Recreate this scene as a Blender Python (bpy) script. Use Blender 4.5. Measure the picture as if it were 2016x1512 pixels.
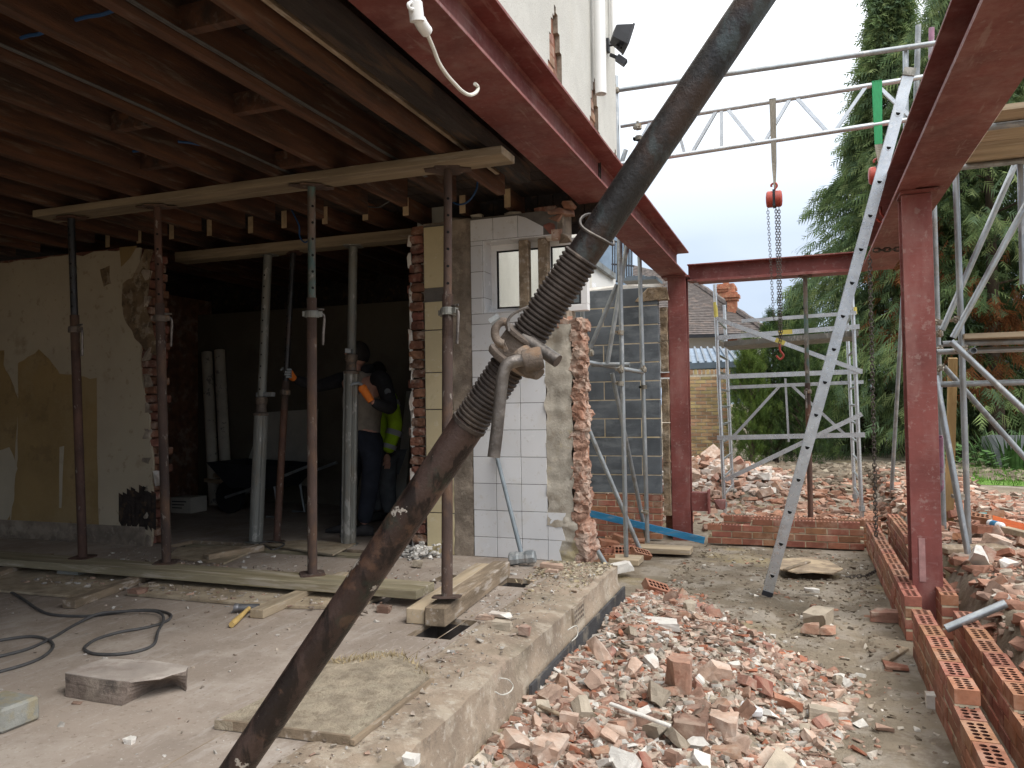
import bpy, bmesh, math, random
import numpy as np
from mathutils import Vector, Matrix, Quaternion, noise
from math import sin, cos, pi, radians, sqrt
rnd = random.Random(7)
sc = bpy.context.scene
for o in list(bpy.data.objects): bpy.data.objects.remove(o)
COL = sc.collection
V = Vector
# ---------------------------------------------------------------- camera
CAM = V((0, 0, 1.58)); FPX = 1535.0
YAW, PIT, ROL = radians(20.4), radians(1.63), radians(-.85)
cf = V((-sin(YAW)*cos(PIT), cos(YAW)*cos(PIT), sin(PIT)))
r0 = V((cos(YAW), sin(YAW), 0)); u0 = r0.cross(cf)
cr = cos(ROL)*r0 + sin(ROL)*u0; cu = cr.cross(cf)
cd = bpy.data.cameras.new('camera'); cam = bpy.data.objects.new('camera', cd); COL.objects.link(cam)
cam.matrix_world = Matrix(((cr.x, cu.x, -cf.x, CAM.x), (cr.y, cu.y, -cf.y, CAM.y), (cr.z, cu.z, -cf.z, CAM.z), (0, 0, 0, 1)))
cd.sensor_fit = 'HORIZONTAL'; cd.sensor_width = 36; cd.lens = 36*FPX/2016
cd.clip_start = .05; cd.clip_end = 2000
sc.camera = cam
# ---------------------------------------------------------------- sky and sun (bright overcast)
SUN_EL, SUN_AZ = radians(52), radians(115)
W = bpy.data.worlds.new('World'); sc.world = W; W.use_nodes = True
nt = W.node_tree; nt.nodes.clear()
def wn(t, **k):
    n = nt.nodes.new(t)
    for a, b in k.items(): setattr(n, a, b)
    return n
sky = wn('ShaderNodeTexSky', sky_type='NISHITA', sun_disc=False)
sky.sun_elevation = SUN_EL; sky.sun_rotation = SUN_AZ
sky.air_density = 1.2; sky.dust_density = 2.5
bg1 = wn('ShaderNodeBackground'); bg1.inputs[1].default_value = .12
nt.links.new(sky.outputs[0], bg1.inputs[0])
tc = wn('ShaderNodeTexCoord'); mp = wn('ShaderNodeMapping'); mp.inputs[3].default_value = (1, 1, 2.2)
nt.links.new(tc.outputs['Generated'], mp.inputs[0])
nz = wn('ShaderNodeTexNoise'); nz.inputs['Scale'].default_value = 1.7; nz.inputs['Detail'].default_value = 5; nz.inputs['Roughness'].default_value = .5
nt.links.new(mp.outputs[0], nz.inputs[0])
cr_ = wn('ShaderNodeValToRGB')
cr_.color_ramp.elements[0].position = .38; cr_.color_ramp.elements[0].color = (.235, .295, .40, 1)
cr_.color_ramp.elements[1].position = .66; cr_.color_ramp.elements[1].color = (.37, .42, .50, 1)
nt.links.new(nz.outputs[0], cr_.inputs[0])
sep = wn('ShaderNodeSeparateXYZ'); nt.links.new(tc.outputs['Generated'], sep.inputs[0])
mr = wn('ShaderNodeMapRange'); mr.inputs[1].default_value = .20; mr.inputs[2].default_value = .62; mr.inputs[3].default_value = 0; mr.inputs[4].default_value = 1
nt.links.new(sep.outputs[2], mr.inputs[0])
mxz = wn('ShaderNodeMix', data_type='RGBA'); mxz.inputs[7].default_value = (1.25, 1.25, 1.23, 1)
nt.links.new(mr.outputs[0], mxz.inputs[0]); nt.links.new(cr_.outputs[0], mxz.inputs[6])
bg2 = wn('ShaderNodeBackground'); bg2.inputs[1].default_value = 1.0
nt.links.new(mxz.outputs[2], bg2.inputs[0])
mx = wn('ShaderNodeMixShader'); mx.inputs[0].default_value = .88
wo = wn('ShaderNodeOutputWorld')
nt.links.new(bg1.outputs[0], mx.inputs[1]); nt.links.new(bg2.outputs[0], mx.inputs[2]); nt.links.new(mx.outputs[0], wo.inputs[0])
sl = bpy.data.lights.new('sun', 'SUN'); sl.energy = 1.0; sl.angle = radians(28); sl.color = (1, .97, .92)
so = bpy.data.objects.new('sun', sl); COL.objects.link(so)
sdir = V((sin(SUN_AZ)*cos(SUN_EL), cos(SUN_AZ)*cos(SUN_EL), sin(SUN_EL)))
so.rotation_euler = (-sdir).to_track_quat('-Z', 'Y').to_euler(); so.location = (5, -5, 12)
vs = sc.view_settings; vs.view_transform = 'Standard'; vs.look = 'None'; vs.gamma = 1; vs.use_curve_mapping = False
vs.exposure = 1.1
sc.render.engine = 'CYCLES'
sc.cycles.use_denoising = True; sc.cycles.max_bounces = 8; sc.cycles.diffuse_bounces = 5; sc.cycles.glossy_bounces = 3
sc.cycles.transparent_max_bounces = 8; sc.cycles.caustics_reflective = False; sc.cycles.caustics_refractive = False
# ---------------------------------------------------------------- pixel -> world helpers (pixels of the 2016 x 1512 photograph)
def ray(x, y): return cf + cr*((x-1008)/FPX) - cu*((y-756)/FPX)
def Z(x, y, z): d = ray(x, y); return CAM + d*((z-CAM.z)/d.z)
def Y(x, y, yv): d = ray(x, y); return CAM + d*(yv/d.y)
def X(x, y, xv): d = ray(x, y); return CAM + d*(xv/d.x)
def D(x, y, dv): return CAM + ray(x, y)*dv
def sstep(a, b, x):
    t = min(1, max(0, (x-a)/(b-a))); return t*t*(3-2*t)
# ---------------------------------------------------------------- materials
MATS = {}
def mat(name, c, var=.25, sc_=6, rough=.85, bump=.25, bsc=45, metal=0, layers=(), rv=0, local=False, stretch=(1, 1, 1), bdist=.01, spec=.4, attr=None, hue=0):
    m = bpy.data.materials.new(name); m.use_nodes = True; t = m.node_tree; n = t.nodes; l = t.links
    b = n['Principled BSDF']; b.inputs['Roughness'].default_value = rough; b.inputs['Metallic'].default_value = metal
    b.inputs['Specular IOR Level'].default_value = spec
    def N(ty, **k):
        q = n.new(ty)
        for a, v in k.items(): setattr(q, a, v)
        return q
    if local:
        tcn = N('ShaderNodeTexCoord'); oi = N('ShaderNodeObjectInfo')
        mu = N('ShaderNodeMath', operation='MULTIPLY'); mu.inputs[1].default_value = 57.3
        l.new(oi.outputs['Random'], mu.inputs[0])
        ad = N('ShaderNodeVectorMath', operation='ADD'); l.new(tcn.outputs['Object'], ad.inputs[0]); l.new(mu.outputs[0], ad.inputs[1])
        co = ad.outputs[0]
    else:
        g = N('ShaderNodeNewGeometry'); co = g.outputs['Position']
    def noise_(scale, st=None, det=5, ro=.6):
        s = st or stretch
        mpn = N('ShaderNodeMapping'); mpn.inputs[3].default_value = s; l.new(co, mpn.inputs[0])
        nn = N('ShaderNodeTexNoise'); nn.inputs['Scale'].default_value = scale; nn.inputs['Detail'].default_value = det; nn.inputs['Roughness'].default_value = ro
        l.new(mpn.outputs[0], nn.inputs[0]); return nn.outputs[0]
    def mixc(fac, a, bb):
        q = N('ShaderNodeMix', data_type='RGBA')
        for s_, v in ((0, fac), (6, a), (7, bb)):
            if isinstance(v, (int, float)): q.inputs[s_].default_value = v
            elif isinstance(v, tuple): q.inputs[s_].default_value = (*v[:3], 1)
            else: l.new(v, q.inputs[s_])
        return q.outputs[2]
    def rng(v, lo, hi, a=0., b_=1.):
        q = N('ShaderNodeMapRange'); q.inputs[1].default_value = lo; q.inputs[2].default_value = hi; q.inputs[3].default_value = a; q.inputs[4].default_value = b_
        l.new(v, q.inputs[0]); return q.outputs[0]
    f0 = rng(noise_(sc_), .36, .64)
    if attr:
        an = N('ShaderNodeVertexColor', layer_name=attr)
        hv = N('ShaderNodeHueSaturation'); l.new(an.outputs[0], hv.inputs['Color']); l.new(rng(f0, 0, 1, 1-var, 1+var), hv.inputs['Value'])
        colr = hv.outputs[0]
    else:
        colr = mixc(f0, tuple(v*(1-var) for v in c), tuple(min(1, v*(1+var)) for v in c))
    if rv or hue:
        oi2 = N('ShaderNodeObjectInfo'); hv = N('ShaderNodeHueSaturation'); l.new(colr, hv.inputs['Color'])
        l.new(rng(oi2.outputs['Random'], 0, 1, 1-rv, 1+rv), hv.inputs['Value'])
        if hue:
            wnn = N('ShaderNodeTexWhiteNoise', noise_dimensions='1D'); l.new(oi2.outputs['Random'], wnn.inputs['W'])
            l.new(rng(wnn.outputs[0], 0, 1, .5-hue, .5+hue), hv.inputs['Hue'])
        colr = hv.outputs[0]
    for L in layers:
        cc, s_, lo, hi, stg = L[:5]; st = L[5] if len(L) > 5 else None
        fac = rng(noise_(s_, st, 6, .65), .5+(lo-.5)*.6, .5+(hi-.5)*.6, 0, stg)
        colr = mixc(fac, colr, cc)
    l.new(colr, b.inputs['Base Color'])
    if bump:
        bn = N('ShaderNodeBump'); bn.inputs['Strength'].default_value = bump; bn.inputs['Distance'].default_value = bdist
        l.new(noise_(bsc, None, 6, .7), bn.inputs['Height']); l.new(bn.outputs[0], b.inputs['Normal'])
        rr = rng(noise_(bsc*.4), .3, .7, max(.05, rough-.12), min(1, rough+.1)); l.new(rr, b.inputs['Roughness'])
    MATS[name] = m; return m
def glass(name, tint=(.93, .95, .95)):
    m = bpy.data.materials.new(name); m.use_nodes = True; t = m.node_tree; t.nodes.clear()
    o = t.nodes.new('ShaderNodeOutputMaterial'); mxn = t.nodes.new('ShaderNodeMixShader'); fr = t.nodes.new('ShaderNodeFresnel')
    tr = t.nodes.new('ShaderNodeBsdfTransparent'); tr.inputs[0].default_value = (*tint, 1); gl = t.nodes.new('ShaderNodeBsdfGlossy'); gl.inputs['Roughness'].default_value = .03
    t.links.new(fr.outputs[0], mxn.inputs[0]); t.links.new(tr.outputs[0], mxn.inputs[1]); t.links.new(gl.outputs[0], mxn.inputs[2]); t.links.new(mxn.outputs[0], o.inputs[0])
    MATS[name] = m; return m
DUST = (.50, .44, .37)
mat('mud', (.235, .195, .145), .3, 1.3, .95, .8, 26, layers=(((.37, .33, .28), 2.2, .48, .62, .6), ((.16, .12, .085), 5, .55, .72, .6), ((.38, .30, .14), .8, .6, .75, .5)), bdist=.03, spec=.2)
mat('floor', (.325, .27, .225), .14, 1.6, .88, .3, 60, layers=(((.46, .40, .345), 2.6, .5, .72, .6), ((.235, .185, .14), 1.1, .54, .76, .55), ((.22, .17, .13), 38, .64, .72, .5), ((.5, .46, .41), 60, .66, .74, .5), ((.45, .40, .36), 9, .58, .68, .4, (2.2, .5, 1))), bdist=.006, spec=.25)
mat('slab', (.32, .25, .185), .22, 3.5, .93, .6, 60, layers=(((.50, .43, .34), 6, .5, .65, .6), ((.34, .21, .15), 3, .64, .76, .35), ((.19, .165, .115), 2.2, .55, .75, .5), ((.55, .5, .43), 30, .62, .72, .4), ((.16, .13, .1), 18, .62, .74, .45)), bdist=.012)
mat('plinth', (.055, .055, .058), .3, 5, .8, .5, 60, layers=(((.3, .26, .2), 7, .55, .7, .5),))
mat('redsteel', (.195, .058, .050), .18, 2.5, .62, .12, 70, layers=(((.33, .185, .165), 3.2, .50, .76, .5, (1, 1, .35)), ((.075, .018, .018), 1.6, .55, .75, .35), ((.30, .22, .20), 22, .68, .78, .4), ((.24, .12, .11), 9, .56, .72, .4, (1, 1, 4)), ((.36, .27, .24), 5, .66, .74, .35, (3, .3, 3))), spec=.35)
mat('joist', (.072, .031, .017), .45, 5, .82, .5, 50, layers=(((.03, .02, .015), 2.1, .52, .7, .75), ((.135, .057, .025), 3.1, .54, .72, .65), ((.17, .14, .11), 9, .60, .76, .45)), stretch=(3, .35, 3), rv=.2)
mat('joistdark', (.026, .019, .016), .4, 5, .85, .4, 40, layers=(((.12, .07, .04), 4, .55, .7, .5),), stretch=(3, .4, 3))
mat('cutend', (.46, .34, .21), .2, 14, .85, .3, 60, rv=.15, local=True)
mat('woodpale', (.42, .335, .23), .22, 3, .8, .35, 50, layers=(((.22, .16, .10), 4, .55, .72, .5), ((.55, .5, .44), 9, .6, .72, .4)), stretch=(.3, 3, 3), rv=.08)
mat('woodheader', (.24, .185, .12), .25, 3, .82, .35, 50, layers=(((.14, .10, .065), 4, .52, .72, .6), ((.36, .31, .25), 9, .6, .72, .4)), stretch=(.3, 3, 3))
mat('woodpaley', (.42, .335, .23), .22, 3, .8, .35, 50, layers=(((.22, .16, .10), 4, .55, .72, .5), ((.55, .5, .44), 9, .6, .72, .4)), stretch=(3, .3, 3), rv=.12)
mat('woodgreen', (.29, .25, .165), .25, 3, .82, .4, 50, layers=(((.20, .16, .08), 5, .5, .7, .6), ((.52, .46, .39), 6, .55, .7, .55)), stretch=(.3, 3, 3))
mat('woodold', (.27, .205, .14), .3, 4, .88, .5, 45, layers=(((.12, .09, .06), 5, .52, .72, .6), ((.5, .45, .4), 8, .56, .7, .6)), stretch=(2.5, .5, 2.5), rv=.12)
mat('woodpost', (.40, .27, .12), .2, 4, .8, .3, 50, layers=(((.24, .15, .06), 5, .55, .7, .5),), stretch=(3, 3, .3))
mat('chipboard', (.33, .265, .185), .25, 9, .9, .5, 80, layers=(((.52, .44, .33), 3, .5, .7, .5), ((.23, .16, .09), 14, .6, .72, .5)), rv=.1)
mat('bluewood', (.03, .21, .40), .2, 5, .7, .3, 50, layers=(((.30, .35, .38), 12, .62, .72, .5), ((.02, .1, .2), 6, .58, .7, .5)), stretch=(.4, 3, 3))
mat('galv', (.36, .385, .40), .16, 7, .42, .12, 90, .75, layers=(((.30, .29, .27), 6, .56, .72, .6), ((.60, .60, .58), 11, .62, .72, .5)), stretch=(1, 1, .6), spec=.5)
mat('galvdull', (.30, .32, .33), .2, 6, .55, .15, 80, .6, layers=(((.20, .17, .14), 4, .55, .72, .6), ((.45, .44, .42), 10, .62, .72, .5)), spec=.5)
mat('galvpink', (.30, .15, .22), .2, 9, .6, .15, 80, .1, layers=(((.33, .33, .34), 7, .52, .62, .8),))
mat('coupler', (.33, .30, .25), .3, 20, .55, .3, 90, .6, layers=(((.30, .17, .07), 9, .56, .68, .6),), local=True)
mat('alu', (.55, .57, .585), .1, 9, .34, .08, 110, .85, layers=(((.45, .45, .46), 14, .6, .72, .5), ((.72, .71, .7), 24, .64, .72, .5)), spec=.5)
mat('aludull', (.20, .20, .18), .15, 6, .6, .15, 60, .35, layers=(((.22, .19, .15), 7, .55, .7, .5), ((.5, .48, .44), 15, .62, .7, .5)), stretch=(1, 1, .4))
mat('rust', (.095, .050, .036), .35, 5, .75, .4, 60, .25, layers=(((.16, .072, .036), 6, .5, .68, .6), ((.05, .033, .03), 3, .52, .7, .6), ((.34, .31, .27), 24, .70, .78, .5)), stretch=(1, 1, .5))
mat('rustdust', (.082, .054, .044), .3, 6, .85, .4, 60, .1, layers=(((.15, .085, .05), 7, .5, .70, .6), ((.05, .037, .034), 4, .55, .72, .6), ((.36, .33, .29), 26, .68, .76, .45)), stretch=(1, 1, .5))
mat('propgreen', (.075, .12, .11), .3, 5, .55, .3, 60, .35, layers=(((.18, .10, .07), 4, .5, .66, .7), ((.3, .32, .3), 16, .62, .72, .5)), stretch=(1, 1, .5))
mat('rake_out', (.045, .027, .022), .3, 5, .42, .35, 90, .3, layers=(((.080, .050, .042), 6, .46, .6, .8, (2.2, 2.2, .9)), ((.014, .009, .008), 9, .50, .60, .9, (3.2, 3.2, .7)), ((.028, .045, .032), 7, .66, .76, .5), ((.15, .08, .05), 16, .62, .72, .5), ((.55, .50, .44), 13, .735, .75, .85)), spec=.5)
mat('rake_in', (.030, .028, .028), .3, 6, .36, .3, 80, .45, layers=(((.055, .034, .026), 6, .54, .68, .7), ((.016, .020, .025), 5, .5, .62, .6), ((.075, .10, .105), 12, .62, .74, .55, (1.5, 1.5, .6))), spec=.5)
mat('rake_thread', (.052, .040, .034), .3, 9, .5, .3, 90, .5, layers=(((.17, .13, .10), 7, .54, .68, .7), ((.03, .024, .022), 5, .54, .68, .6)), spec=.5)
mat('castiron', (.125, .098, .08), .3, 12, .66, .5, 70, .35, layers=(((.24, .19, .15), 9, .54, .68, .6), ((.30, .18, .10), 14, .62, .72, .5)))
mat('rodsteel', (.17, .15, .135), .3, 9, .42, .3, 80, .6, layers=(((.06, .05, .045), 8, .5, .66, .7), ((.34, .31, .28), 14, .6, .7, .6)))
mat('black', (.012, .012, .012), .2, 8, .7, 0)
mat('blackplastic', (.022, .023, .028), .2, 8, .45, .1, 60)
mat('hole', (.004, .004, .004), .1, 8, .95, 0)  # near black, paints the dark inside of pin holes and rung bores
BR = (((.40, .28, .21), 7, .5, .74, .55), ((.17, .055, .03), 14, .6, .75, .45))
mat('brick', (.29, .122, .074), .2, 14, .88, .4, 90, layers=BR, rv=.24, hue=.015, bdist=.004)
mat('brickdusty', (.34, .195, .14), .22, 12, .92, .5, 70, layers=(((.42, .335, .27), 9, .48, .68, .65), ((.25, .10, .06), 12, .58, .7, .5)), rv=.2, hue=.015, bdist=.006)
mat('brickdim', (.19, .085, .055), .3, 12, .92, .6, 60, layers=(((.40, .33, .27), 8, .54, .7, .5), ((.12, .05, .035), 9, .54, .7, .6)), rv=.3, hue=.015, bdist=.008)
mat('brickstock', (.36, .25, .13), .2, 12, .9, .4, 60, layers=(((.27, .15, .09), 6, .52, .7, .5),), rv=.3, hue=.03)
mat('mortar', (.44, .37, .27), .2, 14, .95, .6, 70, layers=(((.54, .43, .22), 5, .55, .72, .5),), bdist=.006)
mat('mortargrey', (.46, .42, .34), .2, 10, .95, .6, 60, bdist=.006)
mat('block', (.105, .118, .132), .22, 3, .92, .45, 60, layers=(((.20, .22, .235), 2.4, .5, .7, .55, (1, 1, 3)), ((.06, .068, .078), 5, .56, .72, .5)), rv=.14, bdist=.006)
mat('insul', (.33, .245, .16), .35, 9, .98, .9, 40, layers=(((.55, .46, .36), 7, .52, .7, .5), ((.14, .09, .05), 8, .56, .72, .6)), bdist=.03)
mat('render', (.56, .555, .515), .08, 2.2, .93, .7, 120, layers=(((.50, .48, .42), 2.0, .55, .78, .5, (1, 1, .5)), ((.36, .34, .30), 90, .62, .70, .5)), bdist=.008)
mat('rendercream', (.62, .60, .54), .08, 2, .93, .5, 100, layers=(((.55, .51, .42), 3, .58, .75, .4),), bdist=.006)
mat('wallpaper', (.42, .355, .26), .10, 1.3, .92, .3, 60, layers=(((.43, .37, .27), .8, .5, .62, .6, (1, 1, .5)), ((.24, .17, .10), 2.2, .62, .78, .5), ((.2, .14, .08), 14, .68, .76, .4)), bdist=.005)
mat('paperpatch', (.285, .195, .085), .14, 1.6, .92, .3, 60, layers=(((.34, .25, .13), 1.2, .52, .66, .6), ((.18, .12, .06), 5, .6, .72, .5)))
mat('paperpale', (.44, .385, .29), .08, 2, .92, .2, 60, layers=(((.30, .24, .16), 4, .6, .75, .4),))
mat('mould', (.16, .11, .065), .35, 7, .95, .5, 60, layers=(((.30, .24, .17), 9, .5, .62, .8), ((.06, .045, .03), 11, .56, .68, .7)))
mat('plaster', (.43, .39, .325), .2, 5, .94, .6, 60, layers=(((.30, .25, .19), 4, .52, .68, .6), ((.60, .55, .47), 9, .58, .7, .5), ((.42, .34, .15), 3, .62, .72, .5)), bdist=.01)
mat('plasterdirty', (.25, .205, .16), .3, 6, .94, .7, 50, layers=(((.40, .34, .27), 7, .55, .68, .6), ((.13, .10, .08), 5, .55, .7, .6)), bdist=.012)
mat('tilewhite', (.67, .672, .68), .03, 3, .2, .03, 20, layers=(((.62, .59, .54), 5, .56, .75, .35), ((.5, .46, .4), 30, .68, .74, .35)), rv=.04, spec=.5)
mat('tileyellow', (.58, .49, .30), .07, 3, .38, .06, 30, layers=(((.45, .36, .2), 3, .56, .74, .45), ((.68, .62, .5), 16, .66, .74, .4)), rv=.07, spec=.5)
mat('tilegap', (.12, .11, .10), .2, 8, .95, .3, 50)
mat('upvc', (.80, .80, .80), .03, 5, .35, 0, layers=(((.6, .57, .52), 7, .58, .74, .3),), spec=.5)
mat('whitepipe', (.80, .80, .79), .03, 5, .35, 0, spec=.5)
mat('cable', (.07, .068, .068), .15, 20, .6, .1, 80)
mat('cablewhite', (.62, .60, .54), .1, 20, .6, .1, 80)
mat('cableblue', (.012, .055, .15), .1, 20, .5, 0)
mat('stone', (.19, .15, .125), .3, 7, .93, .7, 50, layers=(((.32, .27, .22), 5, .5, .66, .55), ((.05, .042, .038), 4, .5, .64, .8)), bdist=.012)  # body darkened to paint in the shade of the hollow side
mat('stonelit', (.37, .32, .28), .16, 6, .93, .5, 50, layers=(((.48, .43, .38), 6, .52, .68, .6), ((.25, .19, .16), 9, .56, .72, .5)), bdist=.006)  # paler copy of the stone, paints the top as lit
mat('blockgrey', (.25, .25, .225), .2, 7, .93, .5, 60, layers=(((.33, .26, .12), 5, .58, .72, .5),))
mat('concrete', (.40, .34, .265), .2, 5, .93, .5, 50, rv=.12, layers=(((.27, .24, .19), 6, .55, .7, .5),))
mat('whitelump', (.66, .63, .58), .12, 8, .93, .6, 60, rv=.12, layers=(((.50, .38, .30), 6, .56, .7, .5),), bdist=.006)
mat('minwool', (.41, .34, .25), .22, 12, .98, .9, 70, layers=(((.50, .43, .32), 7, .5, .68, .6), ((.24, .19, .13), 20, .58, .7, .5)), bdist=.02)
mat('minwooledge', (.46, .36, .21), .3, 30, .98, .9, 70, bdist=.02)
mat('hoistred', (.36, .05, .03), .15, 9, .45, .1, 60, layers=(((.2, .04, .03), 9, .58, .7, .5),), spec=.5)
mat('chain', (.10, .085, .075), .3, 20, .55, .2, 60, .6)
mat('slinggreen', (.04, .30, .12), .15, 30, .8, .2, 90, stretch=(6, 6, .6))
mat('slinggrey', (.24, .22, .18), .2, 25, .9, .3, 90, stretch=(6, 6, .6))
mat('rooftile', (.095, .08, .074), .3, 7, .9, .5, 30, layers=(((.2, .15, .125), 4, .55, .7, .5),), bdist=.02)
mat('whitewall', (.66, .66, .65), .04, 2, .9, .2, 60)
mat('brickchim', (.33, .13, .075), .28, 9, .9, .4, 30, layers=(((.5, .35, .2), 13, .58, .7, .5),))
mat('slateblue', (.20, .27, .36), .2, 3, .5, .1, 30)
mat('greyframe', (.12, .15, .18), .1, 5, .4, 0)
mat('bark', (.085, .06, .045), .3, 6, .95, .7, 30, stretch=(2, 2, .4), bdist=.02)
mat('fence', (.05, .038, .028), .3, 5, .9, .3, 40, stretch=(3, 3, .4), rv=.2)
mat('cloth_taupe', (.26, .225, .185), .12, 20, .95, .3, 120)
mat('cloth_black', (.018, .017, .019), .15, 20, .95, .3, 120)
mat('cloth_navy', (.020, .024, .036), .2, 12, .95, .3, 120)
mat('cloth_grey', (.12, .13, .14), .2, 12, .95, .3, 120)
mat('hiviz', (.50, .78, .03), .1, 12, .8, .2, 80)
mat('reflect', (.45, .46, .46), .1, 12, .5, .1, 80)
mat('skin', (.50, .27, .20), .1, 15, .6, .1, 90)
mat('hair', (.02, .015, .012), .2, 60, .8, .4, 120)
mat('gloveorange', (.75, .20, .03), .12, 20, .85, .2, 90)
mat('glovegrey', (.25, .27, .28), .12, 20, .85, .2, 90)
mat('shoe', (.045, .042, .042), .2, 15, .8, .2, 60)
mat('cardboard', (.45, .42, .36), .1, 5, .9, .1, 40)
mat('rolltape', (.50, .46, .38), .12, 5, .8, .2, 40, layers=(((.08, .08, .09), 9, .66, .7, .7),))
mat('barrow', (.02, .022, .026), .2, 8, .5, .1, 40)
mat('plasticsheet', (.16, .17, .175), .1, 6, .35, .4, 20)
mat('hammerhandle', (.55, .38, .14), .15, 8, .6, .2, 60)
mat('hammerhead', (.20, .20, .21), .2, 12, .5, .3, 60, .7)
mat('sledge', (.30, .325, .335), .2, 12, .6, .4, 60, .4, layers=(((.5, .5, .49), 14, .52, .68, .6),))
mat('fibreshaft', (.20, .235, .26), .15, 8, .6, .2, 50)
mat('orange_net', (.60, .13, .03), .15, 8, .7, .1, 50)
mat('teal', (.12, .32, .33), .2, 6, .8, .2, 50)
mat('yellowtape', (.42, .35, .08), .1, 9, .5, .1, 50)
mat('rubble', (1, 1, 1), .22, 22, .93, .5, 80, attr='Col', bdist=.006)
mat('leaf', (1, 1, 1), .22, 3, .75, 0, attr='Col', spec=.25)
glass('glass')
_t = MATS['leaf'].node_tree; _b = _t.nodes['Principled BSDF']; _o = _t.nodes['Material Output']; _tr = _t.nodes.new('ShaderNodeBsdfTranslucent'); _m = _t.nodes.new('ShaderNodeMixShader'); _m.inputs[0].default_value = .38
_t.links.new(_b.inputs['Base Color'].links[0].from_socket, _tr.inputs[0]); _t.links.new(_b.outputs[0], _m.inputs[1]); _t.links.new(_tr.outputs[0], _m.inputs[2]); _t.links.new(_m.outputs[0], _o.inputs[0])
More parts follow.
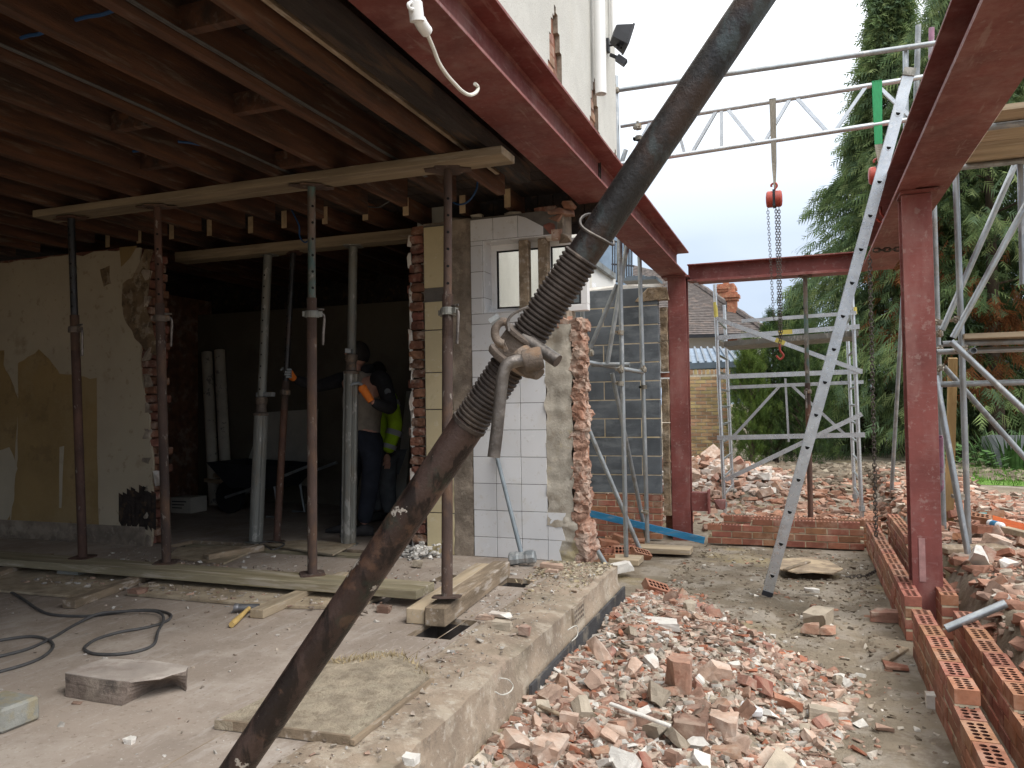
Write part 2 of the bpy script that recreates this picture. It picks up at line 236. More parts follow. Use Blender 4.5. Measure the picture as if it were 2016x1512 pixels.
# ---------------------------------------------------------------- mesh building
ORG = {}
def basis(axis, up=(0, 0, 1)):
    a = V(axis).normalized(); u = V(up)
    if abs(a.dot(u)) > .98: u = V((0, 1, 0)) if abs(a.y) < .9 else V((1, 0, 0))
    s = a.cross(u).normalized(); t = s.cross(a); return a, s, t
class MB:
    def __init__(s): s.v = []; s.f = []; s.m = []; s.c = None
    def add(s, vs, fs, mi=0):
        k = len(s.v); s.v += [tuple(p) for p in vs]; s.f += [tuple(i+k for i in q) for q in fs]; s.m += [mi]*len(fs); return s
    BF = ((0, 3, 2, 1), (4, 5, 6, 7), (0, 1, 5, 4), (1, 2, 6, 5), (2, 3, 7, 6), (3, 0, 4, 7))
    def box(s, a, b, mi=0):
        x0, y0, z0 = a; x1, y1, z1 = b
        return s.add([(x0, y0, z0), (x1, y0, z0), (x1, y1, z0), (x0, y1, z0), (x0, y0, z1), (x1, y0, z1), (x1, y1, z1), (x0, y1, z1)], MB.BF, mi)
    def bar(s, p, q, w, h, up=(0, 0, 1), mi=0, w2=None, h2=None):
        p = V(p); q = V(q); a, sd, t = basis(q-p, up); w2 = w2 or w; h2 = h2 or h; vs = []
        for c, ww, hh in ((p, w, h), (q, w2, h2)):
            for i, j in ((-1, -1), (1, -1), (1, 1), (-1, 1)): vs.append(c + sd*(i*ww/2) + t*(j*hh/2))
        return s.add(vs, MB.BF, mi)
    def cyl(s, p, q, r, r2=None, n=14, cap=True, mi=0):
        p = V(p); q = V(q); a, sd, t = basis(q-p); r2 = r if r2 is None else r2; vs = []
        for c, rr in ((p, r), (q, r2)):
            for i in range(n):
                th = 2*pi*i/n; vs.append(c + sd*(cos(th)*rr) + t*(sin(th)*rr))
        fs = [(i, (i+1) % n, n+(i+1) % n, n+i) for i in range(n)]
        if cap: fs += [tuple(range(n-1, -1, -1)), tuple(range(n, 2*n))]
        return s.add(vs, fs, mi)
    def lathe(s, p, q, prof, n=18, mi=0, cap=True):
        """prof: list of (distance along p->q, radius)"""
        p = V(p); q = V(q); a, sd, t = basis(q-p); vs = []
        for d, r in prof:
            for i in range(n):
                th = 2*pi*i/n; vs.append(p + a*d + sd*(cos(th)*r) + t*(sin(th)*r))
        fs = []
        for k in range(len(prof)-1):
            fs += [(k*n+i, k*n+(i+1) % n, (k+1)*n+(i+1) % n, (k+1)*n+i) for i in range(n)]
        if cap: fs += [tuple(range(n-1, -1, -1)), tuple(range((len(prof)-1)*n, len(prof)*n))]
        return s.add(vs, fs, mi)
    def tube(s, pts, r, n=8, mi=0, cap=True):
        pts = [V(p) for p in pts]; rs = r if isinstance(r, (list, tuple)) else [r]*len(pts); vs = []; prev = None
        for k, c in enumerate(pts):
            d = (pts[min(k+1, len(pts)-1)] - pts[max(k-1, 0)]).normalized()
            if prev is None: _, sd, t = basis(d)
            else:
                sd = (prev - d*prev.dot(d)).normalized(); t = sd.cross(d)
            prev = sd
            for i in range(n):
                th = 2*pi*i/n; vs.append(c + sd*(cos(th)*rs[k]) + t*(sin(th)*rs[k]))
        fs = []
        for k in range(len(pts)-1):
            fs += [(k*n+i, k*n+(i+1) % n, (k+1)*n+(i+1) % n, (k+1)*n+i) for i in range(n)]
        if cap: fs += [tuple(range(n-1, -1, -1)), tuple(range((len(pts)-1)*n, len(pts)*n))]
        return s.add(vs, fs, mi)
    def prism(s, poly, ext, mi=0):
        """poly: list of 3-D points (flat), ext: extrusion vector"""
        n = len(poly); ext = V(ext); vs = [V(p) for p in poly] + [V(p)+ext for p in poly]
        return s.add(vs, [tuple(range(n-1, -1, -1)), tuple(range(n, 2*n))] + [(i, (i+1) % n, n+(i+1) % n, n+i) for i in range(n)], mi)
    def sphere(s, c, r, n=10, m=7, mi=0):
        c = V(c); r = V(r) if hasattr(r, '__len__') else V((r, r, r)); vs = []
        for j in range(m+1):
            ph = pi*j/m
            for i in range(n): vs.append(c + V((r.x*sin(ph)*cos(2*pi*i/n), r.y*sin(ph)*sin(2*pi*i/n), r.z*cos(ph))))
        fs = [(j*n+i, (j+1)*n+i, (j+1)*n+(i+1) % n, j*n+(i+1) % n) for j in range(m) for i in range(n)]
        return s.add(vs, fs, mi)
    def build(s, name, mats, parent=None, smooth=False, org=None, label=None, cat=None, group=None, kind=None, bevel=0, jitter=0):
        if not isinstance(mats, (list, tuple)): mats = [mats]
        vs = s.v
        if jitter: vs = [tuple(c + jitter*rnd.uniform(-1, 1) for c in p) for p in vs]
        if parent is not None: o_ = ORG.get(parent, V((0, 0, 0)))
        elif org is not None: o_ = V(org)
        else:
            a = np.array(vs); o_ = V(((a[:, 0].min()+a[:, 0].max())/2, (a[:, 1].min()+a[:, 1].max())/2, a[:, 2].min()))
        me = bpy.data.meshes.new(name); me.from_pydata([(p[0]-o_.x, p[1]-o_.y, p[2]-o_.z) for p in vs], [], s.f)
        for m in mats: me.materials.append(MATS[m] if isinstance(m, str) else m)
        if any(s.m): me.polygons.foreach_set('material_index', s.m)
        bm = bmesh.new(); bm.from_mesh(me); bmesh.ops.recalc_face_normals(bm, faces=bm.faces)
        if bevel: bmesh.ops.bevel(bm, geom=bm.edges[:], offset=bevel, segments=1, affect='EDGES', clamp_overlap=True)
        bm.to_mesh(me); bm.free()
        if smooth:
            me.polygons.foreach_set('use_smooth', [True]*len(me.polygons))
            me.set_sharp_from_angle(angle=radians(40))
        o = bpy.data.objects.new(name, me); COL.objects.link(o)
        if parent is not None: o.parent = parent; ORG[o] = o_
        else: o.location = o_; ORG[o] = o_
        tag(o, label, cat, group, kind); return o
def tag(o, label=None, cat=None, group=None, kind=None):
    for k, v in (('label', label), ('category', cat), ('group', group), ('kind', kind)):
        if v: o[k] = v
    return o
def thing(name, label, cat, loc=(0, 0, 0), group=None):
    o = bpy.data.objects.new(name, None); COL.objects.link(o); o.location = loc; o.empty_display_size = .1; ORG[o] = V(loc); return tag(o, label, cat, group)
def inst(name, me, parent, loc, rot=None, scale=None):
    """a mesh shared by alike pieces, loc in world coordinates"""
    o = bpy.data.objects.new(name, me); COL.objects.link(o)
    if parent is not None: o.parent = parent; o.location = V(loc) - ORG.get(parent, V((0, 0, 0)))
    else: o.location = loc
    if rot is not None: o.rotation_euler = rot
    if scale is not None: o.scale = scale
    return o
def mesh(name, mb, mats, bevel=0, smooth=False):
    o = mb.build(name, mats, org=(0, 0, 0), bevel=bevel, smooth=smooth); me = o.data; bpy.data.objects.remove(o); return me
def hull(pts):
    bm = bmesh.new()
    for p in pts: bm.verts.new(p)
    r = bmesh.ops.convex_hull(bm, input=bm.verts[:])
    bmesh.ops.delete(bm, geom=[g for g in r['geom_interior'] if isinstance(g, bmesh.types.BMVert)], context='VERTS')
    bm.verts.ensure_lookup_table(); bm.verts.index_update()
    vs = [tuple(v.co) for v in bm.verts]; fs = [tuple(v.index for v in f.verts) for f in bm.faces]; bm.free(); return vs, fs
def chunk(sx, sy, sz, k=12, r=rnd):
    """angular broken piece, half sizes sx, sy, sz"""
    pts = []
    for i in range(k):
        p = [r.uniform(-1, 1) for _ in range(3)]; a = r.choice((0, 1, 2)); p[a] = r.choice((-1, 1))*r.uniform(.8, 1)
        b = r.choice((0, 1, 2)); p[b] = r.choice((-1, 1))*r.uniform(.7, 1)
        pts.append((p[0]*sx, p[1]*sy, p[2]*sz))
    return hull(pts)
def n3(x, y, z=0): return noise.noise(V((x, y, z)))
# ================================================================ SETTING: ground
FL = .45                        # house floor above the dug-out ground
SX = -1.245                     # outer edge of the slab
HB = [(2.0, -.25), (3.57, -.06), (3.99, .02), (4.34, .10), (4.89, .17), (5.08, .04), (5.39, -.27), (5.87, -.64), (6.3, -.9), (6.58, -1.05), (7.1, -1.5)]
def heap_edge(y):
    if y <= HB[0][0]: return HB[0][1]
    for (a, xa), (b, xb) in zip(HB, HB[1:]):
        if y <= b: return xa + (xb-xa)*(y-a)/(b-a)
    return -9
def heap(x, y):
    d = heap_edge(y) - x
    if d <= 0: return 0
    h = .17*sstep(0, .45, d) + .08*sstep(.3, 1.2, d)
    h *= .9 + .35*n3(x*2.3, y*2.3, 3)
    return h*sstep(6.9, 5.5, y)
def gz(x, y):
    z0 = -.05*sstep(6.5, 9, y)
    tr = sstep(.90, 1.12, x); zr = .36 + .03*sstep(8, 14, y)
    tf = sstep(9.5, 10.1, y); zf = .07 + .30*sstep(11.5, 15, y)
    z = z0*(1-tf) + zf*tf
    z = z*(1-tr) + zr*tr
    if y > 9.5 and x > -3:     # spoil mound behind the tower
        z += .40*math.exp(-((x+1.6)/1.5)**2 - ((y-13.0)/1.0)**2) + .12*math.exp(-((x-1.6)/1.2)**2-((y-13.5)/1.2)**2)
    ch = sstep(-.26, -.20, x+.03*n3(y*3, 1)) * sstep(.40, .34, x+.03*n3(y*3, 5)) * sstep(4.2, 5.0, y) * sstep(8.3, 7.9, y)
    z -= .03*ch
    ro = 1 + 1.4*ch
    z += ro*(.012*n3(x*2.1, y*2.1) + .007*n3(x*7, y*7, 2) + (.004*n3(x*19, y*19, 4) if y < 10 and x < 3 else 0))
    return z + heap(x, y)
def axis(a, b, st, lo, hi):
    v = [a + (b-a)*i/round((b-a)/st) for i in range(round((b-a)/st)+1)]
    s = st; t = v[-1]
    while t < hi: s *= 1.28; t += s; v.append(t)
    s = st; t = v[0]
    while t > lo: s *= 1.28; t -= s; v.insert(0, t)
    return v
xs = axis(-1.4, 1.5, .035, -400, 400); ys = axis(2.2, 9.6, .045, -300, 600)
gv = [(x, y, gz(x, y)) for y in ys for x in xs]; nx = len(xs)
gf = [(j*nx+i, j*nx+i+1, (j+1)*nx+i+1, (j+1)*nx+i) for j in range(len(ys)-1) for i in range(nx-1)]
g = MB(); g.add(gv, gf); ground = g.build('ground', 'mud', org=(0, 0, 0), kind='structure', smooth=True)
# lawn far right, 6 mm over the ground sheet
g = MB(); L = [(2.2+.25*i, 12.2+.25*j) for j in range(16) for i in range(24)]
g.add([(x, y, gz(x, y)+.012) for x, y in L], [(j*24+i, j*24+i+1, (j+1)*24+i+1, (j+1)*24+i) for j in range(15) for i in range(23)])
mat('lawn', (.10, .19, .03), .3, 8, .95, .4, 60)
g.build('lawn', 'lawn', org=(0, 0, 0), kind='structure')
g = MB(); r = random.Random(3); cols = []
for i in range(6000):
    x = r.uniform(2.25, 5.5); y = r.uniform(12.2, 15.8); h = r.uniform(.04, .11); a = r.uniform(0, 2*pi); z = gz(x, y)
    dx, dy = cos(a)*.008, sin(a)*.008; lx, ly = r.uniform(-.04, .04), r.uniform(-.04, .04)
    g.add([(x-dx, y-dy, z), (x+dx, y+dy, z), (x+lx, y+ly, z+h)], [(0, 1, 2)])
mat('grass', (.10, .21, .025), .3, 30, .8, 0)
g.build('grass', 'grass', org=(0, 0, 0), kind='stuff', label='short green lawn grass beyond the rubble by the conifers')
# ================================================================ FLOOR SLAB with open hatches
HOLES = [(-1.87, -1.63, 3.47, 3.82), (-2.30, -2.06, 4.60, 4.81), (-1.85, -1.65, 4.60, 4.83), (-5.03, -2.92, 5.12, 5.44), (-2.42, -2.30, 3.98, 4.3)]
def slab_mesh():
    xs = sorted({-9.2, -2.9, -1.60} | {h[k] for h in HOLES for k in (0, 1)} | {-9.2+.4*i for i in range(19)})
    ys = sorted({-3.2, 5.46, 8.05} | {h[k] for h in HOLES for k in (2, 3)} | {-3.2+.5*i for i in range(22)})
    xs = [x for x in xs if x <= -1.60]; ys = [y for y in ys if y <= 8.05]
    b = MB(); idx = {}; top = []
    def vid(x, y, z):
        k = (round(x, 4), round(y, 4), round(z, 4))
        if k not in idx: idx[k] = len(b.v); b.v.append((x, y, z))
        return idx[k]
    def hole(x, y): return any(a < x < c and d < y < e for a, c, d, e in HOLES)
    for x0, x1 in zip(xs, xs[1:]):
        for y0, y1 in zip(ys, ys[1:]):
            if hole((x0+x1)/2, (y0+y1)/2) or ((y0+y1)/2 > 5.46 and (x0+x1)/2 > -2.9): continue
            b.f.append((vid(x0, y0, FL), vid(x1, y0, FL), vid(x1, y1, FL), vid(x0, y1, FL))); b.m.append(0)
    for a, c, d, e in HOLES:       # hatch sides: 22 mm of board then colour darkened as unlit depth
        for (p, q) in (((a, d), (c, d)), ((c, d), (c, e)), ((c, e), (a, e)), ((a, e), (a, d))):
            for z0, z1, mi in ((FL-.03, FL, 1), (.06, FL-.03, 2)):
                k = len(b.v); b.v += [(p[0], p[1], z0), (q[0], q[1], z0), (q[0], q[1], z1), (p[0], p[1], z1)]; b.f.append((k, k+1, k+2, k+3)); b.m.append(mi)
        k = len(b.v); b.v += [(a, d, .06), (c, d, .06), (c, e, .06), (a, e, .06)]; b.f.append((k, k+1, k+2, k+3)); b.m.append(2)
    return b
mat('void', (.06, .05, .045), .3, 9, .95, .3, 40)  # dark colour painting the shade inside the hatches
floor = slab_mesh().build('floor', ['floor', 'woodold', 'void'], org=(0, 0, 0), kind='structure')
# joints between floor boards near the edge
b = MB()
for x, y0, y1 in ((-1.70, 2.6, 4.5), (-1.93, 1.9, 3.3)): b.box((x, y0, FL-.002), (x+.003, y1, FL+.001))
b.build('board_joint', 'woodold', parent=floor)
# crumbling edge strip where the outer wall stood
b = MB(); ny = 230; prof = 11; rows = []
for j in range(ny+1):
    y = -3.2 + 8.62*j/ny; row = []
    broken = .035*max(0, n3(y*1.7, 9)) + .012*n3(y*9, 4)
    for i in range(prof):
        t = i/(prof-1)
        if t < .62:
            x = -1.62 + (SX+.012 + 1.62)*(t/.62) - broken*(t/.62)**3
            z = FL + .007 + .010*n3(x*9, y*9, 1) + .012*max(0, n3(x*4, y*4, 7)) - .022*(t/.62)**6
            if i == 0: z = FL - .004
        elif t < .66: x = SX - broken*.9; z = FL-.035 - .01*n3(y*6, 2)
        elif t < .76: x = SX + .004*n3(y*8, 3); z = FL-.115
        elif t < .86: x = SX + .014 + .004*n3(y*8, 3); z = FL-.135
        else: x = SX + .020 + .010*n3(y*5, 3, t*9); z = FL-.15 - (t-.86)/.14*.40
        row.append((x, y, z))
    rows.append(row)
b.add([p for r_ in rows for p in r_], [(j*prof+i, j*prof+i+1, (j+1)*prof+i+1, (j+1)*prof+i) for j in range(ny) for i in range(prof-1)])
b.add([(-1.62, 5.42, 0), (SX, 5.42, 0), (SX, 5.42, FL), (-1.62, 5.42, FL)], [(0, 1, 2, 3)])
edge = b.build('slab_edge', 'slab', org=(0, 0, 0), kind='structure', smooth=True)
b = MB(); pts = [(3.42 + i*.1, ) for i in range(21)]
b.prism([(SX+.034, 3.42, -.05), (SX+.034, 3.42, FL-.155), (SX+.034, 5.43, FL-.145), (SX+.034, 5.43, -.05)], (.016, 0, 0))
b.build('plinth_band', 'plinth', parent=edge)
b = MB()
mat('airhole', (.13, .10, .08), .3, 9, .95, 0)
for i in range(6):      # raised dark blocks painting the shade in the air brick holes
    for k in range(3): b.box((SX+.006, 4.28+.034*i, FL-.105+.028*k), (SX+.012, 4.296+.034*i, FL-.091+.028*k))
b.build('air_brick_holes', 'airhole', parent=edge)
b = MB(); b.box((SX-.02, 4.26, FL-.118), (SX+.010, 4.50, FL-.015)); b.build('air_brick', 'slab', parent=edge)
# ================================================================ UPPER HOUSE WALL over the steel
UW = thing('rendered_wall', 'rough white rendered upper house wall above the red steel beam', 'wall', (-1.45, 3, 3.46))
# wall face with two ragged pockets broken out of the render
def ragged_wall(x, y0, y1, z0, z1, pockets, parent):
    st = .035; ny = int((y1-y0)/st); nz = int((z1-z0)/st); b = MB(); vid = {}
    def inp(y, z):
        for (yc, hw, zt) in pockets:
            h = 1.75*hw*(1 - ((z-z0)/(zt-z0))**2.2) if z < zt else 0
            if h > 0 and abs(y-yc+.015*n3(z*14, yc)) < h + .014*n3(y*22, z*22): return True
        return False
    def v(i, j, dx=0):
        k = (i, j, dx)
        if k not in vid: vid[k] = len(b.v); b.v.append((x-dx, y0+(y1-y0)*i/ny, z0+(z1-z0)*j/nz))
        return vid[k]
    for i in range(ny):
        for j in range(nz):
            yc, zc = y0+(y1-y0)*(i+.5)/ny, z0+(z1-z0)*(j+.5)/nz
            if zc < z0+.75 and inp(yc, zc):
                for (a, c, di, dj) in (((i, j), (i+1, j), 0, -1), ((i+1, j), (i+1, j+1), 1, 0), ((i+1, j+1), (i, j+1), 0, 1), ((i, j+1), (i, j), -1, 0)):
                    y2, z2 = y0+(y1-y0)*(i+di+.5)/ny, z0+(z1-z0)*(j+dj+.5)/nz
                    if z2 > z0 and inp(y2, z2): continue
                    b.f.append((v(*a), v(*c), v(*c, .03), v(*a, .03))); b.m.append(1)
            else: b.f.append((v(i, j), v(i+1, j), v(i+1, j+1), v(i, j+1))); b.m.append(0)
    return b.build('render_face', ['render', 'plasterdirty'], parent=parent)
ragged_wall(-1.335, 3.0, 6.06, 3.45, 6.2, [(4.42, .085, 3.98), (5.36, .075, 3.93), (6.0, .05, 3.60)], UW)
b = MB(); b.box((-1.60, -3.5, 3.455), (-1.3655, 6.055, 6.2)); b.build('brick_core', 'brickdim', parent=UW)
b = MB(); b.box((-1.365, -3.5, 3.46), (-1.335, 2.99, 6.2)); b.build('render_face', 'render', parent=UW)
bm_ = MB(); bm_.box((-.0325, -.1075, -.0325), (.0325, .1075, .0325)); BRK_ROUGH = mesh('rough_brick', bm_, 'brickdusty', bevel=.006)
for yc, zt in ((4.42, 3.98), (5.36, 3.93)):
    for k in range(6):
        inst('brick', BRK_ROUGH, UW, (-1.392+rnd.uniform(-.006, .006), yc+rnd.uniform(-.06, .06), 3.50+.075*k), scale=(1, .7, 1))
# rear part of the house behind (cream render, seen through window and gap)
RW = thing('rear_wing', 'cream rendered rear wing of the house seen through the small window', 'wall', (-2.7, 8, 0))
b = MB(); b.box((-2.95, 5.74, 0), (-2.66, 10.35, 4.6)); b.build('wall', 'rendercream', parent=RW)
b = MB(); b.box((-2.66, 5.80, .2), (-2.645, 10.34, 2.52)); b.build('lower_band', 'plaster', parent=RW)
for yw in (6.35, 7.35):
    b = MB(); b.box((-2.647, yw-.36, 1.6), (-2.61, yw+.36, 2.42)); fr = b.build('window', 'upvc', parent=RW)
    for k in (-1, 1):
        b = MB(); b.box((-2.612, yw+k*.18-.14, 1.67), (-2.604, yw+k*.18+.14, 2.35)); b.build('pane', 'greyframe', parent=fr)
# ================================================================ CEILING
JZ = 3.005
CE = thing('timber_ceiling', 'bare dark timber joist ceiling with floorboards above, plaster stripped off', 'ceiling', (-3.5, 2, JZ))
def grainbox(x0, x1, y0, y1, z0, z1, name, m, parent, seg=10):
    """a board along Y, slightly waney along its arrises"""
    b = MB(); vs = []
    ph = rnd.uniform(0, 50)
    for k in range(seg+1):
        y = y0+(y1-y0)*k/seg; w = .004*n3(y*1.3, ph); h = .005*n3(y*1.1, ph+9)
        vs += [(x0+w, y, z0+h), (x1+w, y, z0+h*.6), (x1+w, y, z1), (x0+w, y, z1)]
    fs = [(4*k+i, 4*k+(i+1) % 4, 4*k+4+(i+1) % 4, 4*k+4+i) for k in range(seg) for i in range(4)] + [(3, 2, 1, 0), (4*seg, 4*seg+1, 4*seg+2, 4*seg+3)]
    b.add(vs, fs); return b.build(name, m, parent=parent)
jx = [-2.24+.37*k for k in (1,)] + [-2.24-.37*k for k in range(0, 19)]
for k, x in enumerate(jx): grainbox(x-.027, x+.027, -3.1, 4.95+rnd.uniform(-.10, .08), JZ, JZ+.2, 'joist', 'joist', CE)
for k in range(44):          # floorboards above, across the joists
    y0 = -3.1+.2*k
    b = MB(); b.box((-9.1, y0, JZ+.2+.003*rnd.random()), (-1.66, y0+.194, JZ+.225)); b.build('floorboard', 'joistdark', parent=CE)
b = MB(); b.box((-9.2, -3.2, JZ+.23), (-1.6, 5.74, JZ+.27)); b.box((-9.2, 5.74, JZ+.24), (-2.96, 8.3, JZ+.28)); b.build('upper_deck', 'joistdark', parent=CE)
for k, x in enumerate((-4.69, -4.31, -3.94, -3.56, -3.20, -2.84, -2.41, -2.03, -5.07, -5.45, -5.83, -6.2)):     # rear room joists with sawn ends
    y0 = (5.30 if x < -2.6 else 5.46)+rnd.uniform(-.05, .05)
    j = grainbox(x-.025, x+.025, y0, 8.0 if x < -2.6 else 5.74, JZ+.06, JZ+.235, 'joist', 'joist', CE)
    b = MB(); b.box((x-.0245, y0-.004, JZ+.061), (x+.0245, y0-.001, JZ+.232)); b.build('sawn_end', 'cutend', parent=j)
grainbox(-1.735, -1.635, -3.1, 4.8, 3.045, 3.15, 'wall_plate', 'joistdark', CE, 14)
grainbox(-1.80, -1.775, -3.1, 4.6, 3.06, 3.10, 'batten', 'woodold', CE, 8)
b = MB(); b.box((-2.95, 5.778, 2.9), (-1.40, 5.79, 3.5)); b.build('boarding_light_stop', 'joistdark', parent=CE)  # added backing sheet, stops light showing through the plank gaps
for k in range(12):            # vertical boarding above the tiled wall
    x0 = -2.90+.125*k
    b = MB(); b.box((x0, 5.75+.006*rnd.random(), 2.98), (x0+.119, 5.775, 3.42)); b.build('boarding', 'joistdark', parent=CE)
for (x, y) in ((-2.43, 3.1), (-3.17, 3.05), (-2.06, 2.35), (-3.54, 3.6), (-2.8, 3.9), (-3.9, 2.8)):   # noggins
    b = MB(); b.box((x-.155, y-.022, JZ+.03), (x+.155, y+.022, JZ+.13)); b.build('noggin', 'joist', parent=CE)
# blue and grey cables looped through the joists
def curve_pts(ctrl, n=8):
    P_ = [V(p) for p in ctrl]; out = []
    for i in range(len(P_)-1):
        p0, p1, p2, p3 = P_[max(i-1, 0)], P_[i], P_[i+1], P_[min(i+2, len(P_)-1)]
        for k in range(n):
            t = k/n; out.append(.5*((2*p1) + (p2-p0)*t + (2*p0-5*p1+4*p2-p3)*t*t + (3*p1-p0-3*p2+p3)*t**3))
    return out + [P_[-1]]
bc = 'blue cable stub poking out of a bored joist'
for q, lab in ((((172, 33), (232, 17)), bc+' near the top edge'), (((57, 70), (98, 57)), bc+' at the far upper left'), (((372, 281), (425, 286)), bc+' in the middle of the ceiling'), (((274, 297), (305, 294)), bc+' low in the ceiling')):
    a, c = Z(*q[0], JZ+.04), Z(*q[1], JZ+.03); b = MB(); b.tube(curve_pts((a-(c-a)*.4, a, (a+c)/2+V((0, 0, -.006)), c)), .007, 6)
    b.build('cable_stub', 'cableblue', label=lab, cat='cable', smooth=True)
b = MB(); b.tube(curve_pts([Y(*p, 5.15) for p in ((850, 345), (872, 372), (895, 400), (920, 398), (938, 372), (940, 340))]), .007, 6)
b.build('hanging_cable', 'cableblue', label='blue cable looping down above the yellow tiles behind the rusty prop', cat='cable', smooth=True)
b = MB(); b.tube(curve_pts([Y(*p, 4.9) for p in ((566, 397), (580, 425), (589, 445), (590, 465), (600, 477), (612, 470))]), .006, 6)
b.build('hanging_cable', 'cableblue', label='thin blue cable hanging in a loop beside the green prop', cat='cable', smooth=True)
b = MB(); b.tube(curve_pts([Y(*p, 5.2) for p in ((660, 372), (690, 392), (720, 405), (745, 408), (760, 400), (775, 392), (800, 388))]), .006, 6)
b.build('hanging_cable', 'cable', label='grey cable drooping between the sawn joist ends', cat='cable', smooth=True)
for dx, nm in ((-2.20, 'pair of grey cables clipped under the joist nearest the steel'), (-2.93, 'grey cables clipped under the joist over the left props')):
    b = MB()
    for e in (0, .014): b.tube([(dx+e+.004*n3(k*1.7, e), 1.1+.3*k, JZ+.03+.012*n3(k*.9, dx)) for k in range(12)], .0045, 6)
    b.build('cable_run', 'cable', label=nm, cat='cable', smooth=True)
# ================================================================ WALLPAPERED WALL (left)
WY = 5.1; WE = -5.09
WW = thing('wallpapered_wall', 'bare inner wall with peeling yellowed wallpaper and a torn brick end', 'wall', (-7, WY, FL))
ztop = 2.98
b = MB(); nseg = 60; edge_pts = []
for k in range(nseg+1):
    z = FL + (ztop-FL)*k/nseg; edge_pts.append((WE - .05 - .12*sstep(1.3, 2.0, z) + .035*n3(z*4, 3), WY, z))
top = [(-9.2+(edge_pts[-1][0]+9.2)*i/30, WY, ztop+.03*n3(i*.7, 5)) for i in range(30, -1, -1)]
poly = [(-9.2, WY, FL)] + edge_pts + top[1:]
b.prism(poly, (0, .02, 0)); b.build('wallpaper', 'wallpaper', parent=WW)
b = MB(); b.box((-9.2, WY+.02, FL), (WE-.26, WY+.30, 3.0)); b.build('brick_core', 'brickdim', parent=WW)
b = MB(); b.box((-9.2, WY-.012, FL), (WE-.12, WY-.001, FL+.16)); b.build('skirting_scar', 'plasterdirty', parent=WW)
mbk = MB(); mbk.box((-.1075, -.05, -.0325), (.1075, .05, .0325)); BRK_DIM = mesh('dim_brick', mbk, 'brickdim', bevel=.007)
for k in range(33):
    z = FL+.04+.075*k
    for rr in (0, 1):
        off = .11 if (k+rr) % 2 else 0
        inst('brick', BRK_DIM, WW, (WE-.185+off*.40+rnd.uniform(-.03, .02), WY+.064+.085*rr, z), (rnd.uniform(-.05, .05), rnd.uniform(-.05, .05), rnd.uniform(-.14, .14)))
        if rr == 0 and k % 3 == 0:
            vs, fs = chunk(.03, .012, rnd.uniform(.03, .07)); b = MB(); b.add([V(p)+V((WE-.10+rnd.uniform(-.03, .03), WY+.002, z)) for p in vs], fs); b.build('plaster_flake', 'plasterdirty', parent=WW)
def patch(name, m, poly, dy, wob=.02):
    pts = []
    for (a, c) in zip(poly, poly[1:]+poly[:1]):
        A_, C_ = Y(*a, WY-dy), Y(*c, WY-dy)
        for k in range(6): q = A_+(C_-A_)*(k/6); pts.append((q.x+wob*n3(q.x*9, q.z*9, 1), WY-dy, q.z+wob*n3(q.x*9, q.z*9, 6)))
    b = MB(); b.add(pts, [tuple(range(len(pts)))]); b.build(name, m, parent=WW)
patch('paper_layer', 'paperpatch', [(36, 716), (60, 700), (75, 685), (95, 705), (118, 735), (190, 745), (194, 1040), (20, 1035), (34, 900)], .002)
patch('paper_layer', 'paperpatch', [(-60, 700), (8, 690), (10, 730), (30, 760), (36, 800), (20, 1035), (-60, 1030)], .0025, .03)
patch('paper_layer', 'paperpale', [(-60, 900), (20, 880), (34, 920), (26, 1000), (10, 1034), (-60, 1030)], .0035, .03)
patch('paper_layer', 'paperpale', [(117, 880), (126, 878), (121, 1000), (116, 1000)], .0032, .004)
patch('mould_stain', 'mould', [(240, 560), (262, 545), (285, 490), (300, 492), (296, 540), (290, 600), (300, 640), (312, 700), (285, 690), (262, 660), (242, 620)], .002, .03)
patch('mould_stain', 'mould', [(196, 530), (215, 525), (220, 560), (204, 565)], .002, .02)
patch('paper_layer', 'paperpatch', [(235, 487), (270, 484), (255, 510), (238, 525)], .003, .006)
b = MB()      # sooty stain with an old socket outline near the floor
for i in range(9):
    x = -5.50+.045*i; h = .22+.18*abs(n3(i*.9, 2)); b.add([(x, WY-.004, FL+.2-.12*rnd.random()), (x+.05, WY-.004, FL+.2-.1*rnd.random()), (x+.05, WY-.004, FL+.2+h), (x, WY-.004, FL+.22+h)], [(0, 1, 2, 3)])
b.build('soot_stain', 'joistdark', parent=WW)
b = MB(); vs, fs = chunk(.05, .02, .07); b.add([V(p)+V((WE+.02, WY-.01, 1.02)) for p in vs], fs); b.build('torn_paper', 'whitelump', parent=WW)
# left and rear walls of this room, and the dark back room
b = MB(); b.box((-9.5, -3.5, 0), (-9.21, 8.3, 3.2)); b.build('room_side_wall', 'wallpaper', label='plain wall closing the room far on the left', cat='wall')
b = MB(); b.box((-9.2, -3.5, 0), (-8.3, -3.21, 3.2)); b.box((-2.2, -3.5, 0), (-1.66, -3.21, 3.2)); b.box((-8.3, -3.5, 2.75), (-2.2, -3.21, 3.2)); b.build('room_end_wall', 'wallpaper', label='unseen plain wall behind the viewer with an opening added to let light in', cat='wall')  # wide opening added out of view to brighten the room
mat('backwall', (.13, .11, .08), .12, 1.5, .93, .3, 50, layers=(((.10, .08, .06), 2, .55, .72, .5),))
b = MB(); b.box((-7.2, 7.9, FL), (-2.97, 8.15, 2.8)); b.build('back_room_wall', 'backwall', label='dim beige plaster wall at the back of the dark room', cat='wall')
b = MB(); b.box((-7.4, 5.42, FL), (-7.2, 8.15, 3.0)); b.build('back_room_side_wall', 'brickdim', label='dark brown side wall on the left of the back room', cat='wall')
b = MB(); b.box((-9.2, 8.16, 2.0), (-2.96, 10.3, 3.4)); b.build('back_room_dark_block', 'joistdark', label='dark block standing in for the void above the back room wall', cat='wall')  # solid dark block standing in for the void over the wall
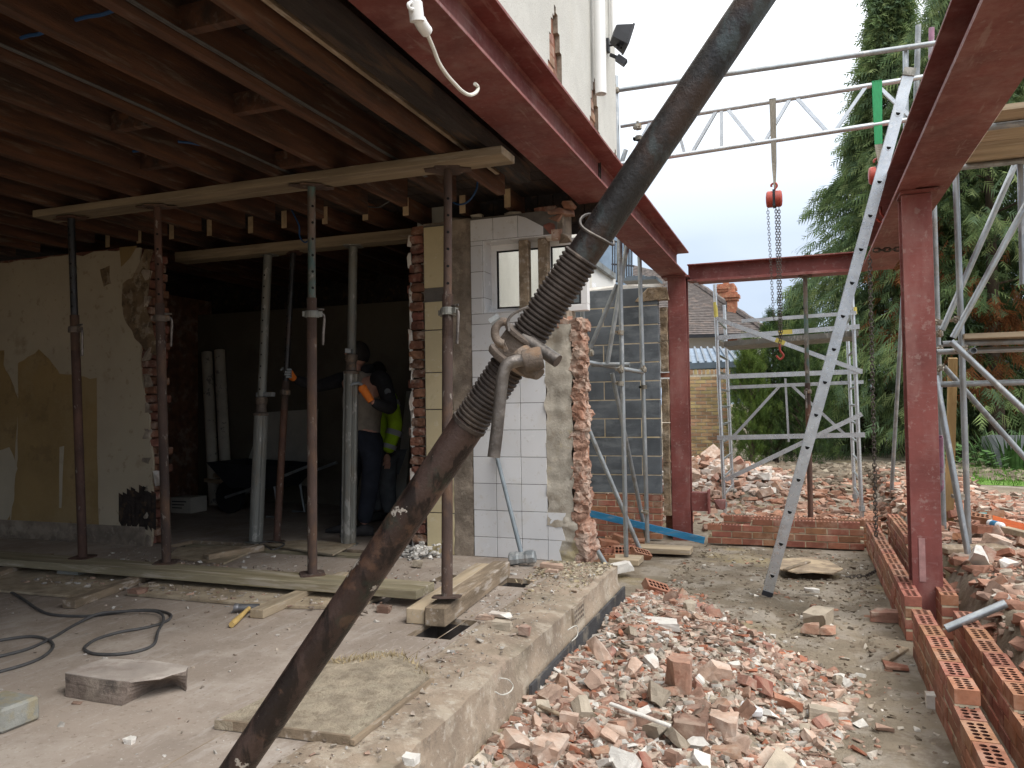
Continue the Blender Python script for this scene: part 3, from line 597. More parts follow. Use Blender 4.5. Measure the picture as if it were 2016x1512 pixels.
# ================================================================ TILED WALL
TY = 5.45
TW = thing('tiled_wall', 'broken wall stub with white and yellow tiles and a small window', 'wall', (-2.1, TY, FL))
WX0, WX1, WZ0, WZ1 = -2.25, -1.475, 2.285, 2.84
b = MB()
b.box((-2.76, TY+.02, FL), (WX0, TY+.26, 3.02)); b.box((WX0, TY+.02, FL), (-1.60, TY+.26, WZ0)); b.box((WX0, TY+.02, WZ1), (-1.62, TY+.26, 3.02)); b.build('masonry_core', 'plasterdirty', parent=TW)
b = MB(); b.box((-2.75, TY+.008, FL), (-2.50, TY+.019, 3.0)); b.build('tile_bed', 'tilegap', parent=TW)
zl = [Y(870, p, TY).z for p in (1092, 1010, 806, 733, 649, 592)]
zs = list(zip(zl, zl[1:])) + [(Y(870, 566, TY).z, 2.99)]
for k, (z0, z1) in enumerate(zs):
    for x0, x1 in (((-2.745, -2.512),) if k != 2 else ((-2.745, -2.512),)):
        b = MB(); b.box((x0, TY-.004*rnd.random(), z0+.004), (x1, TY+.012, z1-.004)); b.build('yellow_tile', 'tileyellow', parent=TW, bevel=.002)
# rough plaster strip between yellow and white tiles
def rough_sheet(name, m, x0, x1, z0, z1, y, amp, parent, nx_=8, nz_=60, seed=0, edge=.015):
    b = MB(); vs = []
    for j in range(nz_+1):
        z = z0+(z1-z0)*j/nz_
        for i in range(nx_+1):
            t = i/nx_; x = x0+(x1-x0)*t + (edge*n3(z*11, seed+3*t) if i in (0, nx_) else 0)
            zz = z + (edge*n3(x*15, seed+7) if j in (0, nz_) else 0)
            vs.append((x, y - amp*(.5+n3(x*12, z*12, seed)+.5*n3(x*31, z*31, seed)), zz))
    b.add(vs, [(j*(nx_+1)+i, j*(nx_+1)+i+1, (j+1)*(nx_+1)+i+1, (j+1)*(nx_+1)+i) for j in range(nz_) for i in range(nx_)])
    return b.build(name, m, parent=parent, smooth=True)
rough_sheet('plaster_strip', 'plasterdirty', -2.51, -2.35, FL, 3.02, TY+.004, .012, TW, seed=2)
rough_sheet('plaster_strip', 'plaster', -1.765, -1.565, FL+.25, 2.17, TY+.006, .016, TW, seed=5, edge=.02)
rough_sheet('plaster_strip', 'plaster', -1.70, -1.54, FL, FL+.32, TY+.010, .016, TW, seed=8, edge=.03)
b = MB(); b.box((-2.35, TY+.006, FL), (-1.765, TY+.019, WZ0)); b.box((-2.35, TY+.006, WZ0), (WX0, TY+.019, 3.02)); b.box((WX0, TY+.006, WZ1), (-1.66, TY+.019, 3.02)); b.build('tile_bed', 'tilegap', parent=TW)
cols_ = [(-2.347, -2.165), (-2.161, -1.966), (-1.962, -1.765)]; z = .402; zr_ = []
while z < 3.0: zr_.append((z, z+.1965)); z += .2005
for ci, (x0, x1) in enumerate(cols_):
    for (z0, z1) in zr_:
        z0 = max(z0, FL+.004); z1 = min(z1, 3.015)
        if z1 > WZ0 and z0 < WZ1:
            if z0 < WZ0 - .02: pc = [(x0, x1, z0, WZ0-.003)]
            elif z1 > WZ1 + .02: pc = [(x0, x1, WZ1+.003, z1)]
            else: pc = []
            if x0 < WX0: pc.append((x0, WX0-.003, max(z0, WZ0), min(z1, WZ1))) if pc else pc.append((x0, WX0-.003, z0, z1))
        else: pc = [(x0, x1, z0, z1)]
        for a0, a1, c0, c1 in pc:
            if a1-a0 < .02 or c1-c0 < .015: continue
            b = MB(); y = TY-.003*rnd.random()
            if ci == 2 and c0 > 2.8: b.prism([(a0, y, c0), (a1, y, c0), (a1, y, c0+.06), (a0+.06, y, c1-.02), (a0, y, c1)], (0, .008, 0))
            else: b.box((a0, y, c0), (a1, y+.008, c1))
            b.build('white_tile', 'tilewhite', parent=TW, bevel=.0012)
for (z0, z1, w) in ((.454, .598, .10), (.602, .80, .13)):
    b = MB(); b.prism([(-1.761, TY-.002, z0), (-1.761+w, TY-.002, z0), (-1.761+w*.8, TY-.002, (z0+z1)/2), (-1.761+w*1.05, TY-.002, z1), (-1.761, TY-.002, z1)], (0, .008, 0)); b.build('white_tile', 'tilewhite', parent=TW)
# tiled reveals of the window
for z0, z1 in ((2.29, 2.405), (2.409, 2.605), (2.609, 2.838)):
    b = MB(); b.box((WX0, TY+.002, z0), (WX0+.008, TY+.16, z1)); b.build('reveal_tile', 'tilewhite', parent=TW)
for x0, x1 in ((-2.24, -2.04), (-2.036, -1.84), (-1.836, -1.68)):
    b = MB(); b.box((x0, TY+.003, WZ1-.009), (x1, TY+.16, WZ1)); b.build('reveal_tile', 'tilewhite', parent=TW)
b = MB(); b.box((WX0, TY+.003, WZ0), (-1.66, TY+.16, WZ0+.008)); b.build('sill_tile', 'tilewhite', parent=TW)
WN = MB(); fy0, fy1 = TY+.16, TY+.22
for (x0, x1, z0, z1) in ((WX0, WX1, WZ1-.055, WZ1-.003), (WX0, WX1, WZ0, WZ0+.05), (WX0, WX0+.05, WZ0+.05, WZ1-.055), (WX1-.055, WX1, WZ0+.05, WZ1-.055), (-1.83, -1.76, WZ0+.05, WZ1-.055)): WN.box((x0, fy0, z0), (x1, fy1, z1))
wn_ = WN.build('window', 'upvc', parent=TW, bevel=.004)
for x0, x1 in ((WX0+.05, -1.83), (-1.76, WX1-.055)):
    b = MB(); b.box((x0, fy0+.02, WZ0+.05), (x1, fy0+.026, WZ1-.055)); b.build('pane', 'glass', parent=wn_)
    b = MB()
    for e in ((x0, x0+.012, WZ0+.05, WZ1-.055), (x1-.012, x1, WZ0+.05, WZ1-.055), (x0+.012, x1-.012, WZ1-.067, WZ1-.055), (x0+.012, x1-.012, WZ0+.05, WZ0+.062)): b.box((e[0], fy0+.006, e[2]), (e[1], fy0+.019, e[3]))
    b.build('gasket', 'black', parent=wn_)
# ragged brick jamb on the left, one header per course
def rough_block(sx, sy, sz, amp, seed, nd=4):
    bm = bmesh.new(); bmesh.ops.create_cube(bm, size=2); bmesh.ops.subdivide_edges(bm, edges=bm.edges[:], cuts=nd, use_grid_fill=True)
    for v in bm.verts:
        c = V((v.co.x*sx, v.co.y*sy, v.co.z*sz)); d = 1 - .10*(abs(v.co.x)+abs(v.co.y)+abs(v.co.z)-2 if abs(v.co.x)+abs(v.co.y)+abs(v.co.z) > 2 else 0)
        v.co = c*d + amp*V((noise.noise(c*22+V((seed, 0, 0))), noise.noise(c*22+V((0, seed, 9))), .6*noise.noise(c*22+V((5, 0, seed))))) + .35*amp*V((noise.noise(c*70+V((seed, 0, 0))), noise.noise(c*70+V((0, seed, 9))), 0))
    vs = [tuple(v.co) for v in bm.verts]; bm.verts.index_update(); fs = [tuple(v.index for v in f.verts) for f in bm.faces]; bm.free(); return vs, fs
RHEAD = []
for i in range(6):
    vs, fs = rough_block(.056, .06, .033, .012, i*7.3); mm_ = MB(); mm_.add(vs, fs); RHEAD.append(mesh('rough_header', mm_, 'brickdim'))
for k in range(34):
    z = FL+.035+.0755*k; dx = rnd.uniform(-.022, .015)
    w = .11; vs, fs = chunk(.058, .05, .034, 16)
    inst('brick', RHEAD[k % 6], TW, (-2.818+dx, TY+.06+rnd.uniform(-.012, .012), z), (rnd.uniform(-.05, .05), rnd.uniform(-.05, .05), rnd.uniform(-.1, .1)))
    if k % 5 == 2: inst('brick', BRK_DIM, TW, (-2.83, TY+.12, z), (0, 0, rnd.uniform(-.1, .1)))
b = MB(); b.box((-2.80, TY+.055, FL), (-2.755, TY+.26, 3.0)); b.build('mortar', 'mortargrey', parent=TW)
for k in range(16):
    vs, fs = chunk(.014, .015, rnd.uniform(.03, .11)); b = MB(); b.add([V(p)+V((-2.875+rnd.uniform(-.014, .014), TY+.02, FL+.12+.155*k)) for p in vs], fs); b.build('render_edge', 'whitelump', parent=TW)
# torn brick edge on the right, pink and dusty
mat('brickpink', (.36, .215, .155), .25, 12, .95, .8, 45, layers=(((.50, .41, .34), 6, .46, .62, .7), ((.33, .14, .08), 7, .56, .7, .55)), rv=.14, bdist=.015)
RP = []
for i in range(7):
    vs, fs = rough_block(.050, .10, .041, .024, 40+i*5.1, 5); mm_ = MB(); mm_.add(vs, fs); RP.append(mesh('torn_brick', mm_, 'brickpink'))
for k in range(24):
    z = FL+.025+.0735*k; wob = .030*n3(k*.55, 11)+(.03 if k < 3 else 0)
    inst('torn_brick', RP[k % 7], TW, (-1.525+wob*.7+rnd.uniform(-.010, .010), TY+.095, z), (rnd.uniform(-.12, .12), rnd.uniform(-.1, .1), rnd.uniform(-.25, .25)), (rnd.choice((1, -1)), 1, 1.08))
for (px_, py_, sx, sy, sz, m) in ((1090, 640, .06, .06, .035, 'brickpink'), (1115, 632, .05, .05, .04, 'brickpink'), (1075, 655, .05, .03, .04, 'plaster'), (1050, 438, .06, .02, .035, 'plaster'), (1068, 445, .05, .025, .04, 'plaster'), (1090, 432, .08, .06, .03, 'brickpink'), (1105, 418, .09, .08, .025, 'brickpink'), (1085, 452, .05, .05, .045, 'brickdim'), (1098, 462, .05, .05, .04, 'brickpink'), (1075, 415, .10, .06, .022, 'brickdim'), (1112, 470, .055, .07, .03, 'plasterdirty'), (1088, 468, .05, .04, .02, 'whitelump'), (1120, 405, .05, .05, .03, 'brickdim'), (940, 428, .05, .03, .02, 'plaster'), (1010, 420, .08, .02, .015, 'plaster'), (905, 432, .08, .03, .018, 'plasterdirty')):
    vs, fs = chunk(sx, sy, sz, 16); c = Y(px_, py_, TY+.05); b = MB(); b.add([V(p)+c for p in vs], fs); b.build('broken_masonry', m, parent=TW)
for (px0, nm) in ((1035, 'rough timber strut standing in the small window opening'), (1073, 'second timber strut in the window opening, nearest the broken edge')):
    c = Y(px0, 610, TY+.09); b = MB(); b.box((c.x-.037, TY+.05, WZ0+.009), (c.x+.037, TY+.125, WZ1-.012)); b.build('timber_strut', 'woodold', label=nm, cat='timber', bevel=.004)
# ================================================================ RED STEEL
def ibeam(name, label, p, q, h, b_, tw, tf, up=(0, 0, 1), extra=None):
    p, q = V(p), V(q); t = thing(name, label, 'steel beam' if abs((q-p).normalized().z) < .5 else 'steel column', (p if p.z <= q.z else q)); a, s, u = basis(q-p, up)
    m = MB(); m.bar(p+u*(h/2-tf/2), q+u*(h/2-tf/2), b_, tf, up); m.build('flange', 'redsteel', parent=t, bevel=.002)
    m = MB(); m.bar(p-u*(h/2-tf/2), q-u*(h/2-tf/2), b_, tf, up); m.build('flange', 'redsteel', parent=t, bevel=.002)
    m = MB(); m.bar(p, q, tw, h-2*tf, up); k = .012    # web with root fillets
    for i, j in ((1, 1), (1, -1), (-1, 1), (-1, -1)):
        e = s*(i*tw/2)+u*(j*(h/2-tf)); m.prism([p+e, p+e+s*(i*k), p+e-u*(j*k)], q-p)
    m.build('web', 'redsteel', parent=t); return t
MBm = ibeam('steel_beam', 'long red oxide steel beam carrying the upper house wall over the slab edge', (-1.42, -3.2, 3.285), (-1.42, 9.72, 3.285), .33, .305, .012, .019)
LC = ibeam('steel_column', 'red steel column under the far end of the long beam beside the blockwork', (-1.385, 9.56, -.12), (-1.385, 9.56, 3.10), .21, .215, .011, .017, up=(0, 1, 0))
m = MB(); m.box((-1.56, 9.42, 3.10), (-1.24, 9.70, 3.118)); m.build('cap_plate', 'redsteel', parent=LC)
m = MB(); m.box((-1.27, 9.50, .30), (-1.08, 9.62, .52)); m.build('cleat', 'redsteel', parent=LC); m = MB(); m.box((-1.08, 9.46, .27), (-1.065, 9.66, .55)); m.build('cleat_plate', 'redsteel', parent=LC)
RB = ibeam('steel_beam', 'red steel beam running overhead on the right towards the conifers', (.83, 1.2, 3.215), (.83, 9.74, 3.215), .30, .335, .012, .018)
m = MB(); m.box((.662, 1.2, 3.0555), (.775, 9.70, 3.0645)); m.build('bottom_plate', 'redsteel', parent=RB)
RC = ibeam('steel_column', 'red steel column standing between the two brick leaves on the right', (.785, 6.2, -.10), (.785, 6.2, 3.03), .20, .19, .011, .016, up=(0, 1, 0))
m = MB(); m.box((.68, 6.06, 3.035), (.93, 6.34, 3.053)); m.build('cap_plate', 'redsteel', parent=RC)
m = MB(); m.box((.66, 6.02, -.02), (.93, 6.36, .012)); m.build('base_plate', 'redsteel', parent=RC)
mat('chalkmark', (.36, .20, .19), .15, 20, .8, .1, 60)
m = MB(); m.box((.735, 6.0965, .32), (.775, 6.0985, .62)); m.build('chalk_patch', 'chalkmark', parent=RC)
FB = ibeam('steel_beam', 'red steel cross beam at the far end joining the two long beams', (-1.262, 9.60, 3.155), (.655, 9.60, 3.155), .205, .20, .010, .015)
m = MB(); m.box((-1.15, 9.48, 3.036), (.655, 9.73, 3.0505)); m.build('bottom_plate', 'redsteel', parent=FB)
m = MB(); vs, fs = chunk(.07, .08, .07, 14); m.add([V(p)+V((-.98, 9.95, .33)) for p in vs], fs); m.build('steel_offcut', 'redsteel', label='small red steel offcut lying by the foot of the far column', cat='steel offcut')
# ================================================================ STEEL PROPS
def threads(m, z0, z1, r, pitch=.0074, n=18, dr=.0020):
    prof = []; z = z0
    while z < z1: prof += [(z, r-dr*.3), (z+pitch*.28, r+dr), (z+pitch*.62, r+dr), (z+pitch*.9, r-dr*.3)]; z += pitch
    m.lathe((0, 0, 0), (0, 0, 1), prof, n)
def acrow(label, base, top, split, mo='rust', mi='propgreen', ang=0., group='adjustable steel props', ro=.0302, ri=.0242, collar='castiron', alu=False, holes_ang=-1.4, thr=(.15, .10), plates=True):
    base, top = V(base), V(top); L = (top-base).length
    t = thing('steel_prop' if not alu else 'aluminium_prop', label, 'prop', (0, 0, 0), group)
    if alu:
        m = MB()                 # fluted extrusion
        n = 32; prof = []
        vs = []
        for zz in (0.012, split):
            for i in range(n):
                th = 2*pi*i/n; rr = .062 - (.012 if (i % 8) in (3, 4, 5) else 0); vs.append((cos(th)*rr, sin(th)*rr, zz))
        m.add(vs, [(i, (i+1) % n, n+(i+1) % n, n+i) for i in range(n)] + [tuple(range(n, 2*n))]); m.build('outer_tube', 'aludull', parent=t)
        m = MB(); m.lathe((0, 0, 0), (0, 0, 1), [(split, .066), (split+.02, .066), (split+.03, .045), (split+.10, .042), (split+.11, .05), (split+.16, .05), (split+.165, .04)], 20); m.build('collar', 'castiron', parent=t, smooth=True)
        m = MB(); m.bar((-.13, 0, split+.185), (.05, 0, split+.185), .045, .035); c = m.build('wedge_handle', 'galvdull', parent=t); ri_ = .037
        m = MB(); m.cyl((0, 0, split-.1), (0, 0, L-.012), ri_, n=16); m.build('inner_tube', 'aludull', parent=t, smooth=True); ri = ri_
        threads_to = split+.17
    else:
        m = MB(); m.cyl((0, 0, .008), (0, 0, split-thr[0]), ro, n=18); m.build('outer_tube', mo, parent=t, smooth=True)
        m = MB(); threads(m, split-thr[0], split+thr[1], ro-.0012, n=16); m.build('thread', 'rustdust' if mo != 'rake_out' else 'rake_thread', parent=t, smooth=False)
        m = MB(); m.cyl((0, 0, split), (0, 0, L-.008), ri, n=16); m.build('inner_tube', mi, parent=t, smooth=True)
        m = MB(); m.lathe((0, 0, 0), (0, 0, 1), [(split-.022, .034), (split-.022, .044), (split-.012, .045), (split+.014, .043), (split+.022, .039), (split+.022, .034)], 18)
        e = V((cos(ang), sin(ang), 0)); f_ = V((-sin(ang), cos(ang), 0))
        m.bar(e*.038+V((0, 0, split)), e*.064+V((0, 0, split)), .03, .034); m.bar(-e*.038+V((0, 0, split)), -e*.056+V((0, 0, split)), .028, .03); c = m.build('collar', collar, parent=t)
        m = MB(); m.tube(curve_pts((e*.045+V((0, 0, split+.004)), e*.068+V((0, 0, split-.002)), e*.075+V((0, 0, split-.03)), e*.070+V((0, 0, split-.10)), e*.066+V((0, 0, split-.19))), 4), .0085, 8); m.build('handle', 'rodsteel', parent=c, smooth=True)
        m = MB(); m.cyl(e*-.02+V((0, 0, split+.03)), e*.075+V((0, 0, split+.03)), .0075, n=8); m.build('pin', 'rodsteel', parent=t)
        threads_to = split+thr[1]
    m = MB(); z = threads_to+.06; d = V((cos(holes_ang), sin(holes_ang), 0)); s = V((-d.y, d.x, 0))
    while z < L-.1:
        for sg in (1, -1):
            c0 = d*(sg*(ri+.0006))+V((0, 0, z)); n = 8; m.add([c0+s*(cos(2*pi*i/n)*.0085)+V((0, 0, sin(2*pi*i/n)*.0085))-d*(sg*.0012*cos(2*pi*i/n)**2) for i in range(n)], [tuple(range(n))])
        z += .10
    m.build('pin_hole_discs', 'hole', parent=t)  # flat black discs painting the dark of the bores
    if plates:
        for z0, nm in ((0, 'base_plate'), (L-.008, 'head_plate')):
            m = MB(); hx, hy = .075, .075; k = .02
            m.prism([(-hx+k, -hy, z0), (hx-k, -hy, z0), (hx, -hy+k, z0), (hx, hy-k, z0), (hx-k, hy, z0), (-hx+k, hy, z0), (-hx, hy-k, z0), (-hx, -hy+k, z0)], (0, 0, .008)); m.build(nm, mo if not alu else 'aludull', parent=t)
            if nm == 'head_plate' and not alu:      # winged U head
                m = MB()
                for sx in (-1, 1): m.prism([(sx*.07, -.04, z0-.004), (sx*.07, .04, z0-.004), (sx*.135, .02, z0-.002), (sx*.135, -.02, z0-.002)], (0, 0, .006))
                m.build('head_wing', mo, parent=t)
    q = (top-base).to_track_quat('Z', 'Y'); 
    t.rotation_mode = 'QUATERNION'; t.rotation_quaternion = q; t.location = base; return t
SZ = FL+.10                                      # top of the sole board
HZ0 = 2.955                                      # underside of the header
acrow('rusty dark prop farthest left in front of the wallpaper', Z(163, 1098, SZ), (-4.80, 4.04, HZ0), 1.62, 'rust', 'rake_in', ang=-.2)
acrow('rusty brown prop in front of the torn brick wall end', Z(328, 1108, SZ), (-4.02, 4.04, HZ0), 1.66, 'rustdust', 'rust', ang=.1)
acrow('brown prop with green inner tube in the middle of the front row', Z(615, 1131, SZ), (-2.80, 4.04, HZ0), 1.62, 'rustdust', 'propgreen', ang=-.1, collar='aludull')
acrow('brown prop standing on two short timbers in front of the yellow tiles', Z(880, 1176, FL+.125), (-1.885, 4.06, HZ0), 1.55, 'rustdust', 'rustdust', ang=2.6, collar='aludull')
acrow('fluted aluminium prop on the left of the dark opening', V((-4.40, 5.50, FL)), (-4.38, 5.66, 2.95), 1.08, alu=True, group='aluminium props in the opening')
acrow('fluted aluminium prop held by the worker with orange gloves', V((-3.56, 5.62, FL)), (-3.50, 5.64, 2.945), 1.42, alu=True, group='aluminium props in the opening')
acrow('thin dark rusty prop in the opening gripped by the outstretched gloved hand', V((-4.23, 5.56, FL)), (-4.13, 5.68, 2.95), 1.28, 'rust', 'rake_in', ang=-.4)
# header and sole boards
def board(name, label, p, q, w, h, m, up=(0, 0, 1), cat='board', bevel=.003, group=None):
    b = MB(); p, q = V(p), V(q); n = 8; a, s, t = basis(q-p, up); vs = []
    ph = rnd.uniform(0, 99)
    for k in range(n+1):
        c = p+(q-p)*(k/n)+t*(.003*n3(k*.6, ph)); vs += [c-s*w/2-t*h/2, c+s*w/2-t*h/2, c+s*w/2+t*h/2, c-s*w/2+t*h/2]
    b.add(vs, [(4*k+i, 4*k+(i+1) % 4, 4*k+4+(i+1) % 4, 4*k+4+i) for k in range(n) for i in range(4)] + [(3, 2, 1, 0), (4*n, 4*n+1, 4*n+2, 4*n+3)])
    return b.build(name, m, label=label, cat=cat, group=group, bevel=bevel)
board('header_board', 'long pale header timber under the joists on the front row of props', (-5.05, 4.04, HZ0+.030), (-1.50, 4.03, HZ0+.024), .20, .046, 'woodheader', cat='timber')
board('header_board', 'second pale header timber in the dark opening behind the front row', (-5.35, 5.66, 2.99), (-2.92, 5.66, 2.985), .16, .085, 'woodheader', cat='timber')
board('sole_board', 'long greenish sole board on the floor under the front row of props', (-6.6, 4.06, SZ-.025), (-2.06, 4.06, SZ-.025), .23, .05, 'woodgreen')
T = [((135, 1190), (300, 1130), 'old grey timber bearer under the left part of the sole board', 'woodold'), ((505, 1209), (640, 1150), 'pale sawn timber bearer with a hammer beside it', 'woodpaley'), ((-60, 1150), (60, 1108), 'timber bearer at the left picture edge under the sole board', 'woodold')]
for a, c, lab, m in T:
    p, q = Z(*a, FL+.025), Z(*c, FL+.025); q = p+(q-p)*1.35; p.z = q.z = FL+.0245; board('timber_bearer', lab, p, q, .085, .048, m, cat='timber', bevel=.004)
p, q = V((-1.795, 3.64, FL+.052)), V((-1.90, 4.86, FL+.052)); board('timber_bearer', 'thick grey timber under the prop by the floor hatch', p, q, .115, .10, 'woodold', cat='timber', bevel=.006)
p, q = V((-1.92, 3.66, FL+.042)), V((-2.03, 4.85, FL+.042)); board('timber_bearer', 'yellowish timber lying beside the thick grey one under the prop', p, q, .10, .08, 'woodpaley', cat='timber', bevel=.004)
# sheets of chipboard lying on the floor below
for k, (poly, lab) in enumerate(((((-80, 1160), (175, 1180), (300, 1130), (-60, 1118)), 'thin dusty sheet on the floor under the left of the sole board'), (((250, 1172), (510, 1195), (640, 1150), (330, 1132)), 'thin dusty sheet on the floor between the two bearers'), (((560, 1198), (705, 1200), (760, 1172), (650, 1158)), 'thin sheet on the floor beside the raking prop'), (((520, 1074), (655, 1095), (700, 1072), (590, 1066)), 'small plywood sheet at the sill of the dark opening'), (((330, 1100), (440, 1112), (520, 1078), (350, 1080)), 'sawdust covered sheet behind the sole board'))):
    pp = [Z(*p_, FL+.004) for p_ in poly]
    b = MB(); b.prism(pp, (0, 0, .014)); b.build('floor_sheet', 'chipboard', label=lab, cat='sheet')
p, q = V((-4.0, 4.98, FL+.03)), V((-3.3, 4.30, FL+.03)); board('timber_bearer', 'timber lying across behind the sole board below the opening', Z(405, 1098, FL+.03), Z(515, 1078, FL+.03), .08, .05, 'woodold', cat='timber')
board('sill_timber', 'dark greenish timber lying in the slot across the opening', (-4.93, 5.30, FL-.05), (-2.95, 5.30, FL-.05), .10, .09, 'woodgreen', cat='timber')
# ================================================================ RAKING PROP in the foreground
RA, RBt = D(467, 1512, 1.37), D(1486, 0, 1.055); dr_ = (RBt-RA).normalized()
rb = RA + dr_*((FL+.02-RA.z)/dr_.z); rt = RA + dr_*((3.04-RA.z)/dr_.z)
zc = D(1015, 690, 1.155); split = (zc-rb).dot(dr_)
rp = acrow('big rusty raking prop crossing the foreground diagonally from floor to steel', rb, rt, split, 'rake_out', 'rake_in', ang=0, group='adjustable steel props', ro=.0274, thr=(.135, .165), plates=False, holes_ang=2.2)
for c in list(rp.children):
    if c.name.split('.')[0] in ('collar', 'pin', 'pin_hole_discs'):
        for g_ in list(c.children): bpy.data.objects.remove(g_)
        bpy.data.objects.remove(c)
qi = (rt-rb).to_track_quat('Z', 'Y').inverted()
def loc(x, y, d): return qi @ (D(x, y, d) - rb)
ORG[rp] = V((0, 0, 0))
m = MB(); m.lathe((0, 0, 0), (0, 0, 1), [(split-.025, .028), (split-.026, .0385), (split-.022, .0405), (split-.017, .040), (split-.014, .0345), (split+.015, .0335), (split+.018, .0375), (split+.023, .0375), (split+.025, .028)], 32)
col = m.build('collar', 'castiron', parent=rp, smooth=True)
m = MB()       # eye on the upper left, bored lug on the lower right
m.tube([loc(992+22*cos(a)*.8, 655+22*sin(a), 1.115) for a in [radians(d_) for d_ in range(300, 89, -15)]], .0062, 10)
e0, e1 = loc(1024, 700, 1.105), loc(1062, 738, 1.085); m.tube([e0, e0+(e1-e0)*.35, e0+(e1-e0)*.75, e1], [.019, .018, .015, .009], 18)
m.lathe(loc(1030, 712, 1.075), loc(1056, 706, 1.075), [(0, .0095), (0, .0145), (.003, .016), (.024, .016), (.027, .0145), (.027, .0095)], 20)
m.build('collar_lug', 'castiron', parent=col, smooth=True)
m = MB(); m.tube(curve_pts([loc(*p, 1.078) for p in ((1052, 706), (1030, 709), (1008, 713), (996, 722), (990, 740), (986, 770), (982, 810), (978, 850), (972, 900))], 6), .0088, 14); m.build('handle', 'rodsteel', parent=col, smooth=True)
m = MB(); m.cyl(loc(1030, 665, 1.155), loc(1098, 711, 1.125), .0098, n=16); m.build('pin', 'rodsteel', parent=rp, smooth=True)
m = MB(); m.bar(loc(968, 640, 1.12), loc(986, 628, 1.12), .016, .014); m.build('pin_end', 'galvdull', parent=rp)
for k, (x, y) in enumerate(((982, 678), (988, 681), (994, 685))):      # cast numerals on the collar
    m = MB(); p0, p1 = loc(x-4, y-10, 1.117), loc(x+3, y+6, 1.117); m.bar(p0, p1, .003, .006); m.build('cast_mark', 'castiron', parent=col)
zr = (D(893, 822, 1.19)-rb).dot(dr_)
m = MB(); m.lathe((0, 0, 0), (0, 0, 1), [(zr-.004, .027), (zr-.003, .0292), (zr+.003, .0292), (zr+.004, .027)], 24); m.build('weld_ring', 'rake_thread', parent=rp, smooth=True)
zw = (D(1178, 452, 1.09)-rb).dot(dr_)
m = MB(); m.tube([V((cos(a)*.030, sin(a)*.030+.002, zw+.012*sin(a*1+1.0)+.004*sin(2*a))) for a in [2*pi*k/28 for k in range(29)]], .0022, 6); m.build('wire_loop', 'rodsteel', parent=rp, smooth=True)
m = MB(); m.tube(curve_pts([loc(*p, 1.07) for p in ((1002, 652), (1000, 633), (1008, 620), (1025, 610), (1040, 605))]), .002, 6); m.build('wire', 'rodsteel', parent=rp, smooth=True)
m = MB(); m.prism([rb+V((a*.09, c*.09, -.019)) - rb for a, c in ((-1, -1), (1, -1), (1, 1), (-1, 1))], (0, 0, .006)); bp = m.build('base_plate', 'rake_out', parent=rp); bp.rotation_mode = 'QUATERNION'; bp.rotation_quaternion = qi; bp.location = (0, 0, 0)
# ================================================================ NEW BRICK CAVITY WALLS
def holed_brick():
    m = MB(); lx, ly, h = .1075, .05125, .0325; nx_, ny_ = 5, 2; cw, chh = 2*lx*.86/nx_, 2*ly*.70/ny_; x0, y0 = -lx*.86, -ly*.70; seg = 8; dep = .045
    fx = [-lx] + [x0+cw*i for i in range(nx_+1)] + [lx]; fy = [-ly] + [y0+chh*j for j in range(ny_+1)] + [ly]
    for i in range(len(fx)-1):
        for j in range(len(fy)-1):
            a0, a1, b0, b1 = fx[i], fx[i+1], fy[j], fy[j+1]
            if 1 <= i <= nx_ and 1 <= j <= ny_:
                cx, cy, r = (a0+a1)/2, (b0+b1)/2, .0152
                ci = [(cx+r*cos(2*pi*k/seg+pi/8), cy+r*sin(2*pi*k/seg+pi/8), h) for k in range(seg)]
                sq = [(a1, cy+(b1-cy)*.414, h), (cx+(a1-cx)*.414, b1, h), (cx-(a1-cx)*.414, b1, h), (a0, cy+(b1-cy)*.414, h), (a0, cy-(b1-cy)*.414, h), (cx-(a1-cx)*.414, b0, h), (cx+(a1-cx)*.414, b0, h), (a1, cy-(b1-cy)*.414, h)]
                m.add(ci+sq, [(k, seg+k, seg+(k+1) % seg, (k+1) % seg) for k in range(seg)])
                for c3, kk in (((a1, b1, h), (0, 1)), ((a0, b1, h), (2, 3)), ((a0, b0, h), (4, 5)), ((a1, b0, h), (6, 7))): m.add([sq[kk[0]], c3, sq[kk[1]]], [(0, 1, 2)])
                lo = [(p[0], p[1], h-dep) for p in ci]; m.add(ci+lo, [(k, (k+1) % seg, seg+(k+1) % seg, seg+k) for k in range(seg)] + [tuple(range(seg, 2*seg))], 1)
            else: m.add([(a0, b0, h), (a1, b0, h), (a1, b1, h), (a0, b1, h)], [(0, 1, 2, 3)])
    m.add([(-lx, -ly, -h), (lx, -ly, -h), (lx, ly, -h), (-lx, ly, -h), (-lx, -ly, h), (lx, -ly, h), (lx, ly, h), (-lx, ly, h)], [(0, 3, 2, 1), (0, 1, 5, 4), (1, 2, 6, 5), (2, 3, 7, 6), (3, 0, 4, 7)])
    me = bpy.data.meshes.new('brick_holed'); me.from_pydata(m.v, [], m.f); me.materials.append(MATS['brick']); me.materials.append(MATS['brickhole_shade']); me.polygons.foreach_set('material_index', m.m)
    bm = bmesh.new(); bm.from_mesh(me); bmesh.ops.remove_doubles(bm, verts=bm.verts, dist=1e-5); bmesh.ops.recalc_face_normals(bm, faces=bm.faces); bm.to_mesh(me); bm.free(); return me
mat('brickhole_shade', (.05, .016, .010), .2, 20, .95, 0)  # brick darkened inside the perforations to paint in their shade
HOLED = holed_brick()
mb_ = MB(); mb_.box((-.1075, -.05125, -.0325), (.1075, .05125, .0325)); SOLID = mesh('brick_solid', mb_, 'brick', bevel=.003)
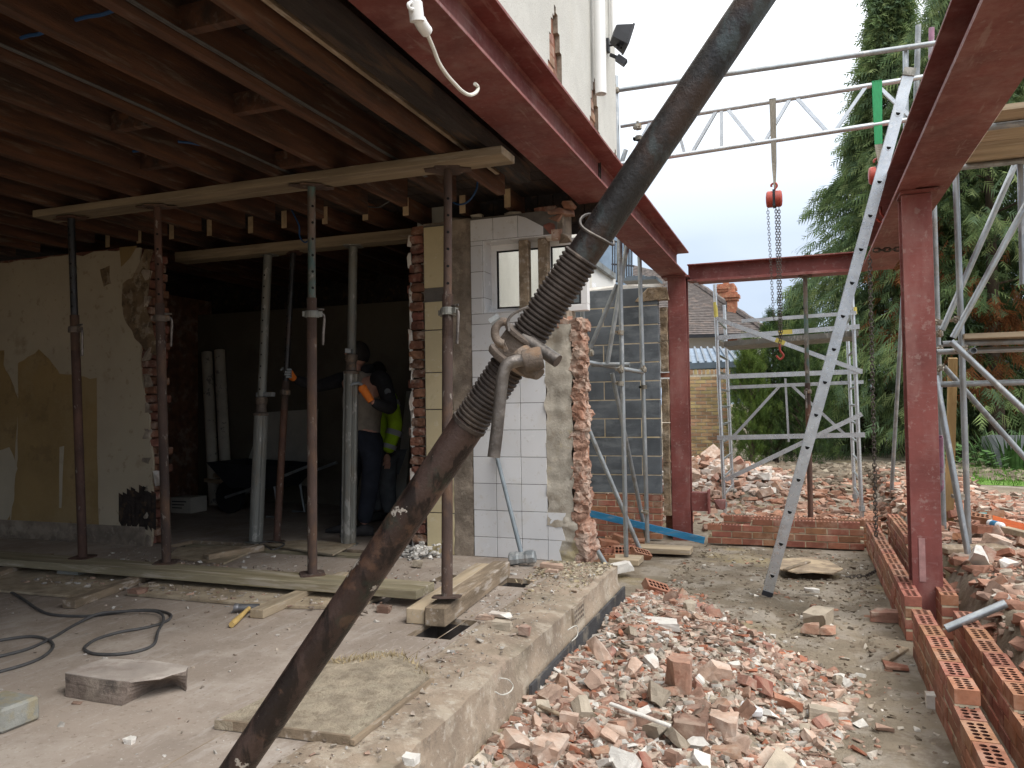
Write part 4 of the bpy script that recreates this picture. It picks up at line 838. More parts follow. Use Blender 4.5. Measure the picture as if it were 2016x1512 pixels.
def brickleaf(name, label, o, d, z0, spans, holed=True, course=.075, mort='mortar', solid=None, bl=.225, cat='wall', seed=1, matn=None):
    """spans: per course (s0, s1) distance along d from o"""
    o = V(o); d = V(d).normalized(); nrm = V((-d.y, d.x, 0)); r = random.Random(seed)
    t = thing(name, label, cat, o+d*((spans[0][0]+spans[0][1])/2)+V((0, 0, z0))); ang = math.atan2(d.y, d.x); so_ = solid or SOLID
    for k, (s0, s1) in enumerate(spans):
        m = MB(); c0, c1 = o+d*(s0+.006), o+d*(s1-.012); zc = z0+course*k
        m.bar(c0+V((0, 0, zc+.007)), c1+V((0, 0, zc+.007)), .094, .008, (0, 0, 1))
        if k < len(spans)-1:
            n0, n1 = spans[k+1]; e0, e1 = max(s0, n0), min(s1, n1)
            if e1 > e0: m.bar(o+d*e0+V((0, 0, zc+course-.009)), o+d*(e1-.012)+V((0, 0, zc+course-.009)), .0945, .013)
        s = math.floor(s0/bl-1)*bl + (bl/2 if k % 2 else 0)
        while s < s1:
            a, b = max(s, s0), min(s+bl-.010, s1-.010)
            if b-a > .04:
                top = True
                if k < len(spans)-1:
                    n0, n1 = spans[k+1]; top = not (n0-.02 <= (a+b)/2 <= n1+.02)
                me = HOLED if (top and holed) else so_
                ob = inst('brick', me, t, o+d*((a+b)/2)+nrm*r.uniform(-.004, .004)+V((0, 0, zc+.0325)), (r.uniform(-.006, .006), r.uniform(-.006, .006), ang+r.uniform(-.012, .012)), ((b-a)/.215, 1, 1))
                if a > s0+.01:
                    jt = .046 if top else .064; m.bar(o+d*(a-.0105)+V((0, 0, zc+.001+jt/2)), o+d*(a+.0005)+V((0, 0, zc+.001+jt/2)), .0945, jt)
            s += bl
        m.build('mortar', mort, parent=t)
    return t
yd = (0, 1, 0); xd = (1, 0, 0)
brickleaf('brick_leaf', 'inner new brick leaf nearest the viewer on the right, stepped down one course', (.652, 0, 0), yd, 0, [(1.2, 5.42), (1.2, 5.42), (1.2, 5.42), (3.98, 5.42)], seed=2)
brickleaf('brick_leaf', 'outer new brick leaf at the right picture edge, stepped down', (.88, 0, 0), yd, .0, [(1.2, 5.45), (1.2, 5.45), (1.2, 5.45), (3.98, 5.45)], seed=3)
brickleaf('brick_leaf', 'inner new brick leaf running from the red column to the far corner', (.652, 0, 0), yd, 0, [(5.75, 9.15)]*4, seed=4)
brickleaf('brick_leaf', 'outer new brick leaf behind the red column, rising at the far corner', (.88, 0, 0), yd, 0, [(5.85, 9.3)]*4 + [(7.75, 9.3)], seed=5)
brickleaf('brick_leaf', 'low new brick wall crossing at the far end, front leaf', (0, 9.30, 0), xd, -.03, [(-1.06, .60), (-1.06, .60), (-1.06, .60), (-.59, .60)], seed=6)
brickleaf('brick_leaf', 'rear leaf of the low new brick wall crossing at the far end', (0, 9.52, 0), xd, -.03, [(-.90, .80)]*4, seed=7)
# blockwork
BWy = 9.35
mb_ = MB(); mb_.box((-.22, -.05, -.1075), (.22, .05, .1075)); BLK = mesh('block', mb_, 'block', bevel=.004)
brickleaf('brick_plinth_wall', 'red brick base courses under the grey blockwork', (0, BWy, 0), xd, -.02, [(-3.0, -1.585)]*7, holed=False, seed=8)
t = thing('block_wall', 'grey concrete block wall with yellow mortar on a brick base', 'wall', (-2.2, BWy, .515))
m = MB(); m.box((-3.0, BWy-.0475, .508), (-1.596, BWy+.042, 2.97)); m.build('mortar', 'mortar', parent=t)
for k in range(11):
    s = -1.59 - (.225 if k % 2 else 0); z = .515+.1075+.225*k; x = -1.59; first = True
    while x > -3.0:
        w = .215 if (first and k % 2) else .44; first = False
        a = max(x-w, -3.0); inst('block', BLK, t, ((a+x)/2, BWy+rnd.uniform(-.002, .002), z), (0, 0, rnd.uniform(-.004, .004)), ((x-a)/.44, 1, 1)); x = a-.010
# cavity insulation batts beside the column and on top
for k, (z0, z1) in enumerate(((.25, .88), (.89, 1.35), (1.36, 1.88), (1.97, 2.33), (2.34, 2.74))):
    b = MB(); nseg = 10; vs = []
    for j in range(nseg+1):
        z = z0+(z1-z0)*j/nseg; 
        for (x, y) in ((-1.583, 9.40), (-1.50, 9.385), (-1.498, 9.52), (-1.583, 9.52)): vs.append((x+.008*n3(z*17, x*9, k), y+.018*n3(z*13, k, x), z))
    b.add(vs, [(4*j+i, 4*j+(i+1) % 4, 4*j+4+(i+1) % 4, 4*j+4+i) for j in range(nseg) for i in range(4)] + [(3, 2, 1, 0), (4*nseg, 4*nseg+1, 4*nseg+2, 4*nseg+3)])
    b.build('insulation_batt', 'insul', label='brown mineral wool batt wedged between blockwork and red column, number %s up' % ('lowest', 'second', 'third', 'fourth', 'topmost')[k], cat='insulation', group='cavity insulation batts')
b = MB(); vs, fs = chunk(.20, .08, .09, 20); b.add([V(p)+V((-1.66, 9.36, 2.90)) for p in vs], fs); b.build('insulation_flap', 'insul', label='torn mineral wool flap hanging over the top corner of the blockwork', cat='insulation')
b = MB(); vs, fs = chunk(.55, .09, .03, 24); b.add([V(p)+V((-2.05, 9.45, 3.01)) for p in vs], fs); b.build('mineral_wool_strip', 'whitelump', label='pale mineral wool lying along the top of the block wall', cat='insulation')
b = MB(); b.box((-1.60, 9.46, 1.90), (-1.48, 9.52, 1.955)); b.build('packing_brick', 'brick', label='single brick packing piece between blockwork and red column', cat='brick')
b = MB(); b.box((-1.585, 9.55, -.02), (-1.45, 9.7, .6)); b.build('foundation_stub', 'brickdim', label='dark old brick stub between blockwork and the column foot', cat='wall')
# ================================================================ SCAFFOLD
def stube(label, p, q, m='galv', r=.0242, group='galvanised scaffold tubes', name='scaffold_tube'):
    p, q = V(p), V(q); L = (q-p).length; b = MB()
    b.lathe(p, q, [(.06, r*.84), (0, r*.84), (0, r), (L, r), (L, r*.84), (L-.06, r*.84)], 16, cap=True)
    return b.build(name, m, label=label, cat='scaffold tube', group=group, smooth=True)
def coupler(c, a1=(0, 0, 1), a2=(1, 0, 0), lab='rusty scaffold coupler'):
    c = V(c); a1 = V(a1).normalized(); a2 = V(a2).normalized(); t = thing('scaffold_coupler', lab, 'coupler', c, 'scaffold couplers')
    for k, ax in enumerate((a1, a2)):
        m = MB(); a, s, u = basis(ax); m.lathe(c-a*.022, c+a*.022, [(0, .025), (0, .033), (.044, .033), (.044, .025)], 12); m.build('jaw', 'coupler', parent=t)
        m = MB(); e = c+s*.04; m.bar(c+s*.028, c+s*.055, .026, .024); m.cyl(e-u*.028+s*.006, e+u*.045+s*.006, .007, n=8); m.cyl(e+u*.03+s*.006, e+u*.045+s*.006, .013, n=6); m.build('bolt', 'coupler', parent=t)
    return t
GY = 7.8
# left standards by the blockwork
S1 = V((-1.70, GY, .05))
stube('tall upright scaffold tube by the blockwork rising past the white wall corner', S1, (-1.715, GY, 4.95))
stube('upright scaffold tube nearest the red column in front of the blockwork', Z(1275, 1068, .05), Y(1258, 470, 8.6))
stube('upright scaffold tube hidden behind the broken brick edge', Z(1158, 1090, .02), Y(1143, 420, 7.5))
stube('leaning scaffold brace crossing the blockwork from upper left to the brick pile', Y(1155, 835, 8.1), Z(1261, 1085, .03), 'galvdull')
stube('dark leaning scaffold brace between the two uprights by the blockwork', Y(1205, 735, 8.4), Z(1272, 1055, .03), 'galvdull')
stube('short scaffold brace leaning out from behind the broken brick edge', Y(1150, 1040, 7.35), Z(1193, 1113, .03), 'galvdull')
stube('steep scaffold brace above the blockwork rising to the right', Y(1156, 700, 8.0), Y(1215, 560, 8.0), 'galvdull')
stube('pale scaffold brace with sawn lower end in front of the blockwork', Y(1196, 715, 7.95), Y(1235, 480, 7.95))
stube('reddish scaffold ledger crossing in front of the blockwork', Y(1150, 712, 7.7), Y(1265, 733, 8.55))
stube('short scaffold ledger just behind the reddish one', Y(1165, 718, 7.95), Y(1240, 718, 7.95), 'galvdull')
stube('short scaffold stub crossing the tall upright near the white wall corner', Y(1222, 325, 7.85), Y(1232, 295, 7.85))
for p_, a, l in (((1222, 655), (.2, 0, 1), 'rusty coupler on the brace in front of the upper blocks'), ((1222, 728), (1, .3, 0), 'rusty coupler at the ledger crossing of the tall upright'), ((1222, 755), (.15, 0, 1), 'rusty coupler just below the ledger crossing'), ((1163, 695), (1, 0, 0), 'coupler on the half hidden upright by the broken bricks'), ((1213, 178), (1, 0, 0), 'coupler joining the top rail to the tall upright'), ((1162, 1040), (0, 1, 0), 'coupler low on the half hidden upright')): coupler(Y(*p_, GY-.02 if p_[0] > 1200 else 7.5), (0, 0, 1), a, l)
coupler(Y(1267, 728, 8.55), (0, 0, 1), (1, .3, 0), 'coupler at the ledger end beside the red column'); coupler(Y(1268, 762, 8.55), (0, 0, 1), (0, 0, 1), 'sleeve coupler below the ledger end beside the red column'); coupler(Y(1272, 1008, 8.62), (0, 0, 1), (.3, 0, 1), 'coupler low on the upright in front of the brick base')
for (pc, sx, sy, lab) in ((S1, .15, .14, 'square timber pad under the tall scaffold upright'), (Z(1300, 1075, .05), .33, .12, 'long timber pad under the upright by the red column')):
    m = MB(); m.box((pc.x-sx, pc.y-sy, -.012), (pc.x+sx, pc.y+sy, .044)); m.build('timber_pad', 'woodpale', label=lab, cat='timber', bevel=.004)
# gantry: top rail and lattice beam
A, B_ = Y(1213, 178, GY), Y(1865, 83, GY)
stube('long top scaffold rail crossing the sky from the white wall to the right tower', A, B_+V((.5, 0, 0)))
LT = thing('lattice_beam', 'aluminium lattice beam spanning the sky and carrying the two chain hoists', 'lattice beam', Y(1500, 280, GY))
ta, tb = Y(1222, 248, GY), Y(1870, 143, GY); ba, bb = Y(1222, 323, GY), Y(1870, 223, GY)
for a_, c_ in ((ta, tb), (ba, bb)):
    m = MB(); m.cyl(a_, c_, .0235, n=14); m.build('chord', 'alu', parent=LT, smooth=True)
tp = [1300, 1425, 1437, 1448, 1590, 1727, 1740, 1830]; 
def onl(a_, c_, x):
    d_ = (x-1222)/(1870-1222); return a_+(c_-a_)*d_
for x0, up0, x1, up1 in ((1340, 1, 1363, 0), (1378, 0, 1430, 1), (1440, 1, 1440, 0), (1452, 1, 1508, 0), (1528, 0, 1578, 1), (1590, 1, 1650, 0), (1664, 0, 1722, 1), (1740, 1, 1805, 0), (1320, 1, 1300, 0), (1240, 0, 1290, 1)):
    m = MB(); m.bar(onl(ta, tb, x0) if up0 else onl(ba, bb, x0), onl(ta, tb, x1) if up1 else onl(ba, bb, x1), .03, .03, (0, 1, 0)); m.build('lacing', 'alu', parent=LT)
coupler(Y(1257, 250, GY-.03), (1, 0, 0), (0, 0, 1), 'coupler clamping the lattice beam near the tall upright')
coupler(Y(1257, 272, GY-.03), (0, 0, 1), (0, 0, 1), 'lower coupler hanging under the lattice beam end')
# right tower of tubes
for lab, p_, q_, m_ in (
    ('dark upright tube rising above the lattice beam at the right', Y(1800, 330, 7.9), Y(1808, 50, 7.9), 'galvdull'),
    ('reddish upright tube beside the dark one above the lattice beam', Y(1832, 300, 8.0), Y(1834, 55, 8.0), 'galvpink'),
    ('short upright tube just left of the dark one above the lattice beam', Y(1784, 330, 7.85), Y(1783, 100, 7.85), 'galv'),
    ('upright tube at the top right rising past the red beam', Y(1878, 300, 7.6), Y(1878, -60, 7.6), 'galv'),
    ('upright scaffold tube just right of the red column', Z(1858, 1040, .38), Y(1838, 380, 8.1), 'galvdull'),
    ('pale upright scaffold tube right of the column running full height', Z(1907, 1073, .38), Y(1881, 330, 7.24), 'galv'),
    ('upright scaffold tube at the right picture edge', Y(2014, 560, 7.3), Y(2008, 300, 7.3), 'galv'),
    ('scaffold brace rising right from the column towards the boarded platform', Y(1855, 650, 7.6), Y(1998, 325, 7.6), 'galv'),
    ('second scaffold brace rising to the right edge, cut end over the platform', Y(1876, 665, 7.05), Y(2030, 385, 7.05), 'galv'),
    ('scaffold brace falling right from the platform tube ends', Y(1872, 672, 6.95), Y(2040, 830, 6.95), 'galv'),
    ('yellow marked scaffold brace falling to the right behind the uprights', Y(1858, 722, 7.9), Y(2030, 915, 7.9), 'galvdull'),
    ('horizontal ledger tube under the small platform', Y(1856, 677, 7.35), Y(2040, 671, 7.35), 'galvdull'),
    ('second horizontal ledger tube just below the platform boards', Y(1844, 693, 7.6), Y(2040, 686, 7.6), 'galv'),
    ('horizontal rail crossing behind the uprights below the platform', Y(1845, 757, 7.5), Y(2040, 752, 7.5), 'galvdull'),
    ('scaffold brace leaning from the column down to the rubble', Y(1842, 740, 6.9), Z(1908, 1102, .36), 'galv'),
    ('dark thin tube leaning beside the red column in front of the conifer', Z(1755, 972, .36), Y(1780, 540, 10.4), 'galvdull'),
    ('short galvanised tube lying through the outer brick leaf onto the rubble', Z(1862, 1238, .26), Z(1980, 1188, .42), 'galv')):
    stube(lab, p_, q_, m_)
stube('short tube stub pointing at the viewer under the platform', Y(1917, 690, 7.0), Y(1917, 690, 7.0)+V((.05, .5, .0)), 'galvdull')
stube('pink painted tube standing on the rubble behind the column', Z(1853, 1035, .38), Y(1850, 860, 8.0), 'galvpink', .028)
for p_, yv, a, l in (((1887, 630), 7.1, (.5, 0, 1), 'coupler on the long brace above the platform'), ((1849, 635), 7.9, (.4, 0, 1), 'coupler on the upright right of the column'), ((1849, 657), 7.9, (1, 0, 0), 'coupler just above the platform ledger'), ((1850, 690), 7.7, (1, 0, 0), 'large coupler at the ledger by the column'), ((1895, 690), 7.05, (1, 0, -.6), 'coupler where the falling brace meets the ledger'), ((1850, 725), 7.8, (1, 0, -1), 'coupler on the yellow marked brace'), ((1890, 978), 7.0, (.1, 0, 1), 'coupler joining the leaning brace to the pale upright'), ((1992, 310), 7.55, (.5, 0, 1), 'coupler under the boarded platform at the right edge'), ((1787, 152), 7.75, (1, 0, 0), 'coupler by the ladder top on the lattice beam')): coupler(Y(*p_, yv), (0, 0, 1), a, l)
b = MB(); b.bar(Z(1868, 1030, .36), Y(1876, 705, 8.45), .075, .05, (0, 1, 0)); b.build('timber_post', 'woodpost', label='yellowish timber post standing behind the scaffold uprights', cat='post')
PB = thing('scaffold_platform', 'boarded scaffold platform high at the right edge seen from below', 'platform', Y(1960, 270, 7.2))
pz = Y(1960, 285, 6.8).z
for k in range(6):
    b = MB(); x0 = 1.35+.0*k; b.box((1.30, 6.0+.235*k, pz), (3.4, 6.225+.235*k, pz+.038)); b.build('scaffold_board', 'woodpale', parent=PB)
for y_ in (6.25, 7.25):
    b = MB(); b.cyl((1.2, y_, pz-.027), (3.4, y_, pz-.027), .0242, n=12); b.build('putlog', 'galvdull', parent=PB, smooth=True)
c = Y(1950, 668, 7.4)
for k in range(2):
    b = MB(); b.box((c.x-.22+.06*k, 7.2+.24*k, c.z+.0), (c.x+1.2, 7.42+.24*k, c.z+.04)); b.build('scaffold_board', 'woodpale', label=('front scaffold board of the small platform with a chamfered end', 'rear scaffold board of the small platform')[k], cat='board')
# ================================================================ LADDER
LB, LTp = V((-.307, 6.7, .01)), V((.845, 6.7, 4.15)); ld = (LTp-LB).normalized(); LD = thing('ladder', 'aluminium ladder leaning against the red beam on the right, seen edge on', 'ladder', LB)
for k, yo in enumerate((0, .38)):
    p, q = LB+V((0, yo, 0)), LTp+V((0, yo, 0)); a, s, u = basis(q-p, (0, 1, 0)); m = MB()
    # channel section: face outwards
    m.bar(p, q, .082, .003, (0, 1, 0)); 
    for sg in (-1, 1): m.bar(p+s*(sg*.0395)+V((0, .012 if not k else -.012, 0)), q+s*(sg*.0395)+V((0, .012 if not k else -.012, 0)), .003, .022, (0, 1, 0))
    m.build('stile', 'alu', parent=LD); m = MB(); m.bar(p-ld*.004, p+ld*.035, .086, .03, (0, 1, 0)); m.build('foot', 'blackplastic', parent=LD)
    m = MB(); m.bar(q-ld*.05, q+ld*.01, .088, .028, (0, 1, 0)); m.build('end_cap', 'aludull', parent=LD)
for k in range(16):
    c = LB+ld*(.17+.27*k)
    if (c-LB).length > (LTp-LB).length-.08: break
    _, s, u = basis(ld, (0, 1, 0)); m = MB(); prof = [(-.024, .012), (.024, .012), (.021, -.006), (.008, -.021), (-.008, -.021), (-.021, -.006)]
    R_ = [c+s*x+ld*y+V((0, -.006, 0)) for x, y in prof]; m.prism(R_, (0, .392, 0)); rg = m.build('rung', 'alu', parent=LD)
    m = MB(); m.add([c+s*(x*.7)+ld*(y*.7-.001)+V((0, -.0068, 0)) for x, y in prof], [tuple(range(6))]); m.build('rung_bore_face', 'hole', parent=rg)  # black face on the rung end painting its dark bore
# ================================================================ CHAIN HOISTS
def chain_mesh(pts, pitch, r, m):
    P_ = [V(p) for p in pts]; acc = 0; k = 0; out = []
    for a, c in zip(P_, P_[1:]):
        L = (c-a).length; d = (c-a).normalized(); s = -acc
        while s+pitch < L+1e-6:
            s += pitch; out.append((a+d*s, d))
        acc = L-s
    for k, (c, d) in enumerate(out):
        _, s, u = basis(d); e = s if k % 2 else u; hl, hw = pitch*.72, pitch*.40
        m.tube([c+d*(hl*x)+e*(hw*y) for x, y in ((-.6, -1), (.6, -1), (1, -.3), (1, .3), (.6, 1), (-.6, 1), (-1, .3), (-1, -.3), (-.6, -1))], r, 4, cap=False)
def hoist(label, top, zh, sling, zend, hand_x=-.06, half=False):
    t = thing('chain_hoist', label, 'chain hoist', (top.x, top.y, zh-.09)); x, y = top.x, top.y
    for sg in (-1, 1):
        m = MB(); m.lathe((x+sg*.012, y, zh), (x+sg*.075, y, zh), [(0, .05), (.0, .078), (.045, .078), (.058, .066), (.063, .03)], 20); m.build('wheel_cover', 'hoistred', parent=t, smooth=True)
    m = MB(); m.box((x-.012, y-.06, zh-.075), (x+.012, y+.06, zh+.08)); m.build('side_plate', 'blackplastic', parent=t)
    m = MB(); m.tube(curve_pts([(x, y, zh+.07), (x+.012, y, zh+.10), (x+.03, y, zh+.125), (x+.012, y, zh+.155), (x-.022, y, zh+.14), (x-.02, y, zh+.12)], 4), .010, 8); m.build('hook', 'hoistred', parent=t, smooth=True)
    m = MB(); chain_mesh([(x+.015, y-.01, zh-.07), (x+.02, y, zend)], .026, .0035, m); chain_mesh([(x+.042, y+.01, zh-.07), (x+.035, y, zend+.1)], .026, .0035, m); m.build('load_chain', 'chain', parent=t)
    m = MB(); chain_mesh([(x+hand_x, y, zh-.07), (x+hand_x+.03, y, zend+.3), (x+hand_x+.05, y, zend+.28)], .026, .0024, m); m.build('hand_chain', 'chain', parent=t)
    m = MB(); m.tube(curve_pts([(x+.02, y, zend+.06), (x+.02, y, zend), (x+.05, y, zend-.05), (x+.02, y, zend-.085), (x-.015, y, zend-.05)], 4), .010, 8); m.build('load_hook', 'hoistred', parent=t, smooth=True); return t
h1 = Y(1524, 392, GY); hoist('red chain hoist hanging from the grey sling in the middle of the lattice beam', V((h1.x, GY, 0)), h1.z, 'grey', Y(1527, 690, GY).z)
h2 = Y(1727, 345, GY); hoist('red chain hoist hanging from the green sling half hidden by the ladder', V((h2.x, GY, 0)), h2.z, 'green', Y(1727, 420, GY).z, .05)
def sling(name, label, mname, topx, ytop, ybot, y2, w, mat2=None):
    t = thing(name, label, 'sling', Y(topx, y2, GY)); x = Y(topx, ytop, GY).x; zt, zb, zl = Y(topx, ytop, GY).z, Y(topx, ybot, GY).z, Y(topx, y2, GY).z
    for sg in (-1, 1):
        m = MB(); n = 10; vs = []
        for k in range(n+1):
            f_ = k/n; z = zt+(zb-zt)*f_; ww = w*(1-.25*f_); vs += [(x-ww/2+.004*n3(k, sg), GY+sg*(.032*(1-f_*.6)), z), (x+ww/2+.004*n3(k, sg+5), GY+sg*(.032*(1-f_*.6)), z)]
        m.add(vs, [(2*k, 2*k+1, 2*k+3, 2*k+2) for k in range(n)]); m.build('webbing', mname, parent=t)
    m = MB(); m.box((x-w/2, GY-.034, zt), (x+w/2, GY+.034, zt+.005)); m.build('webbing', mname, parent=t)
    m = MB(); n = 8; vs = []
    for k in range(n+1):
        f_ = k/n; z = zb+(zl-zb)*f_; ww = w*(.75-.35*f_); tw = .9*f_; vs += [(x-ww/2*cos(tw), GY-.014-ww/2*sin(tw), z), (x+ww/2*cos(tw), GY-.014+ww/2*sin(tw), z), (x+ww/2*cos(tw), GY+.014+ww/2*sin(tw), z), (x-ww/2*cos(tw), GY+.014-ww/2*sin(tw), z)]
    m.add(vs, [(4*k+i, 4*k+(i+1) % 4, 4*k+4+(i+1) % 4, 4*k+4+i) for k in range(n) for i in range(4)]); m.build('eye', mat2 or mname, parent=t)
sling('lifting_sling', 'grey webbing sling looped over the middle of the lattice beam', 'slinggrey', 1521, 197, 320, 372, .06)
sling('lifting_sling', 'bright green webbing sling looped over the lattice beam by the ladder', 'slinggreen', 1726, 162, 285, 322, .085, 'slinggrey')
b = MB(); chain_mesh([Y(1716, 493, 8.2), Y(1780, 490, 8.2)], .045, .007, b); b.build('beam_chain', 'chain', label='heavy chain wrapped round the right red beam', cat='chain')
b = MB(); p0 = Y(1712, 500, 8.15); chain_mesh([p0, (Z(1713, 1085, .02).x, 8.15, .02)], .036, .005, b); c0 = V((Z(1713, 1085, .02).x, 8.15, .012))
chain_mesh([c0, c0+V((-.02, -.2, .0)), c0+V((-.12, -.45, 0)), c0+V((-.3, -.55, .0))], .036, .005, b)
b.build('hanging_chain', 'chain', label='long rusty chain hanging from the right beam to the mud beside the ladder', cat='chain')
# ================================================================ ALUMINIUM TOWER
TWR = thing('access_tower', 'aluminium scaffold access tower standing beyond the low brick wall', 'tower', (-.2, 11.0, .07))
ty0, ty1 = 10.75, 12.1
def tub(name, p, q, r=.025, m='alu', par=TWR):
    b = MB(); b.cyl(p, q, r, n=12); return b.build(name, m, parent=par, smooth=True)
xl0, xr0 = Z(1427, 1012, .10).x, Z(1700, 1012, .10).x
fl, fr_ = V((Y(1427, 1012, ty0).x, ty0, .10)), V((Y(1697, 1012, ty0).x, ty0, .10)); flt, frt = Y(1407, 560, ty0), Y(1676, 545, ty0)
for a_, c_ in ((fl, flt), (fr_, frt)):
    tub('standard', a_, c_); tub('standard', a_+V((0, ty1-ty0, 0)), c_+V((0, ty1-ty0, -.12)))
    for k in range(11):
        z = .35+.235*k
        if z > c_.z-.15: break
        x = a_.x+(c_.x-a_.x)*(z-a_.z)/(c_.z-a_.z); tub('rung', (x, ty0, z), (x, ty1, z), .017)
    for yo in (0, ty1-ty0):
        b = MB(); b.cyl(a_+V((0, yo, -.1)), a_+V((0, yo, .02)), .016, n=8); b.box((a_.x-.06, a_.y+yo-.06, a_.z-.13), (a_.x+.06, a_.y+yo+.06, a_.z-.11)); b.lathe(a_+V((0, yo, .1)), a_+V((0, yo, .16)), [(0, .036), (.06, .036)], 10); b.build('base_jack', 'galvdull', parent=TWR)
def rail(y_, p_, q_, w=.055, nm='brace', m='alu'):
    b = MB(); b.bar(Y(*p_, y_), Y(*q_, y_), .03, w, (0, 0, 1)); return b.build(nm, m, parent=TWR)
rail(ty0-.04, (1412, 862), (1703, 856), .06, 'horizontal'); rail(ty0-.04, (1416, 742), (1698, 731), .06, 'horizontal'); rail(ty0-.04, (1413, 665), (1692, 643), .06, 'horizontal'); rail(ty0-.04, (1460, 632), (1686, 616), .045, 'horizontal')
rail(ty0-.06, (1410, 627), (1695, 731), .055); rail(ty0-.06, (1428, 945), (1697, 815), .055)
rail(ty1+.03, (1432, 763), (1700, 752), .05, 'horizontal')
for p_, q_ in (((1445, 858), (1535, 760)), ((1560, 760), (1663, 855)), ((1546, 745), (1553, 870))): rail(ty1+.04, p_, q_, .04)
c0, c1 = Y(1425, 672, ty0+.05), Y(1690, 650, ty0+.05); b = MB(); b.prism([c0, c1, c1+V((0, .9, 0)), c0+V((0, .9, 0))], (0, 0, -.07)); b.build('deck', 'aludull', parent=TWR)
for p_, q_, mm in (((1408, 595), (1410, 625), 'yellowtape'), ((1682, 605), (1683, 618), 'yellowtape')):
    a_, c_ = Y(*p_, ty0), Y(*q_, ty0); b = MB(); b.cyl(a_, c_, .027, n=12); b.build('tape_band', mm, parent=TWR, smooth=True)
for (a_, c_, y_) in (((1527, 669), (1545, 676), ty0-.061), ((1533, 655), (1560, 653), ty0-.041)):
    b = MB(); b.bar(Y(*a_, y_), Y(*c_, y_), .031, .058); b.build('tape_label', 'yellowtape', parent=TWR)
acrow('green and brown prop under the far red cross beam', Y(1596, 1020, 9.60), V((Y(1585, 545, 9.60).x, 9.60, 3.034)), 1.45, 'rust', 'propgreen', ang=2.9)
# ================================================================ HOUSE FITTINGS OUTSIDE
DP = thing('downpipe', 'cut off white plastic downpipe on the rendered wall', 'pipe', X(1185, 180, -1.27))
p0 = X(1183, 185, -1.27); b = MB(); b.lathe((p0.x, p0.y, p0.z), (p0.x, p0.y, 6.2), [(.05, .036), (0, .036), (0, .040), (6.2-p0.z, .040)], 20, cap=True); b.build('pipe', 'whitepipe', parent=DP, smooth=True)
p1 = X(1200, 60, -1.30); b = MB(); b.cyl((p1.x, p1.y+.12, p1.z-.05), (p1.x, p1.y+.12, 6.2), .018, n=12); b.build('waste_pipe', 'whitepipe', parent=DP, smooth=True)
FLD = thing('floodlight', 'black floodlight on a bracket at the white wall corner', 'floodlight', X(1200, 95, -1.31))
fp = X(1222, 72, -1.18); fd = V((.75, .35, -.28)).normalized(); _, fs_, fu = basis(fd)
m = MB(); m.bar(fp-fd*.06, fp+fd*.05, .11, .09, mi=0, w2=.17, h2=.15); m.build('housing', 'blackplastic', parent=FLD)
m = MB(); m.bar(fp+fd*.05, fp+fd*.066, .18, .16); m.build('bezel', 'blackplastic', parent=FLD)
m = MB(); m.bar(fp+fd*.067, fp+fd*.069, .15, .13); m.build('lens', 'greyframe', parent=FLD)
wp = X(1196, 90, -1.33); m = MB(); m.tube(curve_pts([wp, wp+V((.06, .0, 0)), fp-fd*.03-V((0, 0, .09)), fp-V((0, 0, .085))], 4), .012, 8); m.bar(wp-V((0, 0, .05)), wp+V((0, 0, .05)), .03, .05); m.build('bracket', 'blackplastic', parent=FLD)
m = MB(); sp = fp-V((.03, 0, .15)); m.bar(sp, sp+V((.06, .01, -.05)), .05, .045); m.cyl(sp+V((0, 0, .0)), sp+V((-.05, 0, .03)), .014, n=8); m.build('sensor', 'blackplastic', parent=FLD)
CB = thing('conduit_end', 'white plastic conduit with a twisted cream wire hanging before the red beam', 'conduit', X(830, 60, -1.22))
q = [X(*p_, -1.20) for p_ in ((818, -40), (819, 10), (822, 30), (830, 48), (840, 62))]; m = MB(); m.tube(curve_pts(q, 4), [.018 if k < 10 else .022 for k in range(17)], 12); m.lathe(X(817, 5, -1.2), X(819, 22, -1.2), [(0, .020), (.0, .025), (.06, .025), (.06, .020)], 14); m.build('pipe', 'whitepipe', parent=CB, smooth=True)
q = [X(*p_, -1.20) for p_ in ((840, 64), (853, 95), (865, 125), (880, 148), (895, 165), (910, 180), (925, 187), (937, 182), (941, 172), (935, 165))]; m = MB(); m.tube(curve_pts(q, 5), .0075, 8); m.build('wire', 'cablewhite', parent=CB, smooth=True)
m = MB(); m.tube(curve_pts([X(*p_, -1.20) for p_ in ((815, 18), (806, 16), (804, 8), (810, 4))], 4), .006, 6); m.build('clip', 'whitepipe', parent=CB, smooth=True)
